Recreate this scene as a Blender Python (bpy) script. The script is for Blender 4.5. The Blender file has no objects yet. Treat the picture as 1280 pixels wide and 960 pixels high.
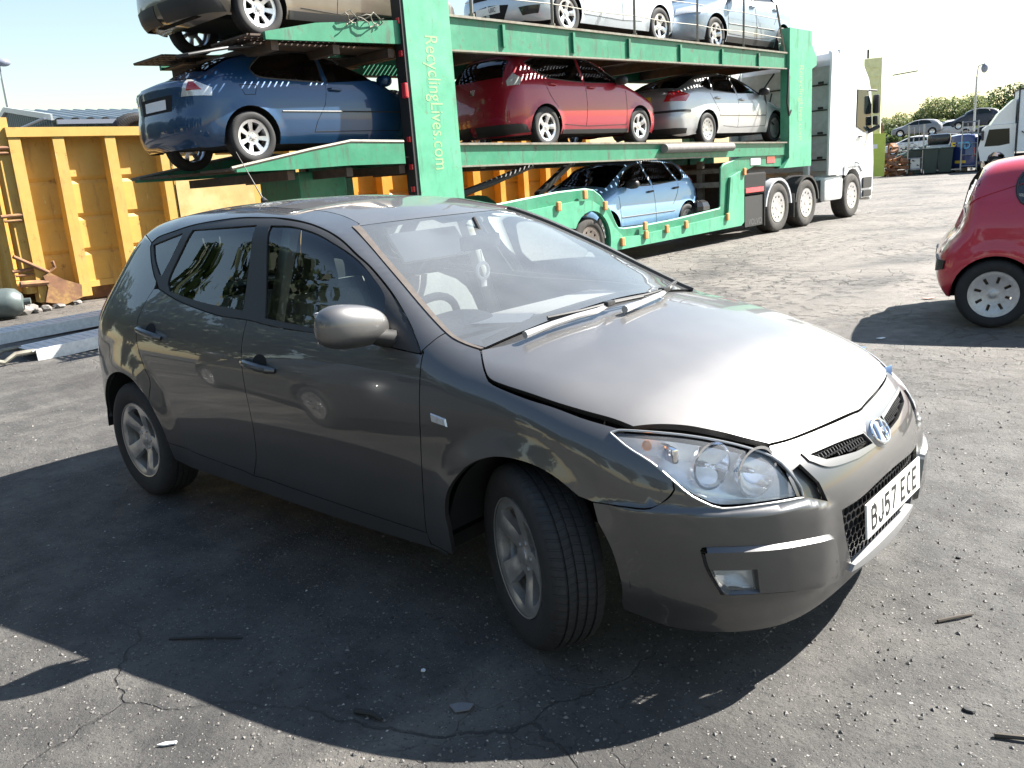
import bpy, bmesh, math, random
from mathutils import Vector, Matrix, geometry
R = math.radians
sc = bpy.context.scene
COL = sc.collection
import numpy as np
def gsm(a, s):
    if s < 1: return a
    r = int(3*s); k = np.exp(-.5*(np.arange(-r, r+1)/s)**2); k /= k.sum()
    return np.convolve(np.pad(a, r, mode='reflect', reflect_type='odd'), k, 'valid')
class Tab:
    """smooth 1-D table: linear through knots, then gaussian smoothed (sigma in metres)"""
    def __init__(s, pts, sig=.03, step=.002):
        pts = sorted(pts); x = np.array([p[0] for p in pts], float); v = np.array([p[1] for p in pts], float)
        s.x = np.arange(x[0]-.3, x[-1]+.3, step)
        e0 = (v[1]-v[0])/(x[1]-x[0]); e1 = (v[-1]-v[-2])/(x[-1]-x[-2])
        X = np.concatenate([[x[0]-1], x, [x[-1]+1]]); V = np.concatenate([[v[0]-e0], v, [v[-1]+e1]])
        s.v = gsm(np.interp(s.x, X, V), sig/step)
    def __call__(s, q): return np.interp(q, s.x, s.v)
def smax(a, b, k):
    h = np.maximum(k-np.abs(a-b), 0)/k
    return np.maximum(a, b)+h*h*k*.25
def sstep(a, b, x):
    t = np.clip((x-a)/(b-a), 0, 1); return t*t*(3-2*t)
class CarSurf:
    def __init__(s, d):
        s.d = d
        s.zt = Tab(d['zt'], d.get('zts', .035)); s.xf = Tab(d['xf'], d.get('xfs', .03)); s.xr = Tab(d['xr'], d.get('xrs', .03))
        s.w = Tab(d['w'], d.get('ws', .03)); s.tp = Tab(d['tp'], .12)      # tp: plan taper of the half width along x
        s.cr = Tab(d['crown'], .12) if isinstance(d['crown'], list) else (lambda x: d['crown'])
        s.kst = Tab(d['kst'], .1) if isinstance(d.get('kst', .1), list) else (lambda x: d.get('kst', .1))
    def f(s, P):
        d = s.d; x = P[..., 0]; ay = np.abs(P[..., 1]); z = P[..., 2]
        zt = s.zt(x); sl = (s.zt(x+.01)-s.zt(x-.01))/.02
        F1 = (z-zt+s.cr(x)*ay**2)/np.sqrt(1+sl*sl)
        sx = (s.xf(z+.01)-s.xf(z-.01))/.02
        F2 = (x-s.xf(z)+d['cf'][0]*ay**2+d['cf'][1]*ay**4)/np.sqrt(1+np.minimum(sx*sx, 4))
        sr = (s.xr(z+.01)-s.xr(z-.01))/.02
        F3 = (s.xr(z)+d['cb'][0]*ay**2+d['cb'][1]*ay**4-x)/np.sqrt(1+np.minimum(sr*sr, 4))
        up = sstep(d.get('belt', .95), d.get('belt', .95)+.5, z)
        F4 = ay-s.w(z)+s.tp(x)+up*(d.get('upr', .05)*sstep(-1.6, -3.1, x)+d.get('upf', 0)*sstep(-1.3, -.4, x))
        for (cx, cz, R, A, fo) in d.get('flare', []):
            r = np.hypot(x-cx, z-cz)
            F4 = F4-A*(1-sstep(R, R+fo, r))*sstep(.08, .3, z)
        for fn in d.get('mods', []): F4 = F4+fn(x, z)
        g = smax(F4, F2, d.get('ksf', .22)); g = smax(g, F3, d.get('ksr', .18))
        g = smax(g, F1, s.kst(x))
        if 'ledge' in d:      # shelf under the headlamps
            L = d['ledge']; zl = np.interp(ay, L[0], L[1]); g = g-L[2]*sstep(zl+.003, zl-.017, z)*sstep(.37, .50, ay)*sstep(.25, .45, x)*sstep(.22, .32, z)
        return g
    def grad(s, P, h=.004):
        g = np.zeros(P.shape)
        for i in range(3):
            e = np.zeros(3); e[i] = h; g[..., i] = s.f(P+e)-s.f(P-e)
        return g/np.maximum(np.linalg.norm(g, axis=-1, keepdims=True), 1e-9)
    def cast(s, O, D, t0=0., t1=4., n=240, it=16):
        """first hit along rays O+tD (arrays n,3); nan when it misses"""
        O = np.atleast_2d(O); D = np.broadcast_to(np.atleast_2d(D), O.shape)
        T = np.linspace(t0, t1, n); lo = np.full(len(O), np.nan); hi = lo.copy(); act = np.arange(len(O)); prev = s.f(O+T[0]*D)
        for a, b in zip(T[:-1], T[1:]):
            if not len(act): break
            cur = s.f(O[act]+b*D[act]); m = (prev > 0) & (cur <= 0); lo[act[m]] = a; hi[act[m]] = b; act = act[~m]; prev = cur[~m]
        for _ in range(it):
            mid = (lo+hi)/2; v = s.f(O+np.nan_to_num(mid)[:, None]*D); lo = np.where(v > 0, mid, lo); hi = np.where(v > 0, hi, mid)
        return O+((lo+hi)/2)[:, None]*D
HERO = dict(
 zt=[(.95,.52),(.84,.645),(.76,.72),(.6,.808),(.35,.892),(.1,.955),(-.12,1.005),(-.24,1.03),(-.36,1.075),(-.7,1.232),(-.95,1.335),(-1.1,1.39),(-1.25,1.425),(-1.5,1.468),(-1.8,1.487),(-2.1,1.489),(-2.5,1.478),(-2.85,1.445),(-3.05,1.41),(-3.3,1.3)],
 zts=.03,
 xf=[(.1,.79),(.17,.825),(.22,.848),(.3,.862),(.42,.866),(.52,.862),(.6,.855),(.66,.835),(.72,.79),(.8,.70),(.95,.45)],
 xr=[(.1,-3.15),(.2,-3.27),(.28,-3.35),(.45,-3.395),(.58,-3.40),(.66,-3.375),(.8,-3.365),(.95,-3.335),(1.05,-3.28),(1.25,-3.15),(1.38,-3.055),(1.5,-2.95)],
 w=[(.1,.80),(.17,.825),(.24,.845),(.34,.868),(.5,.884),(.62,.8875),(.72,.885),(.80,.877),(.88,.860),(.95,.835),(1.0,.812),(1.1,.765),(1.25,.702),(1.4,.642),(1.5,.56)],
 ws=.022,
 tp=[(1.0,.16),(.7,.07),(.4,.025),(.1,.008),(-.3,.0),(-2.2,0),(-2.65,.002),(-3.0,.032),(-3.3,.11),(-3.6,.2)],
 crown=[(1,.16),(.5,.13),(0,.12),(-.4,.17),(-.7,.16),(-1.1,.13),(-1.6,.135),(-3.2,.16)], cf=(.17,.34), cb=(.10,.22), ksf=.20, ksr=.2,
 kst=[(1,.11),(.4,.10),(0,.10),(-.4,.07),(-1.2,.08),(-3.0,.12)], belt=.92, upr=.07,
 ledge=([.40,.42,.516,.62,.73,.85],[.535,.537,.568,.579,.585,.60],.017),
 flare=[(0,.31,.33,.022,.13),(-2.65,.31,.33,.026,.2)])
HT = {
 'A': [(-.436,-.822,.962),(-.415,-.844,.921),(-.417,-.862,.869),(-.418,-.876,.798),(-.414,-.884,.715),(-.42,-.887,.617),(-.429,-.884,.517),(-.446,-.873,.39),(-.465,-.857,.293)],
 'B': [(-.464,-.857,.294),(-.605,-.86,.306),(-1.09,-.862,.315),(-1.378,-.86,.307),(-1.689,-.862,.314),(-1.782,-.865,.327),(-1.978,-.864,.327),(-2.078,-.868,.345),(-2.16,-.876,.401),(-2.199,-.885,.469),(-2.275,-.896,.533)],
 'C': [(-1.536,-.809,1.007),(-1.537,-.852,.902),(-1.533,-.868,.844),(-1.516,-.882,.753),(-1.491,-.886,.677),(-1.473,-.887,.609),(-1.482,-.885,.536),(-1.51,-.88,.457),(-1.573,-.861,.31)],
 'D': [(-2.405,-.749,1.107),(-2.268,-.771,1.072),(-2.071,-.788,1.046),(-1.732,-.807,1.011),(-1.532,-.813,.997),(-1.309,-.814,.994),(-1.039,-.819,.985),(-.673,-.827,.967),(-.436,-.825,.957)],
 'E': [(-.44,-.825,.959),(-.487,-.798,1.002),(-.559,-.763,1.056),(-.691,-.711,1.14),(-.846,-.666,1.223),(-.945,-.647,1.269),(-1.086,-.616,1.331),(-1.227,-.593,1.372),(-1.377,-.578,1.4),(-1.56,-.579,1.42),(-1.662,-.58,1.423),(-1.871,-.579,1.426),(-2.061,-.585,1.417),(-2.27,-.589,1.4),(-2.462,-.602,1.37),(-2.608,-.605,1.346),(-2.666,-.616,1.318),(-2.661,-.632,1.293),(-2.593,-.672,1.23),(-2.496,-.717,1.16),(-2.449,-.733,1.134),(-2.405,-.749,1.107)],
 'F': [(-2.64,-.625,1.308),(-2.333,-.616,1.366),(-2.33,-.629,1.346),(-2.421,-.719,1.162),(-2.453,-.714,1.169),(-2.564,-.669,1.238)],
 'G': [(-2.24,-.614,1.379),(-1.655,-.623,1.396),(-1.591,-.792,1.043),(-2.287,-.757,1.097),(-2.335,-.721,1.165)],
 'H': [(-1.548,-.625,1.392),(-1.401,-.617,1.386),(-1.225,-.626,1.356),(-1.069,-.648,1.31),(-.928,-.663,1.255),(-.797,-.7,1.186),(-.717,-.728,1.137),(-.689,-.757,1.1),(-.634,-.821,.98),(-1.046,-.811,1.002),(-1.415,-.802,1.021),(-1.489,-.714,1.221)],
 'I': [(-1.144,-.504,1.366),(-.966,-.566,1.295),(-.687,-.654,1.158),(-.422,-.724,1.018),(-.327,-.726,.98),(-.263,-.712,.962)],
 'I2': [(-1.134,-.473,1.368),(-.921,-.555,1.279),(-.648,-.641,1.142),(-.417,-.709,1.019),(-.336,-.715,.985),(-.258,-.701,.963)],
 'Itop': [(-1.134,-.473,1.368),(-1.086,-.267,1.375),(-1.056,.071,1.373),(-1.125,.514,1.36)],
 'J': [(-.438,-.82,.965),(-.42,-.787,.991),(-.41,-.721,1.013)],
 'K': [(-.261,-.714,.961),(-.215,-.76,.94),(-.165,-.803,.914),(-.127,-.822,.896),(-.066,-.824,.883),(.012,-.819,.869),(.122,-.809,.847),(.221,-.792,.827),(.307,-.772,.809),(.372,-.761,.79)],
 'Kf': [(.37,-.752,.795),(.429,-.705,.79),(.491,-.653,.78),(.548,-.615,.764),(.617,-.564,.739),(.674,-.509,.713),(.703,-.414,.71),(.73,-.255,.708),(.75,-.057,.702),(.753,.123,.698),(.743,.254,.698)],
 'L': [(.323,-.806,.781),(.33,-.795,.787),(.408,-.747,.781),(.513,-.674,.763),(.615,-.599,.732),(.696,-.535,.69),(.743,-.521,.647),(.776,-.512,.596),(.781,-.516,.575),(.735,-.622,.585),(.651,-.726,.587),(.618,-.751,.596),(.569,-.779,.626),(.521,-.794,.667),(.459,-.801,.71),(.386,-.81,.746)],
 'M': [(.528,-.799,.642),(.512,-.812,.616),(.471,-.843,.59),(.395,-.866,.588),(.298,-.877,.585)],
 'Nm': [(.745,-.415,.674),(.795,-.089,.656),(.818,-.081,.624),(.773,-.376,.651)],
 'badge': [(.808,.023,.641)],
 'O': [(.836,-.356,.491),(.85,-.25,.494),(.835,.35,.504),(.848,.255,.3),(.861,.11,.343),(.844,-.305,.33),(.84,-.281,.269),(.842,-.206,.238)],
 'plate': [(.852,-.253,.371),(.852,-.244,.48),(.849,.278,.473),(.85,.266,.357)],
 'P': [(.599,-.787,.473),(.619,-.774,.482),(.748,-.648,.474),(.827,-.458,.45),(.831,-.409,.421),(.831,-.367,.297),(.824,-.381,.266),(.794,-.547,.301),(.741,-.652,.321),(.642,-.75,.331),(.611,-.777,.413)],
 'Pl': [(.612,-.778,.45),(.748,-.648,.451),(.829,-.44,.414)],
 'fog': [(.611,-.777,.413),(.714,-.69,.407),(.718,-.681,.332),(.656,-.739,.332),(.63,-.761,.36)],
 'Q': [(.355,-.816,.195),(.481,-.781,.195),(.597,-.721,.184),(.702,-.625,.181),(.771,-.487,.183),(.813,-.362,.209),(.84,-.235,.239)],
 'R': [(-.324,-.867,.255),(-.311,-.889,.346),(-.312,-.898,.428),(-.282,-.904,.514),(-.206,-.905,.597),(-.129,-.902,.646),(-.039,-.899,.672),(.072,-.895,.671),(.167,-.89,.645),(.254,-.884,.595),(.317,-.881,.527),(.359,-.876,.447),(.38,-.866,.343),(.361,-.816,.2)],
 'S': [(-2.996,-.862,.523),(-2.839,-.892,.621),(-2.71,-.901,.673),(-2.585,-.904,.686),(-2.482,-.904,.666),(-2.368,-.905,.591),(-2.277,-.898,.506),(-2.235,-.889,.424),(-2.211,-.876,.329),(-2.199,-.864,.286)],
 'T': [(-1.154,-.456,1.375),(-1.294,-.426,1.409),(-1.394,-.42,1.426),(-1.483,-.433,1.439),(-1.606,-.44,1.449)],
 'V': [(-.322,-.88,.764)],
 'sill': [(-2.178,-.857,.271),(-1.727,-.848,.254),(-1.118,-.849,.259),(-.626,-.848,.255),(-.323,-.867,.255)],
 'RG': [(-2.405,-.749,1.107),(-2.449,-.751,1.102),(-2.49,-.785,1.041),(-2.505,-.819,.978),(-2.513,-.838,.935),(-2.511,-.848,.908),(-2.488,-.865,.848),(-2.444,-.877,.785),(-2.375,-.892,.685),(-2.313,-.896,.603)],
 'Ktop': [(-.256,-.719,.959),(-.207,-.766,.937),(-.155,-.81,.909),(-.111,-.83,.886),(.021,-.831,.857),(.129,-.819,.837),(.232,-.808,.813),(.318,-.789,.795),(.358,-.778,.786)],
 'Oh': [(.836,-.356,.491),(.85,-.25,.494),(.859,-.024,.512)],
 'Ol': [(.837,-.352,.485),(.841,-.339,.409),(.844,-.305,.33),(.841,-.283,.272)],
 'Ob': [(.84,-.281,.269),(.854,-.135,.273),(.86,.036,.3)],
 'wedge': [(.745,-.51,.649),(.781,-.515,.58),(.817,-.421,.538),(.795,-.435,.598),(.75,-.467,.657)],
 'lensin': [(.608,-.73,.665),(.708,-.614,.647)],
}
# ------------------------------------------------------------------ materials
MAT = {}
def pbr(name, col, rough=.5, metal=0., coat=0., coat_r=.03, spec=.5, noise=None, bump=None, tint=None, coord='Object', emit=None):
    """Principled material. noise=(scale, amount) mottles the colour, tint=(rgb, scale, lo, hi) adds patches, bump=(scale, height)"""
    m = bpy.data.materials.new(name); m.use_nodes = True; nt = m.node_tree; N = nt.nodes; L = nt.links
    b = N['Principled BSDF']
    b.inputs['Base Color'].default_value = (*col, 1); b.inputs['Roughness'].default_value = rough; b.inputs['Metallic'].default_value = metal
    b.inputs['Coat Weight'].default_value = coat; b.inputs['Coat Roughness'].default_value = coat_r; b.inputs['Specular IOR Level'].default_value = spec
    if emit: b.inputs['Emission Color'].default_value = (*emit[0], 1); b.inputs['Emission Strength'].default_value = emit[1]
    tc = N.new('ShaderNodeTexCoord'); out = None
    if noise or tint:
        src = N.new('ShaderNodeRGB'); src.outputs[0].default_value = (*col, 1); out = src.outputs[0]
        if noise:
            n = N.new('ShaderNodeTexNoise'); n.inputs['Scale'].default_value = noise[0]; n.inputs['Detail'].default_value = 8; n.inputs['Roughness'].default_value = .65
            L.new(tc.outputs[coord], n.inputs['Vector'])
            mr = N.new('ShaderNodeMapRange'); mr.inputs[1].default_value = .25; mr.inputs[2].default_value = .75; mr.inputs[3].default_value = 1-noise[1]; mr.inputs[4].default_value = 1+noise[1]
            L.new(n.outputs['Fac'], mr.inputs[0])
            mx = N.new('ShaderNodeMix'); mx.data_type = 'RGBA'; mx.blend_type = 'MULTIPLY'; mx.inputs[0].default_value = 1
            L.new(out, mx.inputs[6]); L.new(mr.outputs[0], mx.inputs[7]); out = mx.outputs[2]
            mr2 = N.new('ShaderNodeMapRange'); mr2.inputs[3].default_value = max(.02, rough-.08); mr2.inputs[4].default_value = min(1, rough+.12); L.new(n.outputs['Fac'], mr2.inputs[0]); L.new(mr2.outputs[0], b.inputs['Roughness'])
        for t in ([tint] if tint and not isinstance(tint, list) else (tint or [])):
            n = N.new('ShaderNodeTexNoise'); n.inputs['Scale'].default_value = t[1]; n.inputs['Detail'].default_value = 10; n.inputs['Roughness'].default_value = .7
            if len(t) > 4:
                mp = N.new('ShaderNodeMapping'); mp.inputs['Scale'].default_value = t[4]; L.new(tc.outputs[coord], mp.inputs['Vector']); L.new(mp.outputs[0], n.inputs['Vector'])
            else: L.new(tc.outputs[coord], n.inputs['Vector'])
            mr = N.new('ShaderNodeMapRange'); mr.inputs[1].default_value = t[2]; mr.inputs[2].default_value = t[3]; L.new(n.outputs['Fac'], mr.inputs[0])
            mx = N.new('ShaderNodeMix'); mx.data_type = 'RGBA'; L.new(mr.outputs[0], mx.inputs[0]); L.new(out, mx.inputs[6]); mx.inputs[7].default_value = (*t[0], 1); out = mx.outputs[2]
        L.new(out, b.inputs['Base Color'])
    if bump:
        n = N.new('ShaderNodeTexNoise'); n.inputs['Scale'].default_value = bump[0]; n.inputs['Detail'].default_value = 6; L.new(tc.outputs[coord], n.inputs['Vector'])
        bp = N.new('ShaderNodeBump'); bp.inputs['Strength'].default_value = 1; bp.inputs['Distance'].default_value = bump[1]; L.new(n.outputs['Fac'], bp.inputs['Height']); L.new(bp.outputs[0], b.inputs['Normal'])
    MAT[name] = m; return m
def glass(name, tint=(.8, .85, .85), dust=0., dustcol=(.8, .82, .85), ior=1.6):
    m = bpy.data.materials.new(name); m.use_nodes = True; nt = m.node_tree; N = nt.nodes; L = nt.links
    for n in list(N): N.remove(n)
    o = N.new('ShaderNodeOutputMaterial'); tr = N.new('ShaderNodeBsdfTransparent'); tr.inputs[0].default_value = (*tint, 1)
    gl = N.new('ShaderNodeBsdfGlossy'); gl.inputs['Roughness'].default_value = .01; gl.inputs[0].default_value = (1, 1, 1, 1)
    fr = N.new('ShaderNodeFresnel'); fr.inputs[0].default_value = ior
    mx = N.new('ShaderNodeMixShader'); L.new(fr.outputs[0], mx.inputs[0]); L.new(gl.outputs[0], mx.inputs[2])
    if dust:
        df = N.new('ShaderNodeBsdfDiffuse'); df.inputs[0].default_value = (*dustcol, 1); tl = N.new('ShaderNodeBsdfTranslucent'); tl.inputs[0].default_value = (*dustcol, 1)
        m1 = N.new('ShaderNodeMixShader'); m1.inputs[0].default_value = .5; L.new(df.outputs[0], m1.inputs[1]); L.new(tl.outputs[0], m1.inputs[2])
        m2 = N.new('ShaderNodeMixShader'); L.new(tr.outputs[0], m2.inputs[1]); L.new(m1.outputs[0], m2.inputs[2])
        tc = N.new('ShaderNodeTexCoord'); nz = N.new('ShaderNodeTexNoise'); nz.inputs['Scale'].default_value = 2.2; nz.inputs['Detail'].default_value = 5; L.new(tc.outputs['Object'], nz.inputs['Vector'])
        mr = N.new('ShaderNodeMapRange'); mr.inputs[1].default_value = .3; mr.inputs[2].default_value = .7; mr.inputs[3].default_value = dust*.75; mr.inputs[4].default_value = dust*1.3; L.new(nz.outputs['Fac'], mr.inputs[0]); L.new(mr.outputs[0], m2.inputs[0])
        L.new(m2.outputs[0], mx.inputs[1])
    else: L.new(tr.outputs[0], mx.inputs[1])
    L.new(mx.outputs[0], o.inputs[0]); MAT[name] = m; return m
# ------------------------------------------------------------------ objects
def tag(o, label=None, cat=None, group=None, kind=None):
    if label: o['label'] = label
    if cat: o['category'] = cat
    if group: o['group'] = group
    if kind: o['kind'] = kind
    return o
def thing(name, label, cat, loc=(0, 0, 0), yaw=0., group=None, scale=1.):
    o = bpy.data.objects.new(name, None); COL.objects.link(o); o.empty_display_size = .2
    o.location = loc; o.rotation_euler = (0, 0, R(yaw)); o.scale = (scale,)*3
    return tag(o, label, cat, group)
def obj(name, me, mat, parent=None):
    o = bpy.data.objects.new(name, me); COL.objects.link(o)
    if mat is not None:
        for m in (mat if isinstance(mat, (list, tuple)) else [mat]): me.materials.append(MAT[m] if isinstance(m, str) else m)
    if parent is not None: o.parent = parent
    return o
def mesh(name, verts, faces, mat, parent=None, smooth=False, angle=None):
    me = bpy.data.meshes.new(name); me.from_pydata([tuple(map(float, v)) for v in verts], [], faces); me.update()
    if smooth:
        me.polygons.foreach_set('use_smooth', [True]*len(me.polygons))
        if angle: me.set_sharp_from_angle(angle=R(angle))
    return obj(name, me, mat, parent)
def copy_tree(o, parent=None):
    c = o.copy(); COL.objects.link(c)
    if parent is not None: c.parent = parent
    for ch in list(o.children): copy_tree(ch, c)
    return c
class MB:
    """collects shapes into one mesh"""
    def __init__(s): s.v = []; s.f = []; s.mi = []; s.cur = 0
    def add(s, v, f):
        n = len(s.v); s.v += [tuple(map(float, p)) for p in v]; s.f += [tuple(i+n for i in q) for q in f]; s.mi += [s.cur]*len(f); return s
    def box(s, c, size, rot=None, bev=0.):
        x, y, z = (d/2 for d in size)
        if bev <= 0:
            v = [(-x, -y, -z), (x, -y, -z), (x, y, -z), (-x, y, -z), (-x, -y, z), (x, -y, z), (x, y, z), (-x, y, z)]
            f = [(3, 2, 1, 0), (4, 5, 6, 7), (0, 1, 5, 4), (1, 2, 6, 5), (2, 3, 7, 6), (3, 0, 4, 7)]
        else:
            bm = bmesh.new(); bmesh.ops.create_cube(bm, size=1)
            for q in bm.verts: q.co = (q.co.x*2*x, q.co.y*2*y, q.co.z*2*z)
            bmesh.ops.bevel(bm, geom=list(bm.edges), offset=min(bev, x*.95, y*.95, z*.95), segments=2, profile=.6, affect='EDGES')
            bm.verts.index_update(); v = [tuple(q.co) for q in bm.verts]; f = [tuple(q.index for q in p.verts) for p in bm.faces]; bm.free()
        M = Matrix.Translation(c) @ (rot.to_4x4() if rot is not None else Matrix.Identity(4))
        return s.add([M @ Vector(p) for p in v], f)
    def bar(s, a, b, w, h=None, up=(0, 0, 1), bev=0.):
        """box beam from a to b, w wide and h high"""
        a = Vector(a); b = Vector(b); d = b-a; L = d.length; d.normalize(); u = Vector(up)
        if abs(d.dot(u)) > .99: u = Vector((1, 0, 0))
        r = d.cross(u).normalized(); u = r.cross(d)
        return s.box((a+b)/2, (L, w, h or w), Matrix((d, -r, u)).transposed(), bev)
    def tube(s, pts, r, n=10, caps=True):
        pts = [Vector(p) for p in pts]; rr = r if isinstance(r, (list, tuple)) else [r]*len(pts); v = []; f = []; pu = None
        for i, p in enumerate(pts):
            d = (pts[min(i+1, len(pts)-1)]-pts[max(i-1, 0)]).normalized()
            if pu is None: pu = Vector((0, 0, 1)) if abs(d.z) < .9 else Vector((1, 0, 0))
            a = d.cross(pu).normalized(); pu = a.cross(d)
            for k in range(n):
                t = 2*math.pi*k/n; v.append(p+(a*math.cos(t)+pu*math.sin(t))*rr[i])
        for i in range(len(pts)-1):
            for k in range(n): f.append((i*n+k, i*n+(k+1) % n, (i+1)*n+(k+1) % n, (i+1)*n+k))
        if caps: f.append(tuple(range(n))[::-1]); f.append(tuple((len(pts)-1)*n+k for k in range(n)))
        return s.add(v, f)
    def lathe(s, prof, c=(0, 0, 0), axis='y', n=48, closed=False):
        """prof: (radius, offset along the axis)"""
        v = []; f = []; m = len(prof)
        for k in range(n):
            t = 2*math.pi*k/n; cs, sn = math.cos(t), math.sin(t)
            for r, o in prof:
                p = {'y': (r*cs, o, r*sn), 'z': (r*cs, r*sn, o), 'x': (o, r*cs, r*sn)}[axis]; v.append((p[0]+c[0], p[1]+c[1], p[2]+c[2]))
        for k in range(n):
            for i in range(m if closed else m-1):
                j = (i+1) % m; f.append((k*m+i, k*m+j, ((k+1) % n)*m+j, ((k+1) % n)*m+i))
        return s.add(v, f)
    def prism(s, poly, axis, a, b):
        """polygon extruded along an axis from a to b; poly in the other two axes (x,z for y ; x,y for z ; y,z for x)"""
        def P(u, w, t): return {'y': (u, t, w), 'z': (u, w, t), 'x': (t, u, w)}[axis]
        n = len(poly); v = [P(u, w, a) for u, w in poly]+[P(u, w, b) for u, w in poly]
        tri = geometry.tessellate_polygon([[Vector((u, w, 0)) for u, w in poly]])
        f = [tuple(t) for t in tri]+[tuple(i+n for i in t[::-1]) for t in tri]+[(i, (i+1) % n, n+(i+1) % n, n+i) for i in range(n)]
        return s.add(v, f)
    def ell(s, c, r, n=16, m=10, rot=None, e=1.):
        v = []; f = []
        def pw(q): return math.copysign(abs(q)**e, q)
        for i in range(m+1):
            ph = -math.pi/2+math.pi*i/m
            for k in range(n):
                t = 2*math.pi*k/n; p = Vector((pw(math.cos(ph))*pw(math.cos(t))*r[0], pw(math.cos(ph))*pw(math.sin(t))*r[1], pw(math.sin(ph))*r[2]))
                if rot is not None: p = rot @ p
                v.append(p+Vector(c))
        for i in range(m):
            for k in range(n): f.append((i*n+k, i*n+(k+1) % n, (i+1)*n+(k+1) % n, (i+1)*n+k))
        return s.add(v, f)
    def build(s, name, mat, parent=None, smooth=False, angle=35):
        me = bpy.data.meshes.new(name); me.from_pydata(s.v, [], s.f)
        bm = bmesh.new(); bm.from_mesh(me); bmesh.ops.recalc_face_normals(bm, faces=bm.faces); bm.to_mesh(me); bm.free()
        if any(s.mi): me.polygons.foreach_set('material_index', s.mi)
        if smooth: me.polygons.foreach_set('use_smooth', [True]*len(me.polygons)); me.set_sharp_from_angle(angle=R(angle))
        me.update(); return obj(name, me, mat, parent)
def text_mesh(name, body, size, mat, parent, M, depth=.002, sx=1., shear=0., bold=0.):
    """lettering as a solid mesh; M takes text space (x right, y up, z out of the face) to the parent"""
    cu = bpy.data.curves.new(name, 'FONT'); cu.body = body; cu.size = size; cu.align_x = 'CENTER'; cu.align_y = 'CENTER'; cu.extrude = depth; cu.offset = bold; cu.shear = shear; cu.resolution_u = 3
    t = bpy.data.objects.new(name+'_curve', cu); COL.objects.link(t); bpy.context.view_layer.update()
    me = bpy.data.meshes.new_from_object(t.evaluated_get(bpy.context.evaluated_depsgraph_get())); bpy.data.objects.remove(t); bpy.data.curves.remove(cu)
    me.name = name; me.materials.clear(); me.transform(M @ Matrix.Diagonal((sx, 1, 1, 1)))
    return obj(name, me, mat, parent)
# ------------------------------------------------------------------ body panels cut from a car surface
class Plane:
    def __init__(s, S, d, t0=-3.4, n=64, t1=3.2):
        s.S = S; s.d = np.array(d, float)/np.linalg.norm(d); up = np.array([0, 0, 1.]) if abs(s.d[2]) < .9 else np.array([1., 0, 0])
        s.e1 = np.cross(s.d, up); s.e1 /= np.linalg.norm(s.e1); s.e2 = np.cross(s.e1, s.d); s.t0 = t0; s.t1 = t1; s.n = n
    def fwd(s, P): P = np.asarray(P, float); return np.stack([P@s.e1, P@s.e2], -1)
    def inv(s, uv, ref):
        c = float(np.mean(np.asarray(ref)@s.d)); O = uv[:, :1]*s.e1+uv[:, 1:]*s.e2+(c-1.1)*s.d
        return s.S.cast(O, s.d, 0., 2.3, s.n)
class Tube:
    """wraps round the car's long axis: u along x, v round the section"""
    def __init__(s, S, z0=.62, k=.9): s.S = S; s.z0 = z0; s.k = k
    def fwd(s, P): P = np.asarray(P, float); return np.stack([P[..., 0], np.arctan2(P[..., 1], P[..., 2]-s.z0)*s.k], -1)
    def inv(s, uv, ref=None):
        a = uv[:, 1]/s.k; D = np.stack([0*a, np.sin(a), np.cos(a)], -1); O = np.stack([uv[:, 0], 0*a, 0*a+s.z0], -1)+D*1.6
        return s.S.cast(O, -D, 0., 1.57, 70)
def smooth_line(pts, step):
    """Catmull-Rom through the points, resampled about every step metres"""
    P = np.asarray(pts, float)
    if len(P) > 2:
        Q = np.vstack([2*P[0]-P[1], P, 2*P[-1]-P[-2]]); out = []
        for i in range(1, len(Q)-2):
            t = np.linspace(0, 1, 12, endpoint=False)[:, None]; a, b, c, d = Q[i-1:i+3]
            out.append(.5*((2*b)+(-a+c)*t+(2*a-5*b+4*c-d)*t**2+(-a+3*b-3*c+d)*t**3))
        P = np.vstack(out+[P[-1:]])
    L = np.concatenate([[0], np.cumsum(np.linalg.norm(np.diff(P, axis=0), axis=1))]); n = max(1, int(round(L[-1]/step)))
    q = np.linspace(0, L[-1], n+1); return np.stack([np.interp(q, L, P[:, i]) for i in range(P.shape[1])], -1)
def ring(segs, step):
    """closed outline from segments meeting at corners"""
    out = []
    for sgm in segs:
        sgm = [q for q in np.asarray(sgm, float) if q[0] == q[0]]
        if len(sgm) >= 1: out.append(smooth_line(sgm, step) if len(sgm) > 1 else np.asarray(sgm, float))
    P = np.vstack(out); keep = [0]
    for i in range(1, len(P)):
        if np.linalg.norm(P[i]-P[keep[-1]]) > step*.3: keep.append(i)
    P = P[keep]
    if np.linalg.norm(P[0]-P[-1]) < step*.3: P = P[:-1]
    # straight closing pieces are resampled too
    o = []
    for i in range(len(P)):
        a, b = P[i], P[(i+1) % len(P)]; n = max(1, int(round(np.linalg.norm(b-a)/step)))
        for k in range(n): o.append(a+(b-a)*k/n)
    return np.array(o)
def area2(p): x, y = p[:, 0], p[:, 1]; return .5*np.sum(x*np.roll(y, -1)-y*np.roll(x, -1))
def inset2(p, d):
    """offset a closed polygon inwards by d"""
    if d == 0: return p
    sg = 1 if area2(p) > 0 else -1; a = np.roll(p, 1, 0); b = np.roll(p, -1, 0)
    t1 = p-a; t2 = b-p; t1 /= np.maximum(np.linalg.norm(t1, axis=1, keepdims=True), 1e-9); t2 /= np.maximum(np.linalg.norm(t2, axis=1, keepdims=True), 1e-9)
    n = np.stack([-(t1+t2)[:, 1], (t1+t2)[:, 0]], -1)*sg; l = np.linalg.norm(n, axis=1, keepdims=True); n /= np.maximum(l, 1e-6)
    return p+n*d/np.maximum(l/2, .5)
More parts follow.
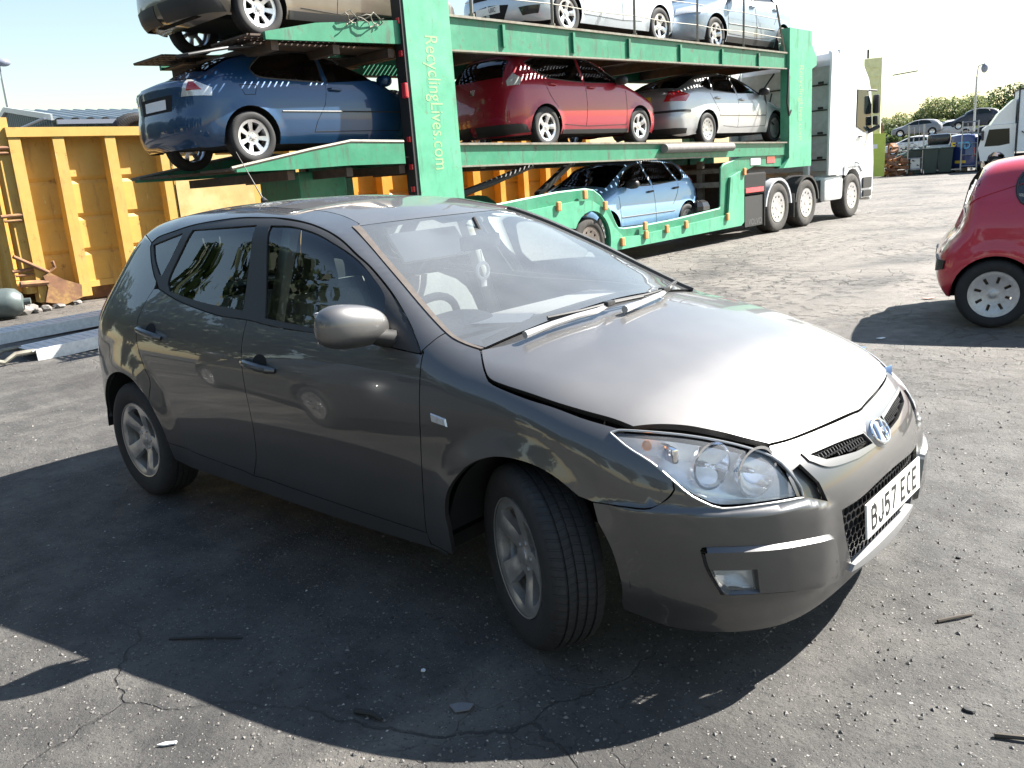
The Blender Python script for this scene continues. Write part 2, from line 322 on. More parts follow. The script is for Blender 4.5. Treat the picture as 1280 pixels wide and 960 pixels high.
def inside(q, poly):
    x, y = q[:, 0:1], q[:, 1:2]; a = poly; b = np.roll(poly, -1, 0)
    c = ((a[:, 1] > y) != (b[:, 1] > y)) & (x < (b[:, 0]-a[:, 0])*(y-a[:, 1])/(b[:, 1]-a[:, 1]+1e-12)+a[:, 0])
    return c.sum(1) % 2 == 1
def dist_poly(q, poly):
    d = np.full(len(q), 9.); a = poly; b = np.roll(poly, -1, 0)
    for i in range(len(a)):
        e = b[i]-a[i]; t = np.clip(((q-a[i])@e)/max(e@e, 1e-12), 0, 1); d = np.minimum(d, np.linalg.norm(q-a[i]-t[:, None]*e, axis=1))
    return d
def panel(S, name, outline, proj, mat, parent, holes=(), off=0., lip=.018, gap=.0022, step=.025, mirror=0, weld=False, hgap=None, flare=0., lipoff=None, offf=None, lipmat=None):
    """a sheet of the surface inside a 3-D outline, cut out by a constrained triangulation, with its edges turned in.
       mirror=1: the same panel for y -> -y, weld: both halves joined on y=0"""
    rings3 = [np.asarray(outline)]+[np.asarray(h) for h in holes]; ref = rings3[0]
    rings = []
    for i, r3 in enumerate(rings3):
        p = proj.fwd(r3); g = gap if i == 0 else -(gap if hgap is None else hgap)
        if weld and i == 0:
            mid = np.abs(r3[:, 1]) < 1e-6; q = inset2(p, g); q[mid] = p[mid]; p = q
        else: p = inset2(p, g)
        rings.append(p)
    lo = rings[0].min(0); hi = rings[0].max(0); gx = np.arange(lo[0], hi[0], step); gy = np.arange(lo[1], hi[1], step*.866)
    G = np.array([(x+(step/2 if j % 2 else 0), y) for j, y in enumerate(gy) for x in gx])
    ok = inside(G, rings[0])
    for h in rings[1:]: ok &= ~inside(G, h)
    G = G[ok]
    if len(G):
        d = np.min([dist_poly(G, r) for r in rings], axis=0); G = G[d > step*.45]
    V = np.vstack(rings+([G] if len(G) else [])); E = []; base = 0; loops = []
    for r in rings:
        n = len(r); E += [(base+i, base+(i+1) % n) for i in range(n)]; loops.append(list(range(base, base+n))); base += n
    vo, eo, fo, ov, oe, of = geometry.delaunay_2d_cdt([Vector(p) for p in V], E, [], 0, 1e-6, True)
    Vn = np.array([tuple(p) for p in vo]); F = np.array([tuple(q) for q in fo if len(q) == 3]); cen = Vn[F].mean(1)
    k = inside(cen, rings[0])
    for h in rings[1:]: k &= ~inside(cen, h)
    F = F[k]; back = {}
    for i, o in enumerate(ov):
        for q in o: back[q] = i
    P = proj.inv(Vn, ref); bad = np.isnan(P[:, 0])
    if bad.any():
        # points that miss: take the nearest given outline point
        src = np.vstack(rings3); suv = proj.fwd(src)
        for i in np.where(bad)[0]: P[i] = src[np.argmin(((suv-Vn[i])**2).sum(1))]
    if weld:
        for i in range(len(rings3[0])):
            if abs(rings3[0][i][1]) < 1e-6 and i in back: P[back[i], 1] = 0
    Nn = S.grad(P); o_ = off if offf is None else offf(P)[:, None]
    P2 = P+Nn*o_
    nv = len(P2); verts = [P2]; faces = [tuple(f) for f in F]; nrm = [Nn]; lipn = []
    # orientation from the gradient
    a, b, c = (P2[F[:, i]] for i in range(3)); s = np.einsum('ij,ij->i', np.cross(b-a, c-a), Nn[F[:, 0]])
    faces = [f if q >= 0 else f[::-1] for f, q in zip(faces, s)]
    nf = len(faces); cnt = nv
    wz = lambda i: abs(P[i][1]) < 1e-9
    if lip:
        for li, lp in enumerate(loops):
            idx = [back[i] for i in lp if i in back]; idx = [q for i, q in enumerate(idx) if q != idx[i-1]]
            n = len(idx); uvq = Vn[idx]; r2 = inset2(uvq, -flare if li == 0 else flare) if flare else uvq
            P3 = P[idx]
            if flare:
                P3 = proj.inv(r2, ref); bad = np.isnan(P3[:, 0]); P3[bad] = P[idx][bad]
            Q = P3+Nn[idx]*((P2[idx]-P[idx])*Nn[idx]).sum(1, keepdims=True)-Nn[idx]*lip if lipoff is None else P3+Nn[idx]*lipoff
            verts.append(np.vstack([P2[idx], Q])); nrm.append(np.vstack([Nn[idx]]*2))
            for i in range(n):
                j = (i+1) % n
                if weld and wz(idx[i]) and wz(idx[j]): continue
                q = (cnt+i, cnt+n+i, cnt+n+j, cnt+j); faces.append(q)
            cnt += 2*n
    verts = np.vstack(verts); N0 = np.vstack(nrm)
    if weld or mirror == 2:
        m = verts*[1, -1, 1]; nn = len(verts); faces = faces+[tuple(i+nn for i in f[::-1]) for f in faces]; verts = np.vstack([verts, m]); N0 = np.vstack([N0, N0*[1, -1, 1]])
        nfull = [1]*nf+[0]*(len(faces)//2-nf); flags = nfull+nfull
    elif mirror == 1:
        verts = verts*[1, -1, 1]; N0 = N0*[1, -1, 1]; faces = [f[::-1] for f in faces]; flags = [1]*nf+[0]*(len(faces)-nf)
    else: flags = [1]*nf+[0]*(len(faces)-nf)
    me = bpy.data.meshes.new(name); me.from_pydata(verts.tolist(), [], faces)
    me.polygons.foreach_set('use_smooth', [True]*len(faces))
    ln = []
    for f, fl in zip(faces, flags):
        if fl: ln += [N0[i] for i in f]
        else:
            p = verts[list(f)]; g = np.cross(p[2]-p[0], p[3]-p[1]); l = np.linalg.norm(g); g = g/l if l > 1e-12 else np.array([0, 0, 1.]); ln += [g]*len(f)
    if lipmat:
        me.polygons.foreach_set('material_index', [0 if fl else 1 for fl in flags]); mat = [mat, lipmat]
    me.normals_split_custom_set([tuple(map(float, q)) for q in ln])
    return obj(name, me, mat, parent)
# ------------------------------------------------------------------ camera, light, sky
cam = bpy.data.cameras.new('camera'); camo = bpy.data.objects.new('camera', cam); COL.objects.link(camo); sc.camera = camo
CF, CYAW, CPIT, CROL = 1061.134, 2.3030, .2397, -.0702
cam.sensor_fit = 'HORIZONTAL'; cam.sensor_width = 36; cam.lens = 36*CF/1280; cam.clip_start = .05; cam.clip_end = 2000
_d = Vector((math.cos(CYAW)*math.cos(CPIT), math.sin(CYAW)*math.cos(CPIT), -math.sin(CPIT))); _r = _d.cross(Vector((0, 0, 1))).normalized(); _u = _r.cross(_d)
_r2 = _r*math.cos(CROL)+_u*math.sin(CROL); _u2 = -_r*math.sin(CROL)+_u*math.cos(CROL)
camo.matrix_world = Matrix.Translation((1.6985, -2.7483, 1.5255)) @ Matrix((_r2, _u2, -_d)).transposed().to_4x4()
SUN_AZ, SUN_EL = 62.0, 42.8          # degrees: direction towards the sun, counted from +x towards +y
w = bpy.data.worlds.new('World'); sc.world = w; w.use_nodes = True; N = w.node_tree.nodes; L = w.node_tree.links
sky = N.new('ShaderNodeTexSky'); sky.sky_type = 'NISHITA'; sky.sun_disc = False; sky.sun_elevation = R(SUN_EL); sky.sun_rotation = R(90-SUN_AZ)
sky.air_density = 1.5; sky.dust_density = .5; sky.ozone_density = 1.0; sky.altitude = 50
N['Background'].inputs[1].default_value = .05; L.new(sky.outputs[0], N['Background'].inputs[0])
sl = bpy.data.lights.new('sun', 'SUN'); sl.energy = 5.0; sl.angle = R(.5); sl.color = (1, .95, .87); so = bpy.data.objects.new('sun', sl); COL.objects.link(so)
_s = Vector((math.cos(R(SUN_EL))*math.cos(R(SUN_AZ)), math.cos(R(SUN_EL))*math.sin(R(SUN_AZ)), math.sin(R(SUN_EL))))
so.rotation_euler = _s.to_track_quat('Z', 'Y').to_euler(); so.location = _s*60
sc.render.engine = 'CYCLES'; sc.view_settings.view_transform = 'Standard'; sc.view_settings.look = 'None'; sc.view_settings.exposure = 2.0; sc.view_settings.gamma = 1
sc.cycles.max_bounces = 10; sc.cycles.transparent_max_bounces = 24; sc.cycles.glossy_bounces = 5
sc.render.resolution_x = 1024; sc.render.resolution_y = 768
# ------------------------------------------------------------------ palette
pbr('tyre', (.018, .018, .019), .75, noise=(30, .3), bump=(160, .0006), tint=((.05, .045, .04), 9, .55, .8))
pbr('tyre_dusty', (.045, .042, .038), .85, noise=(30, .3), bump=(160, .0006), tint=((.12, .11, .095), 7, .5, .75))
pbr('alloy', (.62, .62, .63), .28, .85, noise=(40, .15), tint=((.22, .2, .18), 14, .56, .8))
pbr('alloy_dirty', (.50, .49, .48), .33, .75, noise=(60, .12), tint=((.20, .17, .15), 16, .58, .85))
pbr('rusty_disc', (.16, .12, .1), .5, .6, noise=(50, .4))
pbr('black_plastic', (.022, .022, .023), .5, noise=(80, .2))
pbr('black_gloss', (.012, .012, .013), .25, coat=.3)
pbr('rubber_gap_shade', (.02, .019, .018), .65)  # black rubber; on panel edges it paints in the shade of the gaps
pbr('dark_void', (.008, .008, .008), .9)
pbr('interior_dark', (.03, .031, .034), .8, noise=(90, .2))
pbr('interior_grey', (.22, .22, .22), .85, noise=(60, .2))
pbr('headliner', (.5, .5, .48), .9)
pbr('chrome', (.8, .8, .82), .12, 1.)
pbr('reflector', (.85, .86, .88), .1, 1., noise=(30, .1))
pbr('amber', (.8, .25, .03), .3, coat=.5)
pbr('white_plate', (.78, .78, .74), .35, coat=.3, tint=((.5, .48, .43), 18, .5, .9))
pbr('yellow_plate', (.75, .52, .05), .35, coat=.3)
pbr('plate_black', (.015, .015, .015), .5)
pbr('paper', (.8, .8, .79), .7)
pbr('red_lens', (.35, .012, .015), .15, coat=1.)
pbr('clear_lens', (.62, .62, .62), .12, .35, coat=1., noise=(60, .25))
def cam_pbr(): pass
glass('car_glass', (.60, .68, .66), ior=1.75)
glass('windscreen_glass', (.90, .93, .93), dust=.17, dustcol=(.86, .90, .93), ior=1.6)
glass('lens_glass', (.94, .96, .97), dust=.16, dustcol=(.9, .93, .96), ior=1.45)  # dust here is a white veil added to brighten the lamps
glass('dark_glass', (.34, .38, .38), ior=1.85)

def tread(m):
    """slanting slits across the tread, as bump"""
    nt = m.node_tree; N = nt.nodes; L = nt.links; b = N['Principled BSDF']; tc = N.new('ShaderNodeTexCoord'); sp = N.new('ShaderNodeSeparateXYZ'); L.new(tc.outputs['Object'], sp.inputs[0])
    def M(op, a, c=0., d=0.):
        q = N.new('ShaderNodeMath'); q.operation = op
        for i, z in enumerate((a, c, d)):
            if isinstance(z, (int, float)): q.inputs[i].default_value = z
            else: L.new(z, q.inputs[i])
        return q.outputs[0]
    a = M('ARCTAN2', sp.outputs[2], sp.outputs[0]); zig = M('MULTIPLY', M('PINGPONG', sp.outputs[1], .045), 55.); v = M('SINE', M('ADD', M('MULTIPLY', a, 68.), zig))
    r = M('SQRT', M('ADD', M('MULTIPLY', sp.outputs[0], sp.outputs[0]), M('MULTIPLY', sp.outputs[2], sp.outputs[2]))); h = M('MULTIPLY', M('SMOOTH_MIN', M('MAXIMUM', M('SUBTRACT', v, .55), 0.), .25, .05), M('GREATER_THAN', r, .293))
    bp = N.new('ShaderNodeBump'); bp.invert = True; bp.inputs['Distance'].default_value = .025; L.new(h, bp.inputs['Height']); old = b.inputs['Normal'].links[0].from_socket if b.inputs['Normal'].links else None
    if old: L.new(old, bp.inputs['Normal'])
    L.new(bp.outputs[0], b.inputs['Normal'])
tread(MAT['tyre'])
# ------------------------------------------------------------------ ground: worn oily asphalt with stones, cracks and pale dust
def ground_mat():
    m = bpy.data.materials.new('asphalt'); m.use_nodes = True; N = m.node_tree.nodes; L = m.node_tree.links; b = N['Principled BSDF']; b.inputs['Specular IOR Level'].default_value = .45
    tc = N.new('ShaderNodeTexCoord')
    def noise(sc_, det=6, rough=.6, dist=0., vec=None):
        n = N.new('ShaderNodeTexNoise'); n.inputs['Scale'].default_value = sc_; n.inputs['Detail'].default_value = det; n.inputs['Roughness'].default_value = rough; n.inputs['Distortion'].default_value = dist; L.new(vec or tc.outputs['Object'], n.inputs['Vector']); return n.outputs['Fac']
    def ramp(x, a, b_, lo=0., hi=1.):
        r = N.new('ShaderNodeMapRange'); r.inputs[1].default_value = a; r.inputs[2].default_value = b_; r.inputs[3].default_value = lo; r.inputs[4].default_value = hi; L.new(x, r.inputs[0]); return r.outputs[0]
    def math_(op, x, y):
        q = N.new('ShaderNodeMath'); q.operation = op
        for i, z in enumerate((x, y)):
            if isinstance(z, (int, float)): q.inputs[i].default_value = z
            else: L.new(z, q.inputs[i])
        return q.outputs[0]
    def mix(f, a, c):
        x = N.new('ShaderNodeMix'); x.data_type = 'RGBA'
        if isinstance(f, float): x.inputs[0].default_value = f
        else: L.new(f, x.inputs[0])
        for i, z in ((6, a), (7, c)):
            if isinstance(z, tuple): x.inputs[i].default_value = (*z, 1)
            else: L.new(z, x.inputs[i])
        return x.outputs[2]
    col = mix(ramp(noise(.55, 8, .6), .35, .65), (.034, .033, .033), (.066, .063, .060))
    col = mix(ramp(noise(3.2, 8, .65), .42, .72), col, (.105, .10, .093))
    col = mix(ramp(noise(34, 5, .75), .56, .66), col, (.018, .018, .018)); col = mix(math_('MULTIPLY', ramp(noise(21, 6, .8), .60, .72), .6), col, (.15, .142, .13))
    # dust and pale smears
    mp = N.new('ShaderNodeMapping'); mp.inputs['Rotation'].default_value = (0, 0, .45); mp.inputs['Scale'].default_value = (1.0, .30, 1); L.new(tc.outputs['Object'], mp.inputs[0])
    col = mix(math_('MULTIPLY', ramp(noise(.9, 9, .68, .4, mp.outputs[0]), .55, .74), .75), col, (.22, .20, .175))
    # the driven part of the yard beyond the car is paler, dusty and pitted
    sx = N.new('ShaderNodeSeparateXYZ'); L.new(tc.outputs['Object'], sx.inputs[0]); far = ramp(math_('ADD', math_('ADD', sx.outputs[1], math_('MULTIPLY', sx.outputs[0], -.35)), math_('MULTIPLY', noise(.5, 5, .6), 3.0)), 3.2, 8.5)
    col = mix(math_('MULTIPLY', far, ramp(noise(1.1, 9, .7, .6, mp.outputs[0]), .28, .62, .35, .9)), col, (.165, .148, .130))
    pit = math_('MULTIPLY', math_('MULTIPLY', far, ramp(noise(6.5, 7, .70), .545, .60)), ramp(noise(.5, 4, .55), .40, .55)); col = mix(math_('MULTIPLY', pit, .8), col, (.035, .032, .030))
    # oil
    col = mix(math_('MULTIPLY', ramp(noise(.40, 6, .6, .8),   .51, .66), .72), col, (.022, .021, .021))
    # aggregate: small pale and dark stones
    v = N.new('ShaderNodeTexVoronoi'); v.inputs['Scale'].default_value = 95; L.new(tc.outputs['Object'], v.inputs['Vector'])
    sep = N.new('ShaderNodeSeparateColor'); L.new(v.outputs['Color'], sep.inputs[0])
    st = math_('MULTIPLY', ramp(v.outputs['Distance'], .30, .18), ramp(sep.outputs[0], .76, .82)); col = mix(st, col, (.24, .23, .21))
    dk = math_('MULTIPLY', ramp(v.outputs['Distance'], .36, .2), ramp(sep.outputs[1], .75, .8)); col = mix(dk, col, (.03, .03, .03))
    v2 = N.new('ShaderNodeTexVoronoi'); v2.inputs['Scale'].default_value = 24; L.new(tc.outputs['Object'], v2.inputs['Vector']); sp2 = N.new('ShaderNodeSeparateColor'); L.new(v2.outputs['Color'], sp2.inputs[0])
    st2 = math_('MULTIPLY', ramp(v2.outputs['Distance'], .17, .12), ramp(sp2.outputs[0], .965, .98)); col = mix(st2, col, (.34, .32, .30))
    # cracks
    dv = N.new('ShaderNodeTexNoise'); dv.inputs['Scale'].default_value = 2.2; dv.inputs['Detail'].default_value = 6; L.new(tc.outputs['Object'], dv.inputs['Vector'])
    va = N.new('ShaderNodeVectorMath'); va.operation = 'MULTIPLY_ADD'; L.new(dv.outputs['Color'], va.inputs[0]); va.inputs[1].default_value = (.55, .55, 0); L.new(tc.outputs['Object'], va.inputs[2])
    def cracks(scl, wd, mlo, mhi, ms):
        c = N.new('ShaderNodeTexVoronoi'); c.feature = 'DISTANCE_TO_EDGE'; c.inputs['Scale'].default_value = scl; L.new(va.outputs[0], c.inputs['Vector']); return math_('MULTIPLY', ramp(c.outputs['Distance'], wd, wd*.3), ramp(noise(ms, 3, .5), mlo, mhi))
    ck = math_('MAXIMUM', math_('MULTIPLY', cracks(.36, .003, .58, .64, .14), .8), math_('MULTIPLY', cracks(4.5, .010, .60, .68, .21), .45)); col = mix(math_('MULTIPLY', ck, .85), col, (.016, .015, .015))
    ck2 = math_('MULTIPLY', far, cracks(2.3, .028, .46, .56, .33)); col = mix(math_('MULTIPLY', ck2, .75), col, (.030, .028, .026)); ck = math_('MAXIMUM', ck, ck2)
    L.new(col, b.inputs['Base Color'])
    L.new(ramp(noise(6, 6, .6), .3, .7, .58, .85), b.inputs['Roughness'])
    h = math_('ADD', math_('MULTIPLY', noise(60, 8, .8), .016), math_('MULTIPLY', noise(7, 8, .7), .034)); h = math_('ADD', h, math_('MULTIPLY', st, .006)); h = math_('ADD', h, math_('MULTIPLY', st2, .010)); h = math_('SUBTRACT', h, math_('MULTIPLY', ck, .03)); h = math_('SUBTRACT', h, math_('MULTIPLY', pit, .03))
    bp = N.new('ShaderNodeBump'); bp.inputs['Distance'].default_value = .6; bp.inputs['Strength'].default_value = .9; L.new(h, bp.inputs['Height']); L.new(bp.outputs[0], b.inputs['Normal']); MAT['asphalt'] = m
ground_mat()
tag(mesh('ground', [(-600, -300, 0), (500, -300, 0), (500, 900, 0), (-600, 900, 0)], [(0, 1, 2, 3)], 'asphalt'), kind='structure')
# litter
pbr('litter_dark', (.02, .02, .02), .7); pbr('litter_pale', (.62, .63, .63), .5); pbr('litter_grey', (.16, .16, .165), .5); pbr('litter_pink', (.55, .30, .24), .7); pbr('twig', (.06, .05, .04), .9)
def shard(label, loc, size, yaw, mat, name='litter_scrap', cat='litter', bend=.15):
    w_, l_ = size; n = 5; rn = random.Random(label); mb = MB(); top = []; 
    pts = [(w_*math.cos(a)*rn.uniform(.75, 1.1)/1.4, l_*math.sin(a)*rn.uniform(.75, 1.1)/1.4) for a in np.linspace(.6, .6+2*math.pi, n+1)[:-1]]
    v = [(x, y, .004+abs(x)*bend) for x, y in pts]+[(x, y, .008+abs(x)*bend) for x, y in pts]; mb.add(v, [tuple(range(n))[::-1], tuple(range(n, 2*n))]+[(i, (i+1) % n, n+(i+1) % n, n+i) for i in range(n)])
    o = mb.build(name, mat); o.location = (*loc, 0); o.rotation_euler = (0, 0, R(yaw)); return tag(o, label, cat)
shard('flat grey plastic scrap lying in the car shadow in the foreground', (.05, -1.24), (.055, .04), 30, 'litter_grey'); shard('small white shard in the car shadow beside a crack', (-.19, -1.17), (.014, .012), 10, 'litter_pale'); shard('pale smear of crushed litter on the sunlit ground at lower left', (-.53, -1.86), (.05, .012), 50, 'litter_pale', bend=0)
shard('white scrap in the shadow behind the scarlet car', (-.62, 4.45), (.07, .035), 60, 'litter_pale'); shard('pinkish scrap on the sunlit ground left of the scarlet car', (-.85, 6.6), (.10, .05), 40, 'litter_pink')
def stick(label, a, b, r, mat='twig'):
    mb = MB(); a = Vector((*a, r)); b = Vector((*b, r)); m_ = (a+b)/2+Vector((.01, .008, .004)); mb.tube([a, m_, b], [r, r*.9, r*.6], 6); return tag(mb.build('stick', mat, None, True), label, 'stick')
stick('thin dark strip lying in the shadow below the doors', (-1.10, -1.56), (-.88, -1.40), .005, 'litter_dark'); stick('dark flat strip in the shadow near the bottom of the picture', (-.20, -1.44), (-.10, -1.42), .009, 'litter_dark'); stick('brown twig on the sunlit ground in front of the bumper', (1.02, .02), (1.10, .13), .006); stick('bent dark twig at the lower right corner of the ground', (1.30, -.50), (1.42, -.46), .007)
for i, (x, y, r) in enumerate(((1.22, -.42, .012), (.95, .55, .010), (1.6, 1.2, .013), (-1.4, 4.1, .02))):
    mb = MB(); rr = random.Random(i); mb.ell((0, 0, r*.3), (r*rr.uniform(.9, 1.6), r*rr.uniform(.6, 1), r*.5), 7, 4, None, .7); o = mb.build('pebble', 'litter_dark', None); o.location = (x, y, 0); tag(o, 'dark pebble on the bare asphalt around the grey hatchback', 'pebble', 'loose pebbles')
# loose grit: thousands of stones a few millimetres across, one object
pbr('grit', (.12, .113, .105), .7, noise=(40, .8)); pbr('grit_pale', (.36, .35, .33), .5)
def grit(name, n, mat, seed, smin, smax, label):
    rn = np.random.default_rng(seed); d = .9+6.5*rn.random(n)**1.5; a = rn.uniform(1.15, 3.35, n); P = np.stack([1.70+d*np.cos(a+.35), -2.75+d*np.sin(a+.35)], -1)
    a2 = rn.uniform(R(96), R(172), n); P = np.stack([1.70+d*np.cos(a2), -2.75+d*np.sin(a2)], -1); s = (smin+(smax-smin)*rn.random(n)**3)*(1+.12*d)
    u = np.array([(1, 0, .3), (.2, .9, .2), (-.8, .3, .35), (-.3, -.9, .25), (.1, 0, .9)]); V = (u[None]*rn.uniform(.5, 1.2, (n, 5, 3)))*s[:, None, None]; th = rn.uniform(0, 6.28, n); c, q = np.cos(th)[:, None], np.sin(th)[:, None]
    X = V[..., 0]*c-V[..., 1]*q+P[:, :1]; Y = V[..., 0]*q+V[..., 1]*c+P[:, 1:]; V = np.stack([X, Y, np.abs(V[..., 2])*.8], -1).reshape(-1, 3); F = (np.arange(n)[:, None, None]*5+np.array([(0, 1, 4), (1, 2, 4), (2, 3, 4), (3, 0, 4)])[None]).reshape(-1, 3)
    tag(mesh(name, V, F, mat), label, 'grit', kind='stuff')
grit('loose_grit', 17000, 'grit', 3, .0016, .008, 'grey grit strewn over the asphalt in the foreground'); grit('pale_grit', 800, 'grit_pale', 4, .0016, .006, 'pale flecks of stone and glass strewn over the asphalt')
# ------------------------------------------------------------------ wheels
def rim_mesh(name, rad, spokes, kind, mat, parent, y_face=-.0, dish=.035, wid=.16):
    """alloy wheel face (openings cut through a dished disc) with its barrel, axle along y, outer face towards -y"""
    n = 96; outer = [(rad*math.cos(2*math.pi*k/n), rad*math.sin(2*math.pi*k/n)) for k in range(n)]; holes = []
    for i in range(spokes):
        a0 = 2*math.pi*(i+.5)/spokes+math.pi/2
        if kind == 'five':      # wide openings between tapering spokes
            hw_o, hw_i, ro, ri = .62*math.pi/spokes, .30*math.pi/spokes, .86, .36
        elif kind == 'cover':   # plain cover with small slots
            hw_o, hw_i, ro, ri = .22*math.pi/spokes, .30*math.pi/spokes, .78, .50
        elif kind == 'steel':
            hw_o, hw_i, ro, ri = .34*math.pi/spokes, .34*math.pi/spokes, .80, .66
        else:
            hw_o, hw_i, ro, ri = .60*math.pi/spokes, .45*math.pi/spokes, .86, .42
        pts = []
        for t in np.linspace(-1, 1, 9): pts.append((ro*rad, a0+hw_o*t))
        for t in np.linspace(1, -1, 7): pts.append((ri*rad, a0+hw_i*t))
        P = np.array([(r*math.cos(a), r*math.sin(a)) for r, a in pts]); P = np.vstack([P, P[:1]])
        holes.append(ring([smooth_line(P, rad*.05)], rad*.06))
    rings = [np.array(outer)]+holes
    st = rad*.075; g = np.arange(-rad, rad, st); G = np.array([(x, y) for x in g for y in g]); ok = np.hypot(G[:, 0], G[:, 1]) < rad*.97
    for h in holes: ok &= ~inside(G, h)
    G = G[ok]; dd = np.min([dist_poly(G, h) for h in rings], axis=0); G = G[dd > st*.4]
    V = np.vstack(rings+[G]); E = []; b = 0
    for r_ in rings: E += [(b+i, b+(i+1) % len(r_)) for i in range(len(r_))]; b += len(r_)
    vo, _, fo, _, _, _ = geometry.delaunay_2d_cdt([Vector(p) for p in V], E, [], 0, 1e-7, False)
    Vn = np.array([tuple(p) for p in vo]); F = np.array([q for q in fo if len(q) == 3]); cen = Vn[F].mean(1); k = np.ones(len(F), bool)
    for h in holes: k &= ~inside(cen, h)
    F = F[k]; r = np.hypot(Vn[:, 0], Vn[:, 1])/rad
    y = dish*np.interp(r, [0, .14, .2, .34, .7, .92, 1.0], [.55, .55, .8, .75, .35, .0, -.05])
    a = np.arctan2(Vn[:, 1], Vn[:, 0])
    if kind == 'five': y = y+.010*np.cos(spokes*(a-math.pi/2))*-1*sstep(.3, .55, r)*(1-sstep(.8, .95, r))
    bm = bmesh.new(); vs = [bm.verts.new((p[0], yy+y_face, p[1])) for p, yy in zip(Vn, y)]
    for f in F:
        try: bm.faces.new([vs[i] for i in f])
        except ValueError: pass
    bmesh.ops.recalc_face_normals(bm, faces=bm.faces)
    ext = bmesh.ops.extrude_face_region(bm, geom=list(bm.faces)); vv = [q for q in ext['geom'] if isinstance(q, bmesh.types.BMVert)]
    for q in vv: q.co.y += .03; q.co.x *= .985; q.co.z *= .985
    mb = MB(); mb.lathe([(rad, y_face-.004), (rad*1.03, y_face-.006), (rad*1.035, y_face+.012), (rad*.97, y_face+.03), (rad*.93, y_face+wid*.7), (rad*1.0, y_face+wid)], n=64)
    if kind in('five', 'multi'):
        for i in range(5):
            a = 2*math.pi*i/5+math.pi/2; c = (rad*.24*math.cos(a), y_face+dish*.8-.002, rad*.24*math.sin(a)); mb.lathe([(0, -.004), (rad*.045, -.004), (rad*.05, .004)], c, n=10)
    mb.lathe([(0, y_face+dish*.45), (rad*.10, y_face+dish*.45), (rad*.14, y_face+dish*.52), (rad*.15, y_face+dish*.7)], n=24)
    me = bpy.data.meshes.new(name); bm.normal_update(); bm.to_mesh(me); bm.free()
    tmp = MB(); tmp.v = [tuple(q.co) for q in me.vertices]; tmp.f = [tuple(p.vertices) for p in me.polygons]; tmp.mi = [0]*len(tmp.f); tmp.add(mb.v, mb.f)
    return tmp.build(name, mat, parent, smooth=True, angle=38)
def tyre_mesh(name, R_, rad, wid, mat, parent, detail=1, y0=0.):
    """outer side at y0"""
    h = wid/2; m = y0+h; sw = R_-rad
    prof = [(rad-.006, m-h*.80), (rad+sw*.12, m-h*.93), (rad+sw*.3, m-h*1.0), (rad+sw*.55, m-h*1.03), (rad+sw*.75, m-h*1.0), (R_-.020, m-h*.94), (R_-.009, m-h*.86), (R_-.004, m-h*.76)]
    def g(c, w, d=.007): return [(R_-.001, m+h*c-w), (R_-d, m+h*c-w*.8), (R_-d, m+h*c+w*.8), (R_-.001, m+h*c+w)]
    for c in ((-.5, -.17, .17, .5) if detail else ()): prof += g(c, .0045)
    prof += [(R_-.004, m+h*.76), (R_-.009, m+h*.86), (R_-.02, m+h*.94), (rad+sw*.55, m+h*1.03), (rad+sw*.1, m+h*.9), (rad-.006, m+h*.8)]
    mb = MB(); n = 90 if detail else 48; mb.lathe(prof, n=n)
    if detail:      # shoulder blocks: thin slits round the tread
        for k in range(72):
            a = 2*math.pi*k/72
            for s_ in (-1, 1):
                c = Vector((math.cos(a), 0, math.sin(a))); t = Vector((-math.sin(a), 0, math.cos(a)))
    return mb.build(name, mat, parent, smooth=True, angle=40)
def wheel(parent, x, y, side, R_=.31, rad=.195, wid=.19, spokes=5, kind='five', rim='alloy', tyre='tyre', steer=0., detail=1, spin=0.):
    """outer side at |y|; side -1 right"""
    e = bpy.data.objects.new('wheel', None); COL.objects.link(e); e.parent = parent; e.empty_display_size = .1
    e.location = (x, y, R_); e.rotation_euler = (0, spin, (math.pi if side > 0 else 0)+R(steer)); e.rotation_mode = 'XYZ'
    tyre_mesh('tyre', R_, rad, wid, tyre, e, detail); rim_mesh('rim', rad, spokes, kind, rim, e, y_face=.012)
    if detail:
        mb = MB(); mb.lathe([(0, .085), (rad*.72, .085), (rad*.72, .11), (0, .11)], n=40); mb.build('brake_disc', 'rusty_disc', e, True)
    return e
# ------------------------------------------------------------------ the dark grey hatchback in front
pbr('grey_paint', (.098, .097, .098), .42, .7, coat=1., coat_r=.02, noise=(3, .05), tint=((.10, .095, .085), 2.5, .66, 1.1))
pbr('grey_dusty_glare', (.165, .160, .158), .46, .75, coat=.8, coat_r=.04, noise=(1.3, .05))  # dust and sun glare are both put into this lighter base colour
pbr('trim_brown', (.085, .07, .06), .6, noise=(40, .2))
pbr('silver_trim', (.42, .42, .42), .35, .5, coat=.4)
HS = CarSurf(HERO)
pbr('lamp_shell', (.90, .92, .94), .22, .5, noise=(18, .12))
def on_top(x, y): return HS.cast(np.array([[x, y, 2.2]]), np.array([0, 0, -1.]), 0, 2.2, 200)[0]
def on_side(x, z): return HS.cast(np.array([[x, -1.5, z]]), np.array([0, 1., 0]), 0, 1.5, 150)[0]
def on_front(y, z): return HS.cast(np.array([[1.5, y, z]]), np.array([-1., 0, 0]), 0, 2, 150)[0]
def on_rear(y, z): return HS.cast(np.array([[-4.2, y, z]]), np.array([1., 0, 0]), 0, 2, 150)[0]
H = {k: [np.array(q) for q in v] for k, v in HT.items()}
def mir(pts): return [np.array(p)*[1, -1, 1] for p in pts][::-1]
def rv(p): return p[::-1]
car = thing('hatchback_car', 'dark grey metallic five door hatchback parked in the foreground with its front wheels turned', 'car')
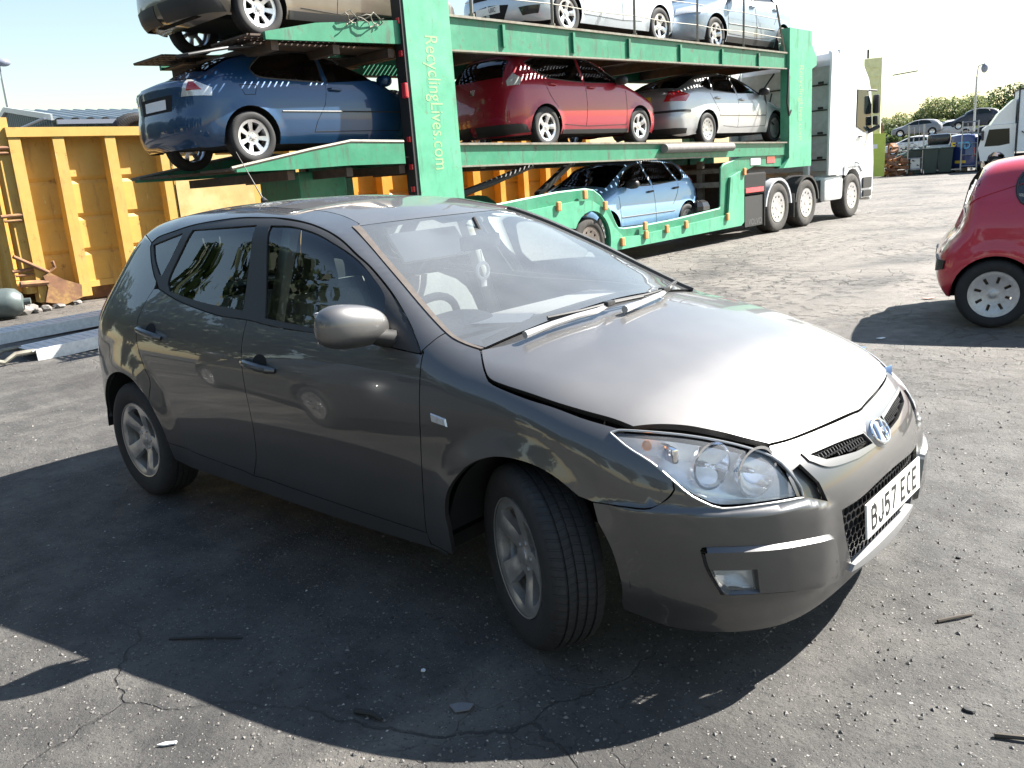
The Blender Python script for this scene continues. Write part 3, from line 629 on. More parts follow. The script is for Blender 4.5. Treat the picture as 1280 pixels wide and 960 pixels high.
SIDE = Plane(HS, (0, 1, 0)); FEND = Plane(HS, (0, 1, -.5)); TOP = Plane(HS, (-.25, 0, -1)); SCR = Plane(HS, (-.6, 0, -.8)); RAIL = Plane(HS, (0, .75, -.66)); NOSE = Plane(HS, (-.72, .69, -.08)); QUART = Plane(HS, (.5, .85, -.08)); TAIL = Plane(HS, (1, 0, 0)); FRONT = Plane(HS, (-1, 0, 0))
def fit_z(pts, deg):      # even out a hand-traced upright gap: x as a polynomial of z
    P = np.array(pts); c = np.polyfit(P[:, 2], P[:, 0], deg); z = np.linspace(P[0, 2], P[-1, 2], 9); return [on_side(np.polyval(c, q), q) for q in z]
def fit_x(pts, deg, n=9):
    P = np.array(pts); c = np.polyfit(P[:, 0], P[:, 2], deg); x = np.linspace(P[:, 0].max(), P[:, 0].min(), n); return [on_side(q, np.polyval(c, q)) for q in x]
H['A'] = fit_z(H['A'], 3); H['C'] = fit_z(H['C'], 3); H['RG'] = fit_z(H['RG'][1:], 4)[:-1]+[on_side(-2.65+.375*math.cos(R(43)), .31+.375*math.sin(R(43)))]
_b = sorted(H['B'], key=lambda p: -p[0]); H['B'] = fit_x([p for p in _b if p[0] > -2.1], 2, 12)
H['S'] = [on_side(-2.65+.375*math.cos(a), .31+.375*math.sin(a)) for a in np.radians([164, 145, 120, 95, 72, 50, 36, 22, 8, -6])]
_d = H['D']; H['D'] = fit_x(_d, 3, 10)
arch_f = H['R'][:-1]; arch_r = H['S']
Cf = list(H['C'])
Bdoor = sorted(H['B'], key=lambda p: -p[0])
iC = [p for p in Bdoor if p[0] > Cf[-1][0]+.02]+[Cf[-1]]; iCr = [Cf[-1]]+[p for p in Bdoor if p[0] < Cf[-1][0]-.02]
Dl = sorted(H['D'], key=lambda p: p[0]); DF = [Cf[0]]+[p for p in Dl if p[0] > Cf[0][0]+.02]; DR = [p for p in Dl if p[0] < Cf[0][0]-.02]+[Cf[0]]
Cline = Cf
for mr in (0, 1):
    if mr == 0:
        # fender: down the door gap, behind and over the wheel, along the bumper seam and the lamp, back along the bonnet
        seg = [H['A'], [H['A'][-1], on_side(-.455, .255)], [on_side(-.455, .255), on_side(-.33, .252)], [on_side(-.33, .252)]+arch_f[:10], rv(H['M']), H['L'][13:]+[H['L'][0]], rv(H['Ktop']), [H['Ktop'][0]]+rv(H['I'][3:]), rv(H['J'])]
    out_f = ring(seg, .02)
    panel(HS, 'front_wing', out_f, FEND, 'grey_paint', car, mirror=mr, lipmat='rubber_gap_shade')
    panel(HS, 'front_door', ring([H['A'], iC, rv(Cline), DF], .02), SIDE, 'grey_paint', car, mirror=mr, lipmat='rubber_gap_shade')
    rear_arch_top = [p for p in arch_r if p[0] > -2.37][::-1]
    panel(HS, 'rear_door', ring([Cline, iCr, [H['S'][8], H['S'][7], H['S'][6]], [H['RG'][-1]], rv(H['RG']), DR], .02), SIDE, 'grey_paint', car, mirror=mr, lipmat='rubber_gap_shade')
    sb = [on_side(x, z) for x, z in ((-.36, .235), (-1.0, .225), (-2.17, .235))]
    panel(HS, 'sill', ring([[on_side(-.46, .292), on_side(-.46, .254)], [on_side(-.40, .252), on_side(-.36, .25)], sb, [H['S'][9], H['S'][8]], rv(iC[:-1]+iCr)], .025), Plane(HS, (0, 1, .25)), 'grey_paint', car, mirror=mr, lipmat='rubber_gap_shade')
    # roof rail with the screen pillar
    roofT = H['T']+[on_top(-2.2, -.425), on_top(-2.7, -.43), on_top(-2.98, -.44)]
    e16 = H['E'][16]
    panel(HS, 'roof_side', ring([H['J'], [H['J'][-1]]+rv(H['I'][:4]), [H['I'][0]]+roofT, [on_top(-2.98, -.44), on_top(-2.93, -.50), e16], rv(H['E'][:17])], .02), RAIL, 'grey_paint', car, mirror=mr, lipmat='rubber_gap_shade')
    # quarter panel with the rear bumper corner
    zs = [.33, .38, .45, .6, .75, .9, 1.0]; rear_edge = [on_rear(-.64, z) for z in zs]+[on_rear(-.62, 1.08), on_rear(-.58, 1.2), on_rear(-.53, 1.32)]
    ra = [on_side(-3.005, .385)]
    panel(HS, 'rear_quarter', ring([[e16]+H['E'][17:-1]+[H['RG'][0]], H['RG'], [arch_r[i] for i in (5, 4, 3, 2, 1, 0)]+ra, [ra[-1], on_side(-3.1, .36)], [rear_edge[0]], rear_edge, [on_top(-2.98, -.44)], [on_top(-2.93, -.50), e16]], .022), QUART, 'grey_paint', car, mirror=mr, lipmat='rubber_gap_shade')
    # window surround and panes
    gh = [ring([[H['H'][i] for i in range(0, 9)], [H['H'][8], H['H'][9], H['H'][10]], [H['H'][10], H['H'][11], H['H'][0]]], .02),
          ring([[H['G'][0], H['G'][1]], [H['G'][1], H['G'][2]], [H['G'][2], on_side(-1.95, 1.062), H['G'][3]], [H['G'][3], H['G'][4], H['G'][0]]], .02),
          ring([[H['F'][0], H['F'][1]], [H['F'][1], H['F'][2]], [H['F'][2], H['F'][3]], [H['F'][3], H['F'][4]], [H['F'][4], H['F'][5], H['F'][0]]], .015)]
    panel(HS, 'window_surround', ring([H['E'][:-1], DR[:-1]+DF], .02), SIDE, 'black_plastic', car, holes=gh, off=-.003, mirror=mr, hgap=0, lip=.012)
    for g_ in gh: panel(HS, 'side_window', g_, SIDE, 'car_glass', car, off=-.009, lip=0, gap=-.004, mirror=mr)
    # inner skins so that the cabin is closed
    panel(HS, 'door_card', ring([[on_side(-.42, .30), on_side(-.40, .93)], [on_side(-.40, .93), on_side(-1.5, .985), on_side(-2.35, 1.09)], [on_side(-3.0, 1.1), on_side(-3.0, .7)], [on_side(-2.9, .72), on_side(-2.3, .72), on_side(-2.2, .30)]], .08), SIDE, 'interior_dark', car, off=-.07, lip=0, mirror=mr, step=.1)
    # windscreen side seal
    panel(HS, 'screen_seal', ring([H['I'], rv(H['I2'])], .03), SCR, 'trim_brown' if mr == 0 else 'black_plastic', car, off=.004 if mr == 0 else .012, lip=.01 if mr == 0 else .016, gap=0 if mr == 0 else -.008, mirror=mr, step=.03)
    # headlamp
    Ls = ring([H['L'][:9], H['L'][8:12], H['L'][11:]+[H['L'][0]]], .015)
    lamp = panel(HS, 'headlight', Ls, NOSE, 'lens_glass', car, offf=lambda P: -.004-.022*sstep(.72, .58, P[:, 2]), lip=.0, gap=.006, mirror=mr, step=.03)
    panel(HS, 'lamp_housing', Ls, NOSE, 'lamp_shell', lamp, off=-.10, lip=-.074, gap=.005, mirror=mr, step=.04)
    q = MB(); fm = Vector((1, 1 if mr == 0 else -1, 1)); q.tube([Vector(p+HS.grad(p[None])[0]*.0005)*fm for p in [Ls[i] for i in range(0, len(Ls), 2)]+[Ls[0]]], .0035, 6, False); q.build('lamp_trim', 'silver_trim', lamp, True)
    sgn = -1 if mr == 0 else 1; mb = MB()
    for c, r in (((.572, -.660, .678), .064), ((.672, -.580, .652), .070)):
        c = (c[0], c[1]*-sgn, c[2]); q = MB(); q.lathe([(r*1.12, 0), (r, .0), (r*.9, -.03), (r*.6, -.055), (.012, -.07)], axis='x', n=32); rt = Matrix.Rotation(R(18*sgn), 3, 'Z')
        mb.add([rt @ Vector(v)+Vector(c) for v in q.v], q.f); mb.ell((c[0]-.035, c[1], c[2]), (.028, .011, .011))
    mb.box((.47, .735*sgn, .725), (.10, .02, .045), Matrix.Rotation(R(30*sgn), 3, 'Z'), .008)
    mb.build('lamp_reflector', 'reflector', lamp, True)
    mb = MB(); mb.ell((.415, .757*sgn, .742), (.016, .012, .016)); mb.build('indicator_bulb', 'amber', lamp, True)
    # side repeater, handles
    panel(HS, 'side_repeater', ring([[on_side(-.355, .765), on_side(-.29, .755)], [on_side(-.285, .735), on_side(-.35, .742)]], .012), SIDE, 'clear_lens', car, off=.006, lip=.007, gap=0, mirror=mr, step=.012, flare=.004)
    for (xa, za, xb, zb) in ((-1.50, .842, -1.28, .822), (-2.47, .915, -2.245, .885)):
        yb = .018; pa, pb = on_side(xa, za), on_side(xb, zb)
        a = np.array(pa); b = np.array(pb); n_ = HS.grad((a+b)[None]/2)[0]
        f = np.array([1, -1 if mr else 1, 1]); mb = MB(); ln = [(a+(b-a)*t+n_*o)*f for t, o in ((0, .0), (.07, .022), (.25, .036), (.6, .038), (.9, .024), (1, .0))]
        q = MB(); q.tube(ln, [.010, .014, .015, .016, .016, .011], 10); q.build('door_handle', 'grey_paint', car, True)
        m_ = (a+b)/2; uw = []
        for k in range(16):
            t = 2*math.pi*k/16; uw.append(on_side(m_[0]+.052*math.cos(t), m_[2]+.012+.036*math.sin(t)))
        panel(HS, 'handle_recess_shade', np.array(uw), SIDE, 'dark_void', car, off=.0012, lip=0, gap=0, mirror=mr, step=.02)  # flat dark oval painted for the shade behind the handle
    # mirror: rounded shell with a dark foot (the left one is missing on the real car)
    if mr == 0:
        f = Vector((1, -1 if mr else 1, 1)); c = Vector((-.675, -.925, 1.045)); q = MB()
        n, m = 28, 18; vv = []
        for i in range(m+1):
            ph = -math.pi/2+math.pi*i/m
            for k in range(n):
                t = 2*math.pi*k/n; cx, cy, cz = math.cos(ph)*math.cos(t), math.cos(ph)*math.sin(t), math.sin(ph)
                def pw(a, e): return math.copysign(abs(a)**e, a)
                u = pw(cy, .8)       # -1 outer .. 1 inner
                hz = .087*(1-.12*u)*(1 if cz > 0 else .78); p = Vector((pw(cx, .9)*(.075 if cx > 0 else .055), u*.136, pw(cz, .75)*hz+.012*(-u)))
                p.x += .02*u; vv.append(p+c)
        q.add(vv, [(i*n+k, i*n+(k+1) % n, (i+1)*n+(k+1) % n, (i+1)*n+k) for i in range(m) for k in range(n)])
        q.v = [tuple(Vector(p)*f) for p in q.v]; mi_ = q.build('door_mirror', 'grey_dusty_glare', car, True, 60)
        q = MB(); q.tube([Vector(p)*f for p in ((-.60, -.76, .985), (-.61, -.81, .992), (-.63, -.865, 1.01))], [.05, .034, .03], 12); q.build('mirror_foot', 'rubber_gap_shade', mi_, True)
        q = MB(); q.box(Vector((-.735, -.935, 1.06))*f, (.004, .19, .11), None, .02); q.build('mirror_glass', 'chrome', mi_)
    # wheels
    wheel(car, -2.65, .872*sgn, sgn, rim='alloy_dirty', spin=.35)
    st = -27; yy = -.769-.1 if mr == 0 else .769+.1
    pv = Vector((0, .769*sgn, 0)); o_ = Vector((0, .1*sgn, 0)); o_.rotate(Matrix.Rotation(R(st), 3, 'Z')); wheel(car, (pv+o_).x, (pv+o_).y, sgn, rim='alloy_dirty', steer=st, spin=.2)
    # wheel wells
    for xw in (.035, -2.65):
        mb = MB(); nn = 24; pr = []
        for k in range(nn+1):
            a = math.pi*(.02+.96*k/nn); pr.append((xw+.375*math.cos(a), .31+.375*math.sin(a)))
        v = [(x, .86*sgn, z) for x, z in pr]+[(x, .50*sgn, z) for x, z in pr]; fcs = [(i, i+1, nn+2+i, nn+1+i) for i in range(nn)]+[tuple(range(nn+1, 2*nn+2))]
        mb.add(v, fcs); mb.build('wheel_arch_liner', 'dark_void', car, True)
# bumper: right half and its mirror image
LC = H['L']; q_mid = lambda z: on_front(0., z)*[1, 0, 1]
bot = H['Q'][:-1]+[on_front(-.235, .236), on_front(-.10, .238)]
Oh = [p for p in H['O'][:1]]+[H['Oh'][1], on_front(-.12, .505)]
Obl = [on_front(-.281, .275), on_front(-.135, .285)]; Oll = [H['Oh'][0], H['Ol'][1], H['Ol'][2], Obl[0]]
Kh = [p for p in H['Kf'] if p[1] < -.03]
o_b = ring([[on_side(.362, .238)]+bot[1:]+[q_mid(.238)], [q_mid(.29)]+rv(Obl), rv(Oll), Oh+[q_mid(.51)], [q_mid(.55), q_mid(.62), q_mid(.69)], [q_mid(.697)]+rv(Kh[5:]), LC[5:9], LC[8:14], [H['M'][0]]+H['M'][1:], [arch_f[10], arch_f[11], arch_f[12], on_side(.366, .27)]], .018)
o_b[np.abs(o_b[:, 1]) < .004, 1] = 0.
grille_slot = ring([[on_front(-.414, .668), on_front(-.25, .664), on_front(-.095, .652)], [on_front(-.078, .618)], [on_front(-.2, .624), on_front(-.36, .642)]], .015)
fogpanel = ring([H['P'][:5], H['P'][4:7], H['P'][6:10], [H['P'][9], H['P'][10], H['P'][0]]], .012)
wedge = ring([[p] for p in H['wedge']], .02)
bmp = panel(HS, 'front_bumper', o_b, NOSE, 'grey_paint', car, holes=[grille_slot, fogpanel, wedge], weld=True, lip=.012, step=.0125, hgap=.0)
for mr in (0, 1): panel(HS, 'lamp_recess', wedge, NOSE, 'grey_paint', bmp, off=-.022, lip=0, gap=-.003, step=.03, mirror=mr)
foghole = ring([[p] for p in H['fog']], .012)
def fog_in(p): return p+(p-p.mean(0))*0
fogc = foghole.mean(0); foghole = fogc+(foghole-fogc)*1.0+np.array([0.004, .0, 0.006])
for mr in (0, 1): panel(HS, 'bumper_corner_strip', fogpanel, NOSE, 'grey_paint', bmp, holes=[foghole], off=.016, flare=.0105, lipoff=-.001, lip=.02, gap=.011, hgap=0, step=.02, mirror=mr)
for mr in (0, 1):
    fg = panel(HS, 'fog_lamp', foghole, NOSE, 'lens_glass', car, off=.004, lip=0, gap=.004, mirror=mr, step=.02)
    panel(HS, 'fog_reflector', foghole, NOSE, 'lamp_shell', fg, off=-.02, lip=-.02, gap=.004, mirror=mr, step=.02, offf=lambda P: -.012-.05*np.clip(1-(((P-fogc)**2).sum(1)/.0035), 0, 1))
# bonnet
Kr = [p+np.array([0, 0, 0]) for p in H['K']]; Kfr = H['Kf'][1:9]
rear_edge = [on_top(-.205, -.60), on_top(-.175, -.4), on_top(-.16, -.2), on_top(-.155, 0), on_top(-.16, .2), on_top(-.175, .4), on_top(-.205, .60)]
bon = ring([Kr, [Kr[-1]]+Kfr[:5], Kfr[4:8]+[on_front(0, .699)]+mir(Kfr[4:8]), mir(Kfr[:5])+[Kr[-1]*[1, -1, 1]], mir(Kr), [Kr[0]*[1, -1, 1]]+rv(rear_edge)+[Kr[0]]], .02)
panel(HS, 'bonnet', bon, TOP, 'grey_dusty_glare', car, offf=lambda P: .001+.004*sstep(-.1, .6, P[:, 0]), lip=.022, gap=.004, step=.025, lipmat='rubber_gap_shade')
# cowl, windscreen, roof
gb = [on_top(-.262, -.69), on_top(-.235, -.45), on_top(-.222, -.2), on_top(-.22, 0)]; gb = gb+mir(gb[:-1])
panel(HS, 'scuttle_panel', ring([gb, [on_top(-.22, .72)], rv(rear_edge), [on_top(-.22, -.72)]], .03), TOP, 'black_plastic', car, off=-.012, lip=0, gap=-.02, step=.05)
I2 = H['I2'][:-1]; tp_ = [I2[0], on_top(-1.083, -.256), on_top(-1.062, 0)]; tpf = tp_+mir(tp_[:-1])
scr = ring([rv(I2), tpf, mir(rv(I2)), rv(gb)], .03)
panel(HS, 'windscreen', scr, SCR, 'windscreen_glass', car, off=-.001, lip=0, gap=.001, step=.05)
frit = ring([gb, [on_top(-.305, .66)], rv([on_top(-.305, -.66), on_top(-.29, -.4), on_top(-.275, -.2), on_top(-.272, 0), on_top(-.275, .2), on_top(-.29, .4), on_top(-.305, .66)])], .03)
panel(HS, 'windscreen_band', frit, SCR, 'black_gloss', car, off=-.006, lip=0, gap=0, step=.05)
mb_ = [on_top(-1.0, -.12), on_top(-1.055, -.13), on_top(-1.06, .13), on_top(-1.0, .12)]
panel(HS, 'mirror_shade_band', ring([[p] for p in mb_], .03), SCR, 'black_gloss', car, off=-.006, lip=0, gap=0, step=.05)
RT = H['T']+[on_top(-2.2, -.425), on_top(-2.7, -.43), on_top(-2.98, -.44)]
rearR = [on_top(-2.99, -.3), on_top(-3.0, 0)]
panel(HS, 'roof', ring([RT, [RT[-1]]+rearR+mir(rearR[:-1]), mir(RT), [RT[0]*[1, -1, 1]]+rv(tpf)+[RT[0]]], .03), Plane(HS, (0, 0, -1)), 'grey_dusty_glare', car, off=0., lip=.012, gap=.003, step=.04, lipmat='rubber_gap_shade')
panel(HS, 'headliner', ring([[on_top(-1.15, -.46)], [on_top(-2.9, -.44)], [on_top(-2.9, .44)], [on_top(-1.15, .46)]], .1), Plane(HS, (0, 0, -1)), 'headliner', car, off=-.045, lip=0, gap=0, step=.1)
te = [on_rear(-.64, z) for z in (.33, .38, .45, .6, .75, .9, 1.0)]+[on_rear(-.62, 1.08), on_rear(-.58, 1.2), on_rear(-.53, 1.32), on_top(-2.98, -.44)]
rw = ring([[on_rear(-.5, 1.05), on_rear(-.44, 1.3)], [on_rear(.44, 1.3), on_rear(.5, 1.05)]], .04)
panel(HS, 'tailgate', ring([te, rearR+mir(rearR[:-1]), mir(te)], .04), TAIL, 'grey_paint', car, holes=[rw], step=.05, lipmat='rubber_gap_shade')
panel(HS, 'rear_window', rw, TAIL, 'car_glass', car, off=-.006, lip=0, gap=-.003, step=.08)
for mr in (0, 1):
    tl = ring([[on_rear(-.56, .90), on_rear(-.57, 1.06)], [on_side(-3.16, 1.16)], [on_side(-3.10, 1.04), on_side(-3.12, .90)]], .03)
    panel(HS, 'tail_lamp', tl, QUART, 'red_lens', car, off=.006, lip=.012, mirror=mr, step=.03)
# floor and bulkhead
mb = MB(); mb.box((-1.30, 0, .24), (1.75, 1.6, .05)); mb.box((-.50, 0, .6), (.06, 1.5, .72)); mb.box((.3, 0, .42), (.75, .8, .3)); mb.box((-2.7, 0, .42), (1.0, .9, .4)); mb.build('floor_pan', 'dark_void', car)
panel(HS, 'engine_bay', ring([[on_top(-.12, -.79)], [on_top(.36, -.74)], [on_top(.60, -.58)], [on_top(.66, -.4), on_top(.68, 0), on_top(.66, .4)], [on_top(.60, .58)], [on_top(.36, .74)], [on_top(-.12, .79)]], .08), TOP, 'dark_void', car, off=-.05, lip=0, gap=0, step=.08)
# grilles: a lattice of small hexagonal cells just behind the openings
def lattice(y0, y1, z0f, z1f, cell, depth, r):
    mb = MB(); h = cell*.866; pts = {}; nrow = int((max(z1f(0), z1f(y0), z1f(y1))-min(z0f(0), z0f(y0)))/h)+2; zb = min(z0f(0), z0f(y0), z0f(y1)); ed = set()
    P = {}
    for j in range(-1, nrow+1):
        for i in range(int((y1-y0)/cell)+2):
            cy = y0+(i+(j % 2)*.5)*cell; cz = zb+j*h
            k6 = [(cy+cell*.577*math.sin(math.pi/3*k), cz+cell*.577*math.cos(math.pi/3*k)) for k in range(6)]
            for k in range(6):
                a, b = k6[k], k6[(k+1) % 6]; ka, kb = (round(a[0]*400), round(a[1]*400)), (round(b[0]*400), round(b[1]*400))
                m = ((a[0]+b[0])/2, (a[1]+b[1])/2)
                if y0 <= m[0] <= y1 and z0f(m[0]) <= m[1] <= z1f(m[0]): P[ka] = a; P[kb] = b; ed.add((min(ka, kb), max(ka, kb)))
    ks = list(P); O = np.array([(1.5, P[k][0], P[k][1]) for k in ks]); Q = HS.cast(O, np.array([-1., 0, 0]), 0, 2, 60); Q[:, 0] -= depth; Q = dict(zip(ks, Q))
    for a, b in ed: mb.bar(Q[a], Q[b], r*2, r*5, up=(1, 0, 0))
    return mb
lw = lattice(-.35, .35, lambda y: .285, lambda y: .505-.1*abs(y)*.6, .030, .022, .0022)
gr = lw.build('lower_grille', 'black_plastic', car)
mb = MB(); mb.box((.72, 0, .4), (.02, .74, .26)); mb.build('grille_backing', 'dark_void', gr)
def sl_lo(y): a = abs(y); return np.interp(a, [.078, .2, .36, .414], [.622, .628, .646, .665])
def sl_hi(y): a = abs(y); return np.interp(a, [.078, .095, .25, .414], [.63, .650, .662, .668])
for sg in (-1, 1):
    a, b = (-.41, -.085) if sg < 0 else (.085, .41)
    g2 = lattice(a, b, sl_lo, sl_hi, .017, .010, .0015).build('upper_grille', 'black_plastic', car)
    tr_out = ring([[on_front(-.437, .676), on_front(-.25, .671), on_front(-.095, .660)], [on_front(-.064, .606)], [on_front(-.2, .606), on_front(-.36, .622), on_front(-.43, .655)]], .015)
    panel(HS, 'grille_trim', tr_out, FRONT, 'grey_dusty_glare', car, holes=[grille_slot], off=.005, lip=.012, gap=0, hgap=0, mirror=0 if sg < 0 else 1, step=.02)
    mb = MB(); mb.box((.70, .25*sg, .64), (.02, .36, .08)); mb.build('grille_backing', 'dark_void', g2)
# silver lip under the lower grille
ob = [on_front(-.30, .272), on_front(-.2, .262), on_front(-.1, .258), on_front(0, .257)]; ot = [on_front(-.285, .290), on_front(-.135, .296), on_front(0, .298)]
panel(HS, 'grille_lip', ring([ot+mir(ot[:-1]), rv(ob+mir(ob[:-1]))], .02), FRONT, 'silver_trim', car, off=.010, lip=.03, gap=0, step=.02)
# badge: oval ring with a slanted letter
bc = on_front(0, .634); nb = Vector(HS.grad(bc[None])[0]); ub = (Vector((0, 0, 1))-nb*nb.z).normalized(); sb_ = ub.cross(nb)
BM = Matrix((sb_, ub, nb)).transposed().to_4x4(); BM.translation = Vector(bc)+nb*.006
mb = MB(); cp = [BM @ Vector((.060*math.cos(t), .040*math.sin(t), .006)) for t in np.linspace(0, 2*math.pi, 41)]; mb.tube(cp, .0048, 8, False)
for sx_ in (-1, 1):
    pts = [(sx_*.030+.012*t, .031*t*(1.05 if abs(t) < 1 else 1)) for t in np.linspace(-1, 1, 7)]; pts = [(x-sx_*.006*(1-t*t), y) for (x, y), t in zip(pts, np.linspace(-1, 1, 7))]
    mb.tube([BM @ Vector((x, y, .006)) for x, y in pts], [.0055, .006, .0065, .007, .0065, .006, .0055], 8)
mb.tube([BM @ Vector(p) for p in ((-.026, -.006, .006), (0, 0, .007), (.026, .006, .006))], [.005, .006, .005], 8)
bd = mb.build('badge', 'chrome', car, True)
mb = MB(); v = [BM @ Vector((.074*math.cos(t), .052*math.sin(t), -.012)) for t in np.linspace(0, 2*math.pi, 33)[:-1]]+[BM @ Vector((.064*math.cos(t), .044*math.sin(t), .003)) for t in np.linspace(0, 2*math.pi, 33)[:-1]]
mb.add(v, [(i, (i+1) % 32, 32+(i+1) % 32, 32+i) for i in range(32)]+[tuple(range(32, 64))]); mb.build('badge_mount', 'silver_trim', bd, True, 50)
# number plates
mb = MB(); mb.box((.874, 0, .425), (.008, .522, .113), Matrix.Rotation(R(-3), 3, 'Y'), .003); pl_ = mb.build('number_plate', 'white_plate', car)
TM = Matrix(((0, 0, 1, .8792), (1, 0, 0, 0), (0, 1, 0, .424), (0, 0, 0, 1)))
def arcp(cx, cy, rx, ry, a0, a1, n=9): return [(cx+rx*math.cos(a), cy+ry*math.sin(a)) for a in np.linspace(R(a0), R(a1), n)]
GLY = {'B': [[(0, 0), (0, 1)], [(0, 1), (.5, 1)]+arcp(.5, .77, .42, .23, 90, -90)+[(0, .54)], [(.5, .54)]+arcp(.52, .27, .48, .27, 90, -90)+[(0, 0)]], 'J': [[(.95, 1), (.95, .3)]+arcp(.5, .3, .45, .3, 0, -180)],
       '5': [[(.92, 1), (.12, 1), (.06, .56)]+arcp(.5, .32, .46, .32, 140, -150)], '7': [[(.0, 1), (1, 1), (.36, 0)]], 'E': [[(.95, 1), (0, 1), (0, 0), (.95, 0)], [(0, .52), (.8, .52)]], 'C': [arcp(.55, .5, .52, .5, 55, 305, 15)]}
def stroke(mb, pts, wd, M, z0, z1):
    """flat lettering stroke of even width along a line"""
    P = [Vector((x, y)) for x, y in pts]; n = len(P); A = []; B = []
    for i, p in enumerate(P):
        d1 = (p-P[i-1]).normalized() if i else (P[1]-p).normalized(); d2 = (P[i+1]-p).normalized() if i < n-1 else d1; t = (d1+d2); t = t.normalized() if t.length > .1 else d1; nr = Vector((-t.y, t.x)); k = wd/2/max(.5, nr.dot(Vector((-d1.y, d1.x))))
        if i == 0: p = p-d1*wd*.5*(0)
        A.append(p+nr*k); B.append(p-nr*k)
    v = [M @ Vector((*q, z1)) for q in A+B]+[M @ Vector((*q, z0)) for q in A+B]; f = []
    for i in range(n-1): f += [(i, i+1, n+i+1, n+i), (i, 2*n+i, 2*n+i+1, i+1), (n+i, n+i+1, 3*n+i+1, 3*n+i)]
    mb.add(v, f)
mb = MB(); cx = -.2265; PM = Matrix.Translation((.8795, 0, .425-.0395)) @ Matrix.Rotation(R(-3), 4, 'Y') @ Matrix(((0, 0, 1, 0), (1, 0, 0, 0), (0, 1, 0, 0), (0, 0, 0, 1)))
for ch in 'BJ57 ECE':
    if ch == ' ': cx += .036; continue
    for ln in GLY[ch]: stroke(mb, [(cx+.006+x*.040, .006+y*.068) for x, y in ln], .0125, PM, -.004, .0012)
    cx += .0605
mb.build('plate_lettering', 'plate_black', pl_)
# wipers: arm, hinge block and blade
def lift(p, h): return Vector(p)+Vector((.004, 0, h))
for arm, blade in (([(-.175, -.585, .968), (-.157, -.455, .984), (-.138, -.338, .993), (-.121, -.238, .997), (-.128, -.165, 1.003)], [(-.19, -.44, .995), (-.147, -.302, .999), (-.128, -.15, 1.003), (-.105, .05, 1.0)]),
                   ([(-.07, -.13, .988), (-.08, -.004, .992), (-.105, .187, .997), (-.20, .42, .993)], [(-.14, -.1, 1.003), (-.115, .08, 1.001), (-.13, .25, .998), (-.25, .55, .99)])):
    mb = MB(); n_ = len(arm); mb.tube([lift(p, .028) for p in arm], [.014]+[.011]*(n_-2)+[.007], 8); a0 = lift(arm[0], .028)
    wa = mb.build('wiper_arm', 'silver_trim', car, True)
    mb = MB(); mb.tube([lift(p, .036) for p in blade], .0055, 6); mb.tube([lift(p, .028) for p in blade], .003, 6); m_ = lift(blade[2], .036); mb.box(m_, (.03, .05, .02), None, .005); mb.build('wiper_blade', 'black_plastic', wa, True)
# roof aerial
mb = MB(); mb.tube([(-2.53, 0, 1.478), (-2.545, 0, 1.50)], [.022, .012], 10); mb.tube([(-2.54, 0, 1.495), (-2.64, 0, 1.625), (-2.748, 0, 1.764)], [.0045, .003, .002], 6); mb.build('aerial', 'black_plastic', car, True)
# cabin
mb = MB(); mb.box((-.62, 0, .86), (.42, 1.36, .20), None, .06); mb.box((-.45, 0, .9), (.3, 1.3, .1), None, .04); mb.ell((-.72, -.36, .955), (.12, .19, .06)); mb.build('dashboard', 'interior_grey', car, True)
t = Matrix.Rotation(R(25), 3, 'Y'); mb = MB(); q = MB(); q.tube([Vector((0, .185*math.cos(a), .185*math.sin(a))) for a in np.linspace(0, 2*math.pi, 33)], .017, 10, False); q.box((0, 0, -.02), (.03, .33, .05), None, .012); q.box((.01, 0, -.02), (.05, .12, .11), None, .02)
mb.add([t @ Vector(v)+Vector((-.92, -.36, .90)) for v in q.v], q.f); mb.build('steering_wheel', 'interior_grey', car, True)
for ys in (-.37, .37):
    mb = MB(); mb.box((-1.25, ys, .44), (.52, .50, .16), None, .06); mb.box((-1.56, ys, .76), (.15, .48, .62), Matrix.Rotation(R(-17), 3, 'Y'), .07)
    st_ = mb.build('front_seat', 'interior_grey', car, True)
    mb = MB(); mb.box((-1.665, ys, 1.15), (.10, .27, .18), Matrix.Rotation(R(-12), 3, 'Y'), .045); mb.tube([(-1.64, ys-.06, 1.0), (-1.655, ys-.06, 1.1)], .007, 6); mb.tube([(-1.64, ys+.06, 1.0), (-1.655, ys+.06, 1.1)], .007, 6); mb.build('headrest', 'interior_dark', st_, True)
mb = MB(); mb.box((-2.15, 0, .45), (.5, 1.28, .16), None, .06); mb.box((-2.48, 0, .72), (.16, 1.26, .56), Matrix.Rotation(R(-18), 3, 'Y'), .06); bs = mb.build('rear_bench', 'interior_grey', car, True)
for ys in (-.4, .4): mb = MB(); mb.box((-2.58, ys, 1.04), (.09, .24, .14), None, .04); mb.build('headrest', 'interior_dark', bs, True)
for ys in (-.72, .72): mb = MB(); mb.box((-1.53, ys*.9, 1.05), (.07, .05, .7), Matrix.Rotation(R(20 if ys > 0 else -20), 3, 'X'), .015); mb.build('pillar_trim', 'headliner', car, True)
mb = MB(); mb.box((-.90, 0, 1.255), (.03, .24, .065), None, .02); mb.tube([(-.885, 0, 1.28), (-.93, 0, 1.36)], .01, 8); mb.build('cabin_mirror', 'interior_dark', car, True)
mb = MB(); mb.box((-1.03, -.18, 1.262), (.15, .40, .02), Matrix.Rotation(R(52), 3, 'Y'), .008); mb.build('sun_visor', 'headliner', car, True)
mb = MB(); mb.box((-2.95, 0, 1.0), (.3, 1.1, .02)); mb.build('parcel_shelf', 'interior_dark', car)
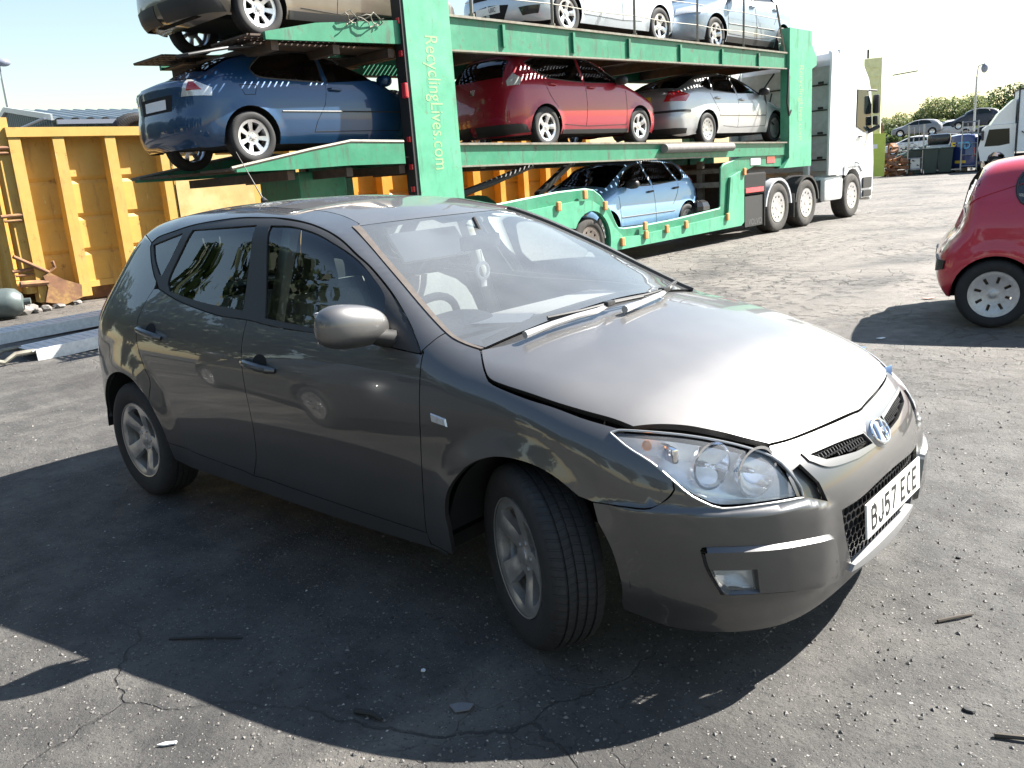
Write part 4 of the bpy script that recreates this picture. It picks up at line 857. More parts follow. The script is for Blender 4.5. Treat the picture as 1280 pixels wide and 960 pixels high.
# loose things in the car
mb = MB(); mb.add([(-.72, -.30, .977), (-.70, -.10, .977), (-.50, -.24, .977), (-.52, -.44, .977)][::1], [(0, 1, 2, 3)]); q = MB(); a_ = R(-32); q.box((-.60, -.27, .975), (.21, .297, .0015), Matrix.Rotation(R(-60), 3, 'Z')); tag(q.build('paper_sheet', 'paper'), 'white sheet of paper lying on the dashboard of the grey hatchback', 'paper')
fr = MB(); fr.tube([(-.855, -.05, 1.225), (-.85, -.05, 1.17)], .002, 5); fr.tube([Vector((-.85, -.05+.035*math.cos(a), 1.135+.035*math.sin(a))) for a in np.linspace(0, 2*math.pi, 21)], .008, 6, False); fr.box((-.85, -.05, 1.08), (.006, .035, .03), None, .003)
tag(fr.build('hanging_ornament', 'paper', None, True), 'round white ornament hanging from the cabin mirror behind the windscreen', 'ornament')
# ------------------------------------------------------------------ the other cars
def car_spec(wb, fo, ro, h, hw, belt, zt, xr=None, nose=.70, upr=.06, **kw):
    L = -wb-ro
    d = dict(zt=zt, zts=.05, xf=[(.12, fo-.14), (.2, fo-.05), (.33, fo-.005), (.45, fo), (.56, fo-.01), (nose-.05, fo-.05), (nose+.03, fo-.15), (nose+.2, fo-.6)], xfs=.04,
             xr=[(p, L+q) for p, q in (xr or [(.15, .16), (.28, .03), (.45, 0), (.6, .01), (.8, .05), (belt, .10), (h-.28, .28), (h-.1, .40), (h+.05, .52)])], xrs=.04,
             w=[(.12, hw-.075), (.22, hw-.045), (.34, hw-.015), (.5, hw-.002), (.62, hw), (.74, hw-.008), (belt-.08, hw-.028), (belt, hw-.055), (belt+.1, hw-.095), (h-.22, hw-.215), (h-.1, hw-.265), (h+.02, hw-.34)], ws=.025,
             tp=[(fo+.3, .2), (fo-.15, .06), (fo-.45, .018), (.1, .004), (-.3, 0), (-wb+.4, 0), (-wb-.1, .008), (-wb-.4, .04), (L, .11), (L-.3, .22)], crown=.15, cf=(.17, .30), cb=(.11, .22), ksf=.2, ksr=.17,
             kst=kw.pop('kst', .10), belt=belt, upr=upr, flare=[(0, .30, .33, .018, .13), (-wb, .30, .33, .018, .13)])
    d.update(kw); return d
def build_car(name, label, d, wb, fo, ro, zb, paint, windows, loc, yaw, scale=1., group=None, wheels=None, screen=None, rear_glass=None, rear_in_cap=True, seams=(), handles=(), strip=None, mirror=True,
              over=(), step=.07, xF=None, xR=None, sill=None, wheel_R=.305, arch=.36, glassmat='dark_glass', detail=0, seats=True, wy=None, sides=(-1, 1), mirror_mat=None, tag_cat='car', arch_z=None, mpos=None, name_parts=True):
    S = CarSurf(d); tube = Tube(S, z0=d.get('tz', .62)); t = thing(name, label, tag_cat, loc, yaw, group, scale)
    side = lambda x, z: S.cast(np.array([[x, -1.5, z]]), np.array([0, 1., 0]), 0, 1.5, 60)[0]
    top = lambda x, y: S.cast(np.array([[x, y, 2.4]]), np.array([0, 0, -1.]), 0, 2.3, 90)[0]
    rear = lambda y, z: S.cast(np.array([[-wb-ro-1, y, z]]), np.array([1., 0, 0]), 0, 2.2, 80)[0]
    front = lambda y, z: S.cast(np.array([[fo+1, y, z]]), np.array([-1., 0, 0]), 0, 2.2, 80)[0]
    xF = fo-.17 if xF is None else xF; xR = -wb-ro+.17 if xR is None else xR; az = wheel_R if arch_z is None else arch_z
    def arcp(cx):
        a0 = math.asin(max(-.95, min(.95, (zb-az)/arch))); return [side(cx-arch*math.cos(a), az+arch*math.sin(a)) for a in np.linspace(a0, math.pi-a0, 15)]
    bot = [[side(xR, zb), side(-wb-arch-.02, zb)], arcp(-wb), [side(-wb+arch+.02, zb), side((-wb)/2, zb), side(-arch-.02, zb)], arcp(0), [side(arch+.02, zb), side(xF, zb)]]
    B = np.vstack([smooth_line(s_, .07) for s_ in bot]); k = tube.k
    uvF, uvR = tube.fwd(B[-1]), tube.fwd(B[0]); na = 36
    fr = tube.inv(np.stack([np.full(na, xF), np.linspace(uvF[1], -uvF[1], na)], -1)); re = tube.inv(np.stack([np.full(na, xR), np.linspace(-uvR[1], uvR[1], na)], -1))
    out = np.vstack([B[:-1], fr[:-1], (B*[1, -1, 1])[::-1][:-1], re[:-1]])
    W = []; holes = []
    for wv in windows: r_ = ring([[side(x, z) for x, z in sg] for sg in wv], .06); W.append(r_); holes += [r_, (r_*[1, -1, 1])[::-1]]
    G = []
    if screen:
        p = [top(x, y) for x, y in screen]; r_ = ring([[q] for q in p]+[], .08); r_ = ring([p[:2], [p[1]]+p[2:4], p[3:]], .08) if False else ring([[q] for q in np.vstack([p, (np.array(p)*[1, -1, 1])[::-1]])], .08); G.append(('windscreen', r_, tube)); holes.append(r_)
    caph = []
    if rear_glass:
        if rear_in_cap: p = [rear(y, z) for y, z in rear_glass]
        else: p = [top(x, y) for x, y in rear_glass]
        r_ = ring([[q] for q in np.vstack([p, (np.array(p)*[1, -1, 1])[::-1]])], .08); G.append(('rear_window', r_, Plane(S, (1, 0, -.15)) if rear_in_cap else tube))
        (caph if rear_in_cap else holes).append(r_)
    panel(S, 'body', out, tube, paint, t, holes=holes, lip=.02, gap=0, hgap=0, step=step, lipmat='rubber_gap_shade')
    cap = Plane(S, (-1, 0, 0)); panel(S, 'front_bumper', np.vstack([fr]), cap, paint, t, lip=0, gap=0, step=step)
    cap2 = Plane(S, (1, 0, 0)); panel(S, 'tailgate', re, cap2, paint, t, holes=caph, lip=.0 if not caph else .01, gap=0, hgap=0, step=step, lipmat='rubber_gap_shade')
    for r_ in W:
        for sd in sides: panel(S, 'side_window', r_, tube, glassmat, t, off=-.006, lip=0, gap=-.003, step=.15, mirror=1 if sd > 0 else 0)
    for nm, r_, pj in G: panel(S, nm, r_, pj, glassmat, t, off=-.006, lip=0, gap=-.003, step=.15)
    # window edging
    for r_ in W:
        for sd in sides:
            mb = MB(); mb.tube([Vector(p)*Vector((1, 1 if sd < 0 else -1, 1)) for p in np.vstack([r_, r_[:1]])], .011, 5, False); mb.build('window_trim', 'black_plastic', t)
    wy = d['w'][4][1]-.012 if wy is None else wy; wk = dict(R_=wheel_R, rad=wheel_R*.65, wid=.19, detail=detail, rim='alloy', kind='five', spokes=5); wk.update(wheels or {})
    for xw in (0, -wb):
        for sd in (-1, 1): wheel(t, xw, wy*sd, sd, spin=.3*xw+.2*sd, **wk)
        for sd in (-1, 1):
            mb = MB(); pr = [(xw+(arch+.01)*math.cos(a), az+(arch+.01)*math.sin(a)) for a in np.linspace(-.2, math.pi+.2, 15)]; n = len(pr)
            mb.add([(x, (wy-.03)*sd, z) for x, z in pr]+[(x, (wy-.38)*sd, z) for x, z in pr], [(i, i+1, n+i+1, n+i) for i in range(n-1)]+[tuple(range(n, 2*n))]); mb.build('wheel_arch_liner', 'dark_void', t, True)
    mb = MB(); mb.box((-wb/2, 0, zb+.03), (wb-2*arch-.05, wy*1.75, .04)); mb.box((-wb/2, 0, zb+.06), (wb+fo+ro-.5, wy*1.1, .08)); mb.build('underbody', 'dark_void', t)
    if seats:
        mb = MB()
        for ys in (-.36, .36):
            mb.box((-1.25, ys, .75), (.16, .46, .75), Matrix.Rotation(R(-15), 3, 'Y'), .05); mb.box((-1.36, ys, 1.13), (.09, .25, .17), None, .04)
        mb.box((-wb+.25, 0, .72), (.16, 1.15, .6), Matrix.Rotation(R(-15), 3, 'Y'), .05); mb.box((-.45, 0, .80), (.5, 1.25, .25), None, .06); mb.build('cabin', 'interior_dark', t, True)
    # seams between the doors, handles, strips
    if seams:
        mb = MB()
        for sd in sides:
            for ln in seams: mb.tube([Vector(side(x, z))*Vector((1, 1 if sd < 0 else -1, 1)) for x, z in smooth_line(ln, .12)], .0045, 4)
        mb.build('door_seams', 'dark_void', t)
    for sd in sides:
        f = Vector((1, 1 if sd < 0 else -1, 1))
        for x, z in handles:
            a, b = side(x-.10, z+.005), side(x+.10, z-.005); mb = MB(); mb.tube([(Vector(a+(b-a)*q)+Vector((0, -o, 0)))*f for q, o in ((0, 0), (.15, .028), (.85, .028), (1, 0))], [.012, .017, .017, .012], 8); mb.build('door_handle', paint if not strip or strip[3] != 'blackhandle' else 'black_plastic', t, True)
        if strip:
            x0, x1, zz = strip[:3]; mb = MB(); mb.tube([Vector(side(x, zz if not isinstance(zz, tuple) else zz[0]+(zz[1]-zz[0])*(x-x0)/(x1-x0)))*f for x in np.linspace(x0, x1, 14)], .010, 6); mb.build('door_moulding', 'black_plastic', t, True)
        if mirror:
            mx, mz = mpos or (-.62, d['belt']+.07); p = side(mx, mz-.03); c = Vector((mx-.02, -(abs(p[1])+.14), mz)); mb = MB(); mb.ell(c*f, (.085, .115, .075), 14, 10, None, .8); mb.tube([Vector(p)*f, (c+Vector((0, .06, -.03)))*f], .03, 6); mb.build('door_mirror', mirror_mat or paint, t, True, 60)
    for nm, proj, pts, mat, off, both in over:
        P = [{'s': side, 'f': front, 'r': rear, 't': top}[q[0]](q[1], q[2]) for q in pts]
        pj = {'s': Plane(S, (0, 1, 0)), 'f': cap, 'r': cap2, 'fd': Plane(S, (-.72, .69, -.1)), 'rd': Plane(S, (.72, .69, -.05)), 't': Plane(S, (0, 0, -1))}[proj]
        for mr in ((0, 1) if both else (0,)): panel(S, nm, ring([[q] for q in P], .05), pj, mat, t, off=off, lip=off+.004, gap=0, step=.05, mirror=mr)
    if sill:
        for sd in sides:
            P = [side(x, z) for x, z in ((-arch-.03, zb+sill), (-wb+arch+.03, zb+sill), (-wb+arch+.03, zb+.003), (-arch-.03, zb+.003))]; panel(S, 'sill_trim', ring([[q] for q in P], .08), Plane(S, (0, 1, 0)), 'black_plastic', t, off=.008, lip=.01, gap=0, step=.1, mirror=1 if sd > 0 else 0)
    return t, S
def paint(name, col, dust=(.3, .29, .27), metal=.4, rough=.4): return pbr(name, col, rough, metal, coat=1., coat_r=.05, noise=(3, .08), tint=(dust, 3., .66, 1.3))
paint('red_paint', (.33, .006, .024), (.25, .10, .1), .1); paint('blue_paint', (.004, .042, .115), (.06, .08, .11)); paint('silver_paint', (.48, .49, .50), (.4, .38, .35), .7); paint('pale_blue_paint', (.22, .40, .62), (.45, .45, .45), .4)
paint('white_paint', (.80, .80, .79), (.6, .58, .54), 0.); paint('slate_blue_paint', (.24, .29, .34), (.3, .3, .3), .6); paint('tan_paint', (.17, .14, .11), (.3, .28, .25), .6); paint('light_silver_blue_paint', (.50, .56, .62), (.5, .5, .48), .6)
paint('scarlet_paint', (.46, .018, .042), (.3, .1, .09), .1)
pbr('far_glass', (.015, .022, .022), .1, spec=.25)
# trailer frame: s along the lorry, n towards the camera, origin at its rear right-hand wheel
TYAW = 88.0; TO = Vector((-6.02, 14.57, 0)); TS = Vector((math.cos(R(TYAW)), math.sin(R(TYAW)), 0)); TN = Vector((TS.y, -TS.x, 0))
def TP(s, n, z): return TO+TS*s+TN*n+Vector((0, 0, z))
pbr('wheel_cover', (.50, .51, .52), .35, .5, noise=(30, .15), tint=((.25, .24, .22), 12, .55, .9))

CARG = 'cars loaded on the transporter'
def SEAM5(b, xf_, xm, xr_): return [[(xf_, b), (xf_, .75), (xf_-.02, .35)], [(xm, b), (xm, .7), (xm-.04, .33)], [(xr_-.1, b), (xr_, .80), (xr_+.16, .62)], [(xf_-.02, .35), (xm-.04, .33)], [(xm-.04, .33), (xr_+.30, .36)]]
# red family mpv, lower deck
D_MPV = car_spec(2.578, .86, .842, 1.565, .885, 1.0, [(1.1, .55), (.82, .72), (.66, .83), (.3, .96), (.05, 1.04), (-.2, 1.12), (-.6, 1.32), (-.95, 1.455), (-1.3, 1.53), (-1.7, 1.565), (-2.1, 1.56), (-2.6, 1.52), (-3.0, 1.45), (-3.3, 1.34)], nose=.76, xr=[(.15, .16), (.28, .03), (.45, 0), (.62, .01), (.8, .04), (1.02, .10), (1.3, .27), (1.45, .40), (1.6, .56)])
SW_MPV = [[[(-.42, 1.04), (-.75, 1.22), (-1.15, 1.385), (-1.47, 1.45)], [(-1.47, 1.45), (-1.50, 1.03)], [(-1.50, 1.03), (-.42, 1.04)]], [[(-1.57, 1.03), (-1.54, 1.455)], [(-1.54, 1.455), (-2.0, 1.465), (-2.40, 1.43), (-2.78, 1.33)], [(-2.78, 1.33), (-2.62, 1.17), (-2.42, 1.07)], [(-2.42, 1.07), (-1.57, 1.03)]]]
OV_MPV = [('tail_lamp', 'rd', [('r', -.63, 1.02), ('r', -.66, 1.15), ('s', -3.10, 1.13), ('s', -3.00, 1.06), ('s', -3.08, .96), ('r', -.66, .95)], 'clear_lens', .010, True), ('number_plate', 'r', [('r', -.26, .62), ('r', .26, .62), ('r', .26, .51), ('r', -.26, .51)], 'red_paint', .004, False),
          ('rear_bumper_trim', 'rd', [('r', -.05, .38), ('r', -.55, .38), ('s', -3.04, .37), ('s', -2.95, .25), ('r', -.55, .22), ('r', -.05, .22)], 'black_plastic', .008, True), ('tailgate_badge', 'r', [('r', -.05, .955), ('r', .05, .955), ('r', .035, .865), ('r', -.035, .865)], 'chrome', .008, False)]
build_car('red_mpv', 'red family mpv on the lower deck of the transporter, right of the green rear post', D_MPV, 2.578, .86, .842, .21, 'red_paint', SW_MPV, TP(-4.47, -1.16, 1.905), TYAW, .94, CARG, xR=-3.02, rear_glass=[(.56, 1.09), (.50, 1.42)], screen=[(-.32, .64), (-1.02, .54)], seams=SEAM5(1.02, -.40, -1.53, -2.45), handles=[(-1.38, .95), (-2.36, .98)], over=OV_MPV, sill=.07, wheel_R=.32, mirror_mat='black_plastic')
# blue three door hatchback, lower deck at the tail
D_BMW = car_spec(2.725, .77, .77, 1.405, .875, .93, [(1.0, .5), (.72, .67), (.5, .76), (.1, .84), (-.3, .905), (-.45, .95), (-.8, 1.13), (-1.2, 1.30), (-1.6, 1.385), (-2.0, 1.405), (-2.4, 1.365), (-2.8, 1.25), (-3.1, 1.09), (-3.25, 1.02), (-3.44, .985), (-3.7, .9)], zts=.04, nose=.68, xr=[(.15, .14), (.28, .02), (.40, -.01), (.56, 0), (.64, .03), (.8, .04), (.93, .03), (1.0, .03), (1.15, .2)], ksr=.16, kst=.08)
SW_BMW = [[[(-.58, .955), (-.95, 1.16), (-1.25, 1.265), (-1.52, 1.31)], [(-1.52, 1.31), (-1.56, .955)], [(-1.56, .955), (-.58, .955)]], [[(-1.63, .955), (-1.60, 1.315), (-2.0, 1.325), (-2.35, 1.27)], [(-2.35, 1.27), (-2.56, 1.12), (-2.58, 1.06)], [(-2.58, 1.06), (-2.45, .99), (-1.63, .955)]]]
OV_BMW = [('tail_lamp', 'rd', [('r', -.56, .78), ('r', -.57, .96), ('s', -3.28, .96), ('s', -3.14, .86), ('s', -3.16, .77)], 'clear_lens', .008, True), ('tail_lamp', 'rd', [('r', -.64, .84), ('r', -.64, .93), ('s', -3.30, .93), ('s', -3.25, .84)], 'red_lens', .012, True), ('number_plate', 'r', [('r', -.26, .78), ('r', .26, .78), ('r', .26, .67), ('r', -.26, .67)], 'paper', .006, False), ('plate_recess_shade', 'r', [('r', -.40, .82), ('r', .40, .82), ('r', .37, .64), ('r', -.37, .64)], 'dark_void', .002, False)]  # the last entry is a flat dark patch painted for shade round the plate
build_car('blue_hatchback', 'dark blue three door hatchback hanging over the tail of the lower transporter deck', D_BMW, 2.725, .77, .77, .22, 'blue_paint', SW_BMW, TP(-11.84+2.725*.93, -1.16, 1.85), TYAW, .93, CARG, rear_in_cap=False, rear_glass=[(-2.50, .50), (-3.06, .56)], screen=[(-.46, .62), (-1.15, .53)], seams=[[(-.42, .93), (-.44, .7), (-.50, .36)], [(-1.60, .93), (-1.66, .7), (-1.80, .50), (-1.86, .36)], [(-.50, .36), (-1.86, .36)], [(-2.58, .90), (-2.80, .90)], [(-2.58, .90), (-2.60, .80), (-2.78, .79), (-2.80, .90)]], handles=[(-1.48, .87)], strip=(-2.30, -.38, .60, 'x'), over=OV_BMW, wheels=dict(kind='multi', spokes=7))
# silver five door hatchback, lower deck behind the front post
D_MON = car_spec(2.754, .93, 1.05, 1.43, .905, .95, [(1.2, .5), (.88, .66), (.6, .78), (.2, .88), (-.1, .945), (-.28, .99), (-.6, 1.15), (-1.0, 1.325), (-1.4, 1.41), (-1.8, 1.43), (-2.3, 1.41), (-2.8, 1.30), (-3.2, 1.15), (-3.45, 1.07), (-3.62, 1.04), (-3.9, .95)], nose=.69, xr=[(.15, .16), (.28, .03), (.45, 0), (.55, .0), (.63, .03), (.8, .05), (.95, .06), (1.03, .08), (1.2, .25)])
SW_MON = [[[(-.52, .985), (-.9, 1.18), (-1.2, 1.28), (-1.50, 1.33)], [(-1.50, 1.33), (-1.54, .985)], [(-1.54, .985), (-.52, .985)]], [[(-1.61, .985), (-1.57, 1.335), (-2.0, 1.34), (-2.25, 1.31)], [(-2.25, 1.31), (-2.42, 1.02)], [(-2.42, 1.02), (-1.61, .985)]], [[(-2.34, 1.29), (-2.50, 1.04), (-2.80, 1.12)], [(-2.80, 1.12), (-2.34, 1.29)]]]
OV_MON = [('tail_lamp', 'rd', [('r', -.52, .82), ('r', -.54, 1.0), ('s', -3.45, 1.0), ('s', -3.26, .93), ('s', -3.42, .81)], 'red_lens', .010, True), ('number_plate', 'r', [('r', -.26, .93), ('r', .26, .93), ('r', .26, .82), ('r', -.26, .82)], 'yellow_plate', .006, False), ('bumper_strip', 'rd', [('r', -.05, .66), ('r', -.6, .66), ('s', -3.3, .66), ('s', -3.3, .62), ('r', -.6, .62), ('r', -.05, .62)], 'black_plastic', .010, True), ('rear_bumper_trim', 'rd', [('r', -.05, .34), ('r', -.6, .34), ('s', -3.4, .33), ('s', -3.4, .24), ('r', -.6, .22), ('r', -.05, .22)], 'black_plastic', .006, True)]
mon, _S = build_car('silver_hatchback', 'silver five door hatchback with red triangular tail lamps on the lower transporter deck', D_MON, 2.754, .93, 1.05, .22, 'silver_paint', SW_MON, TP(-2.33+2.754*.98, -1.16, 1.835), TYAW, .98, CARG, rear_in_cap=False, rear_glass=[(-2.55, .50), (-3.32, .58)], screen=[(-.32, .66), (-1.05, .55)], seams=SEAM5(.97, -.42, -1.57, -2.48), handles=[(-1.42, .86), (-2.36, .88)], strip=(-2.32, -.45, .56, 'x'), over=OV_MON, wheels=dict(kind='steel', spokes=10, rim='alloy_dirty'), mirror_mat='black_plastic')
text_mesh('plate_lettering', 'YA', .10, 'plate_black', [c for c in mon.children if c.name.startswith('number_plate')][0], Matrix(((0, 0, -1, -3.775), (-1, 0, 0, -.17), (0, 1, 0, .872), (0, 0, 0, 1))), .001, .7)
# pale blue small hatchback in the well
D_FIE = car_spec(2.486, .78, .65, 1.463, .842, .96, [(1.0, .52), (.74, .68), (.55, .80), (.2, .92), (0, .975), (-.2, 1.04), (-.6, 1.25), (-.9, 1.375), (-1.2, 1.44), (-1.6, 1.463), (-2.0, 1.455), (-2.5, 1.41), (-2.75, 1.36), (-3.0, 1.25)], nose=.72)
SW_FIE = [[[(-.42, .99), (-.72, 1.18), (-1.0, 1.31), (-1.33, 1.37)], [(-1.33, 1.37), (-1.36, .985)], [(-1.36, .985), (-.42, .99)]], [[(-1.43, .985), (-1.40, 1.375), (-1.8, 1.38), (-2.07, 1.355)], [(-2.07, 1.355), (-2.20, 1.02)], [(-2.20, 1.02), (-1.43, .985)]], [[(-2.15, 1.345), (-2.27, 1.03), (-2.52, 1.08)], [(-2.52, 1.08), (-2.44, 1.30), (-2.15, 1.345)]]]
OV_FIE = [('tail_lamp', 'rd', [('r', -.55, .98), ('r', -.53, 1.30), ('s', -2.72, 1.30), ('s', -2.80, 1.15), ('s', -2.86, .98)], 'red_lens', .008, True), ('headlight', 'fd', [('f', -.44, .70), ('f', -.48, .58), ('s', .46, .60), ('s', .36, .76)], 'clear_lens', .008, True)]
build_car('pale_blue_hatchback', 'pale blue five door hatchback facing left in the low well of the transporter', D_FIE, 2.486, .78, .65, .21, 'pale_blue_paint', SW_FIE, TP(-3.07-2.486*1.0, -1.13, .22), TYAW+180, 1.0, CARG, xR=-2.72, rear_glass=[(.52, 1.04), (.46, 1.32)], screen=[(-.26, .62), (-.95, .53)], seams=SEAM5(.97, -.36, -1.40, -2.14), handles=[(-1.28, .88), (-2.10, .90)], strip=(-2.02, -.40, (.50, .50), 'blackhandle'), over=OV_FIE, wheels=dict(kind='cover', spokes=9), wheel_R=.295, mirror_mat='black_plastic')
# upper deck
D_FOC = car_spec(2.64, .88, .82, 1.49, .92, .98, [(1.1, .55), (.82, .72), (.6, .85), (.2, .95), (-.05, 1.02), (-.25, 1.09), (-.6, 1.26), (-1.0, 1.41), (-1.4, 1.475), (-1.8, 1.49), (-2.2, 1.475), (-2.7, 1.41), (-3.1, 1.28)], nose=.76)
SW_FOC = [[[(-.45, 1.01), (-.78, 1.19), (-1.1, 1.33), (-1.40, 1.39)], [(-1.40, 1.39), (-1.43, 1.01)], [(-1.43, 1.01), (-.45, 1.01)]], [[(-1.50, 1.01), (-1.47, 1.395), (-1.9, 1.39), (-2.2, 1.35)], [(-2.2, 1.35), (-2.40, 1.06)], [(-2.40, 1.06), (-1.50, 1.01)]]]
OV_FOC = [('headlight', 'fd', [('f', -.46, .76), ('f', -.50, .66), ('s', .44, .70), ('s', .22, .86), ('s', .34, .84)], 'clear_lens', .008, True), ('lower_grille', 'fd', [('f', -.02, .50), ('f', -.42, .46), ('f', -.30, .26), ('f', -.02, .24)], 'dark_void', .004, True), ('upper_grille', 'fd', [('f', -.02, .70), ('f', -.38, .70), ('f', -.34, .61), ('f', -.02, .60)], 'dark_void', .004, True), ('fog_lamp_surround', 'fd', [('f', -.58, .40), ('s', .56, .42), ('s', .58, .30), ('f', -.62, .28)], 'black_gloss', .005, True), ('number_plate', 'f', [('f', -.26, .48), ('f', .26, .48), ('f', .26, .37), ('f', -.26, .37)], 'white_plate', .012, False)]
foc, _S = build_car('pale_silver_hatchback', 'pale silver hatchback with black front grilles facing left on the upper transporter deck', D_FOC, 2.64, .88, .82, .21, 'light_silver_blue_paint', SW_FOC, TP(-6.34, -1.16, 3.53), TYAW+180, .95, CARG, screen=[(-.30, .66), (-1.0, .55)], xR=-3.05, rear_glass=[(.52, 1.06), (.46, 1.32)], seams=SEAM5(.99, -.40, -1.46, -2.36), handles=[(-1.34, .9), (-2.28, .93)], over=OV_FOC, wheel_R=.32, wheels=dict(kind='five', spokes=5))
text_mesh('plate_lettering', 'UXC', .10, 'plate_black', [c for c in foc.children if c.name.startswith('number_plate')][0], Matrix(((0, 0, 1, .898), (1, 0, 0, .12), (0, 1, 0, .425), (0, 0, 0, 1))), .001, .7)
D_GRY = car_spec(2.60, .88, .80, 1.47, .885, .95, [(1.1, .55), (.82, .70), (.6, .80), (.2, .90), (-.1, .97), (-.3, 1.03), (-.7, 1.24), (-1.1, 1.40), (-1.5, 1.46), (-1.9, 1.47), (-2.3, 1.44), (-2.8, 1.34), (-3.1, 1.22)], nose=.73)
OV_GRY = [('headlight', 'fd', [('f', -.44, .74), ('f', -.50, .62), ('s', .46, .64), ('s', .30, .80)], 'clear_lens', .008, True), ('lower_grille', 'fd', [('f', -.02, .44), ('f', -.5, .42), ('f', -.45, .28), ('f', -.02, .26)], 'dark_void', .004, True)]
build_car('slate_blue_hatchback', 'slate blue hatchback with black door mirrors at the lorry end of the upper deck', D_GRY, 2.60, .88, .80, .21, 'slate_blue_paint', SW_FOC, TP(-2.05, -1.16, 3.49), TYAW+180, 1.04, CARG, screen=[(-.34, .64), (-1.05, .54)], xR=-3.0, rear_glass=[(.52, 1.06), (.46, 1.30)], seams=SEAM5(.97, -.40, -1.46, -2.34), handles=[(-1.34, .88), (-2.28, .9)], strip=(-2.2, -.42, .52, 'x'), over=OV_GRY, sill=.10, wheels=dict(kind='five', spokes=5), mirror_mat='black_plastic')
D_TAN = car_spec(2.60, .88, .85, 1.45, .88, .95, [(1.1, .55), (.82, .70), (.6, .80), (.2, .90), (-.1, .97), (-.3, 1.03), (-.7, 1.24), (-1.1, 1.39), (-1.5, 1.44), (-1.9, 1.45), (-2.3, 1.42), (-2.8, 1.32), (-3.1, 1.22)], nose=.73)
OV_TAN = [('rear_bumper_trim', 'rd', [('r', -.05, .42), ('r', -.6, .42), ('s', -3.1, .40), ('s', -3.0, .25), ('r', -.6, .22), ('r', -.05, .22)], 'black_plastic', .006, True)]
build_car('tan_hatchback', 'tan hatchback overhanging the tail of the upper transporter deck above the blue car', D_TAN, 2.60, .88, .85, .22, 'tan_paint', SW_FOC, TP(-11.56+2.60*.93, -1.16, 3.19), TYAW, .93, CARG, screen=[(-.34, .64), (-1.05, .54)], xR=-3.0, rear_glass=[(.52, 1.06), (.46, 1.28)], seams=SEAM5(.97, -.40, -1.46, -2.34), handles=[(-1.34, .88)], over=OV_TAN, sill=.10, wheels=dict(kind='multi', spokes=7), wheel_R=.315)
# scarlet three door car parked on the right
D_TWI = car_spec(2.367, .66, .45, 1.42, .83, .95, [(.9, .55), (.62, .72), (.45, .85), (.1, .96), (-.1, 1.02), (-.5, 1.24), (-.8, 1.36), (-1.1, 1.41), (-1.5, 1.425), (-1.9, 1.415), (-2.25, 1.39), (-2.42, 1.36), (-2.6, 1.28), (-2.8, 1.15)], nose=.74, xr=[(.15, .16), (.24, .09), (.36, .01), (.5, 0), (.62, .02), (.72, .10), (.80, .17), (.9, .205), (1.0, .225), (1.2, .26), (1.34, .31), (1.5, .42)], ksr=.09, kst=.13, cb=(.02, .05))
SW_TWI = [[[(-.40, .98), (-.7, 1.18), (-.95, 1.28), (-1.42, 1.33)], [(-1.42, 1.33), (-1.45, .985)], [(-1.45, .985), (-.40, .98)]], [[(-1.56, .99), (-1.53, 1.30), (-1.60, 1.335), (-1.95, 1.325), (-2.14, 1.30), (-2.22, 1.22), (-2.235, 1.10), (-2.19, 1.02), (-2.06, .985), (-1.80, .98), (-1.56, .99)]]]
OV_TWI = [('tail_lamp', 'rd', [('r', -.62, 1.02), ('r', -.56, 1.30), ('s', -2.53, 1.28), ('s', -2.58, 1.12), ('s', -2.62, 1.0)], 'red_lens', .006, True), ('bumper_pad', 'rd', [('r', -.60, .56), ('s', -2.80, .58), ('s', -2.74, .57), ('s', -2.75, .50), ('r', -.60, .47)], 'black_plastic', .014, True)]
build_car('scarlet_small_car', 'scarlet three door small car with silver wheel covers parked on the right', D_TWI, 2.367, .66, .45, .26, 'scarlet_paint', SW_TWI, (0.04+2.367*math.cos(R(15))-.83*math.sin(R(15)), 5.18+2.367*math.sin(R(15))+.83*math.cos(R(15)), 0), 15, 1., None, xR=-2.72, rear_in_cap=False, rear_glass=[(-2.47, .42), (-2.60, .47)], screen=[(-.2, .6), (-.85, .52)], seams=[[(-.36, .96), (-.4, .36)], [(-1.48, .96), (-1.60, .6), (-1.62, .36)], [(-2.46, 1.30), (-2.54, 1.12), (-2.62, .98)]], handles=[(-1.36, .88)], over=OV_TWI, wheels=dict(kind='cover', spokes=8, detail=1, rim='wheel_cover'), wheel_R=.288, arch=.325, step=.05, glassmat='dark_glass')
paint('gunmetal_paint', (.05, .052, .056), (.2, .19, .18), .6)
_d = Vector((math.cos(R(195)), math.sin(R(195)), 0)); _n = Vector((_d.y, -_d.x, 0))
build_car('gunmetal_hatchback', 'gunmetal hatchback parked just left of the picture and mirrored in the doors', D_GRY, 2.60, .88, .80, .21, 'gunmetal_paint', SW_FOC, Vector((-2.95, -2.25, 0))+_d*2.6-_n*.88, 195, 1., None, screen=[(-.34, .64), (-1.05, .54)], xR=-3.0, rear_glass=[(.52, 1.06), (.46, 1.30)], seams=SEAM5(.97, -.40, -1.46, -2.34), handles=[(-1.34, .88), (-2.28, .9)], wheels=dict(kind='multi', spokes=10), step=.1)
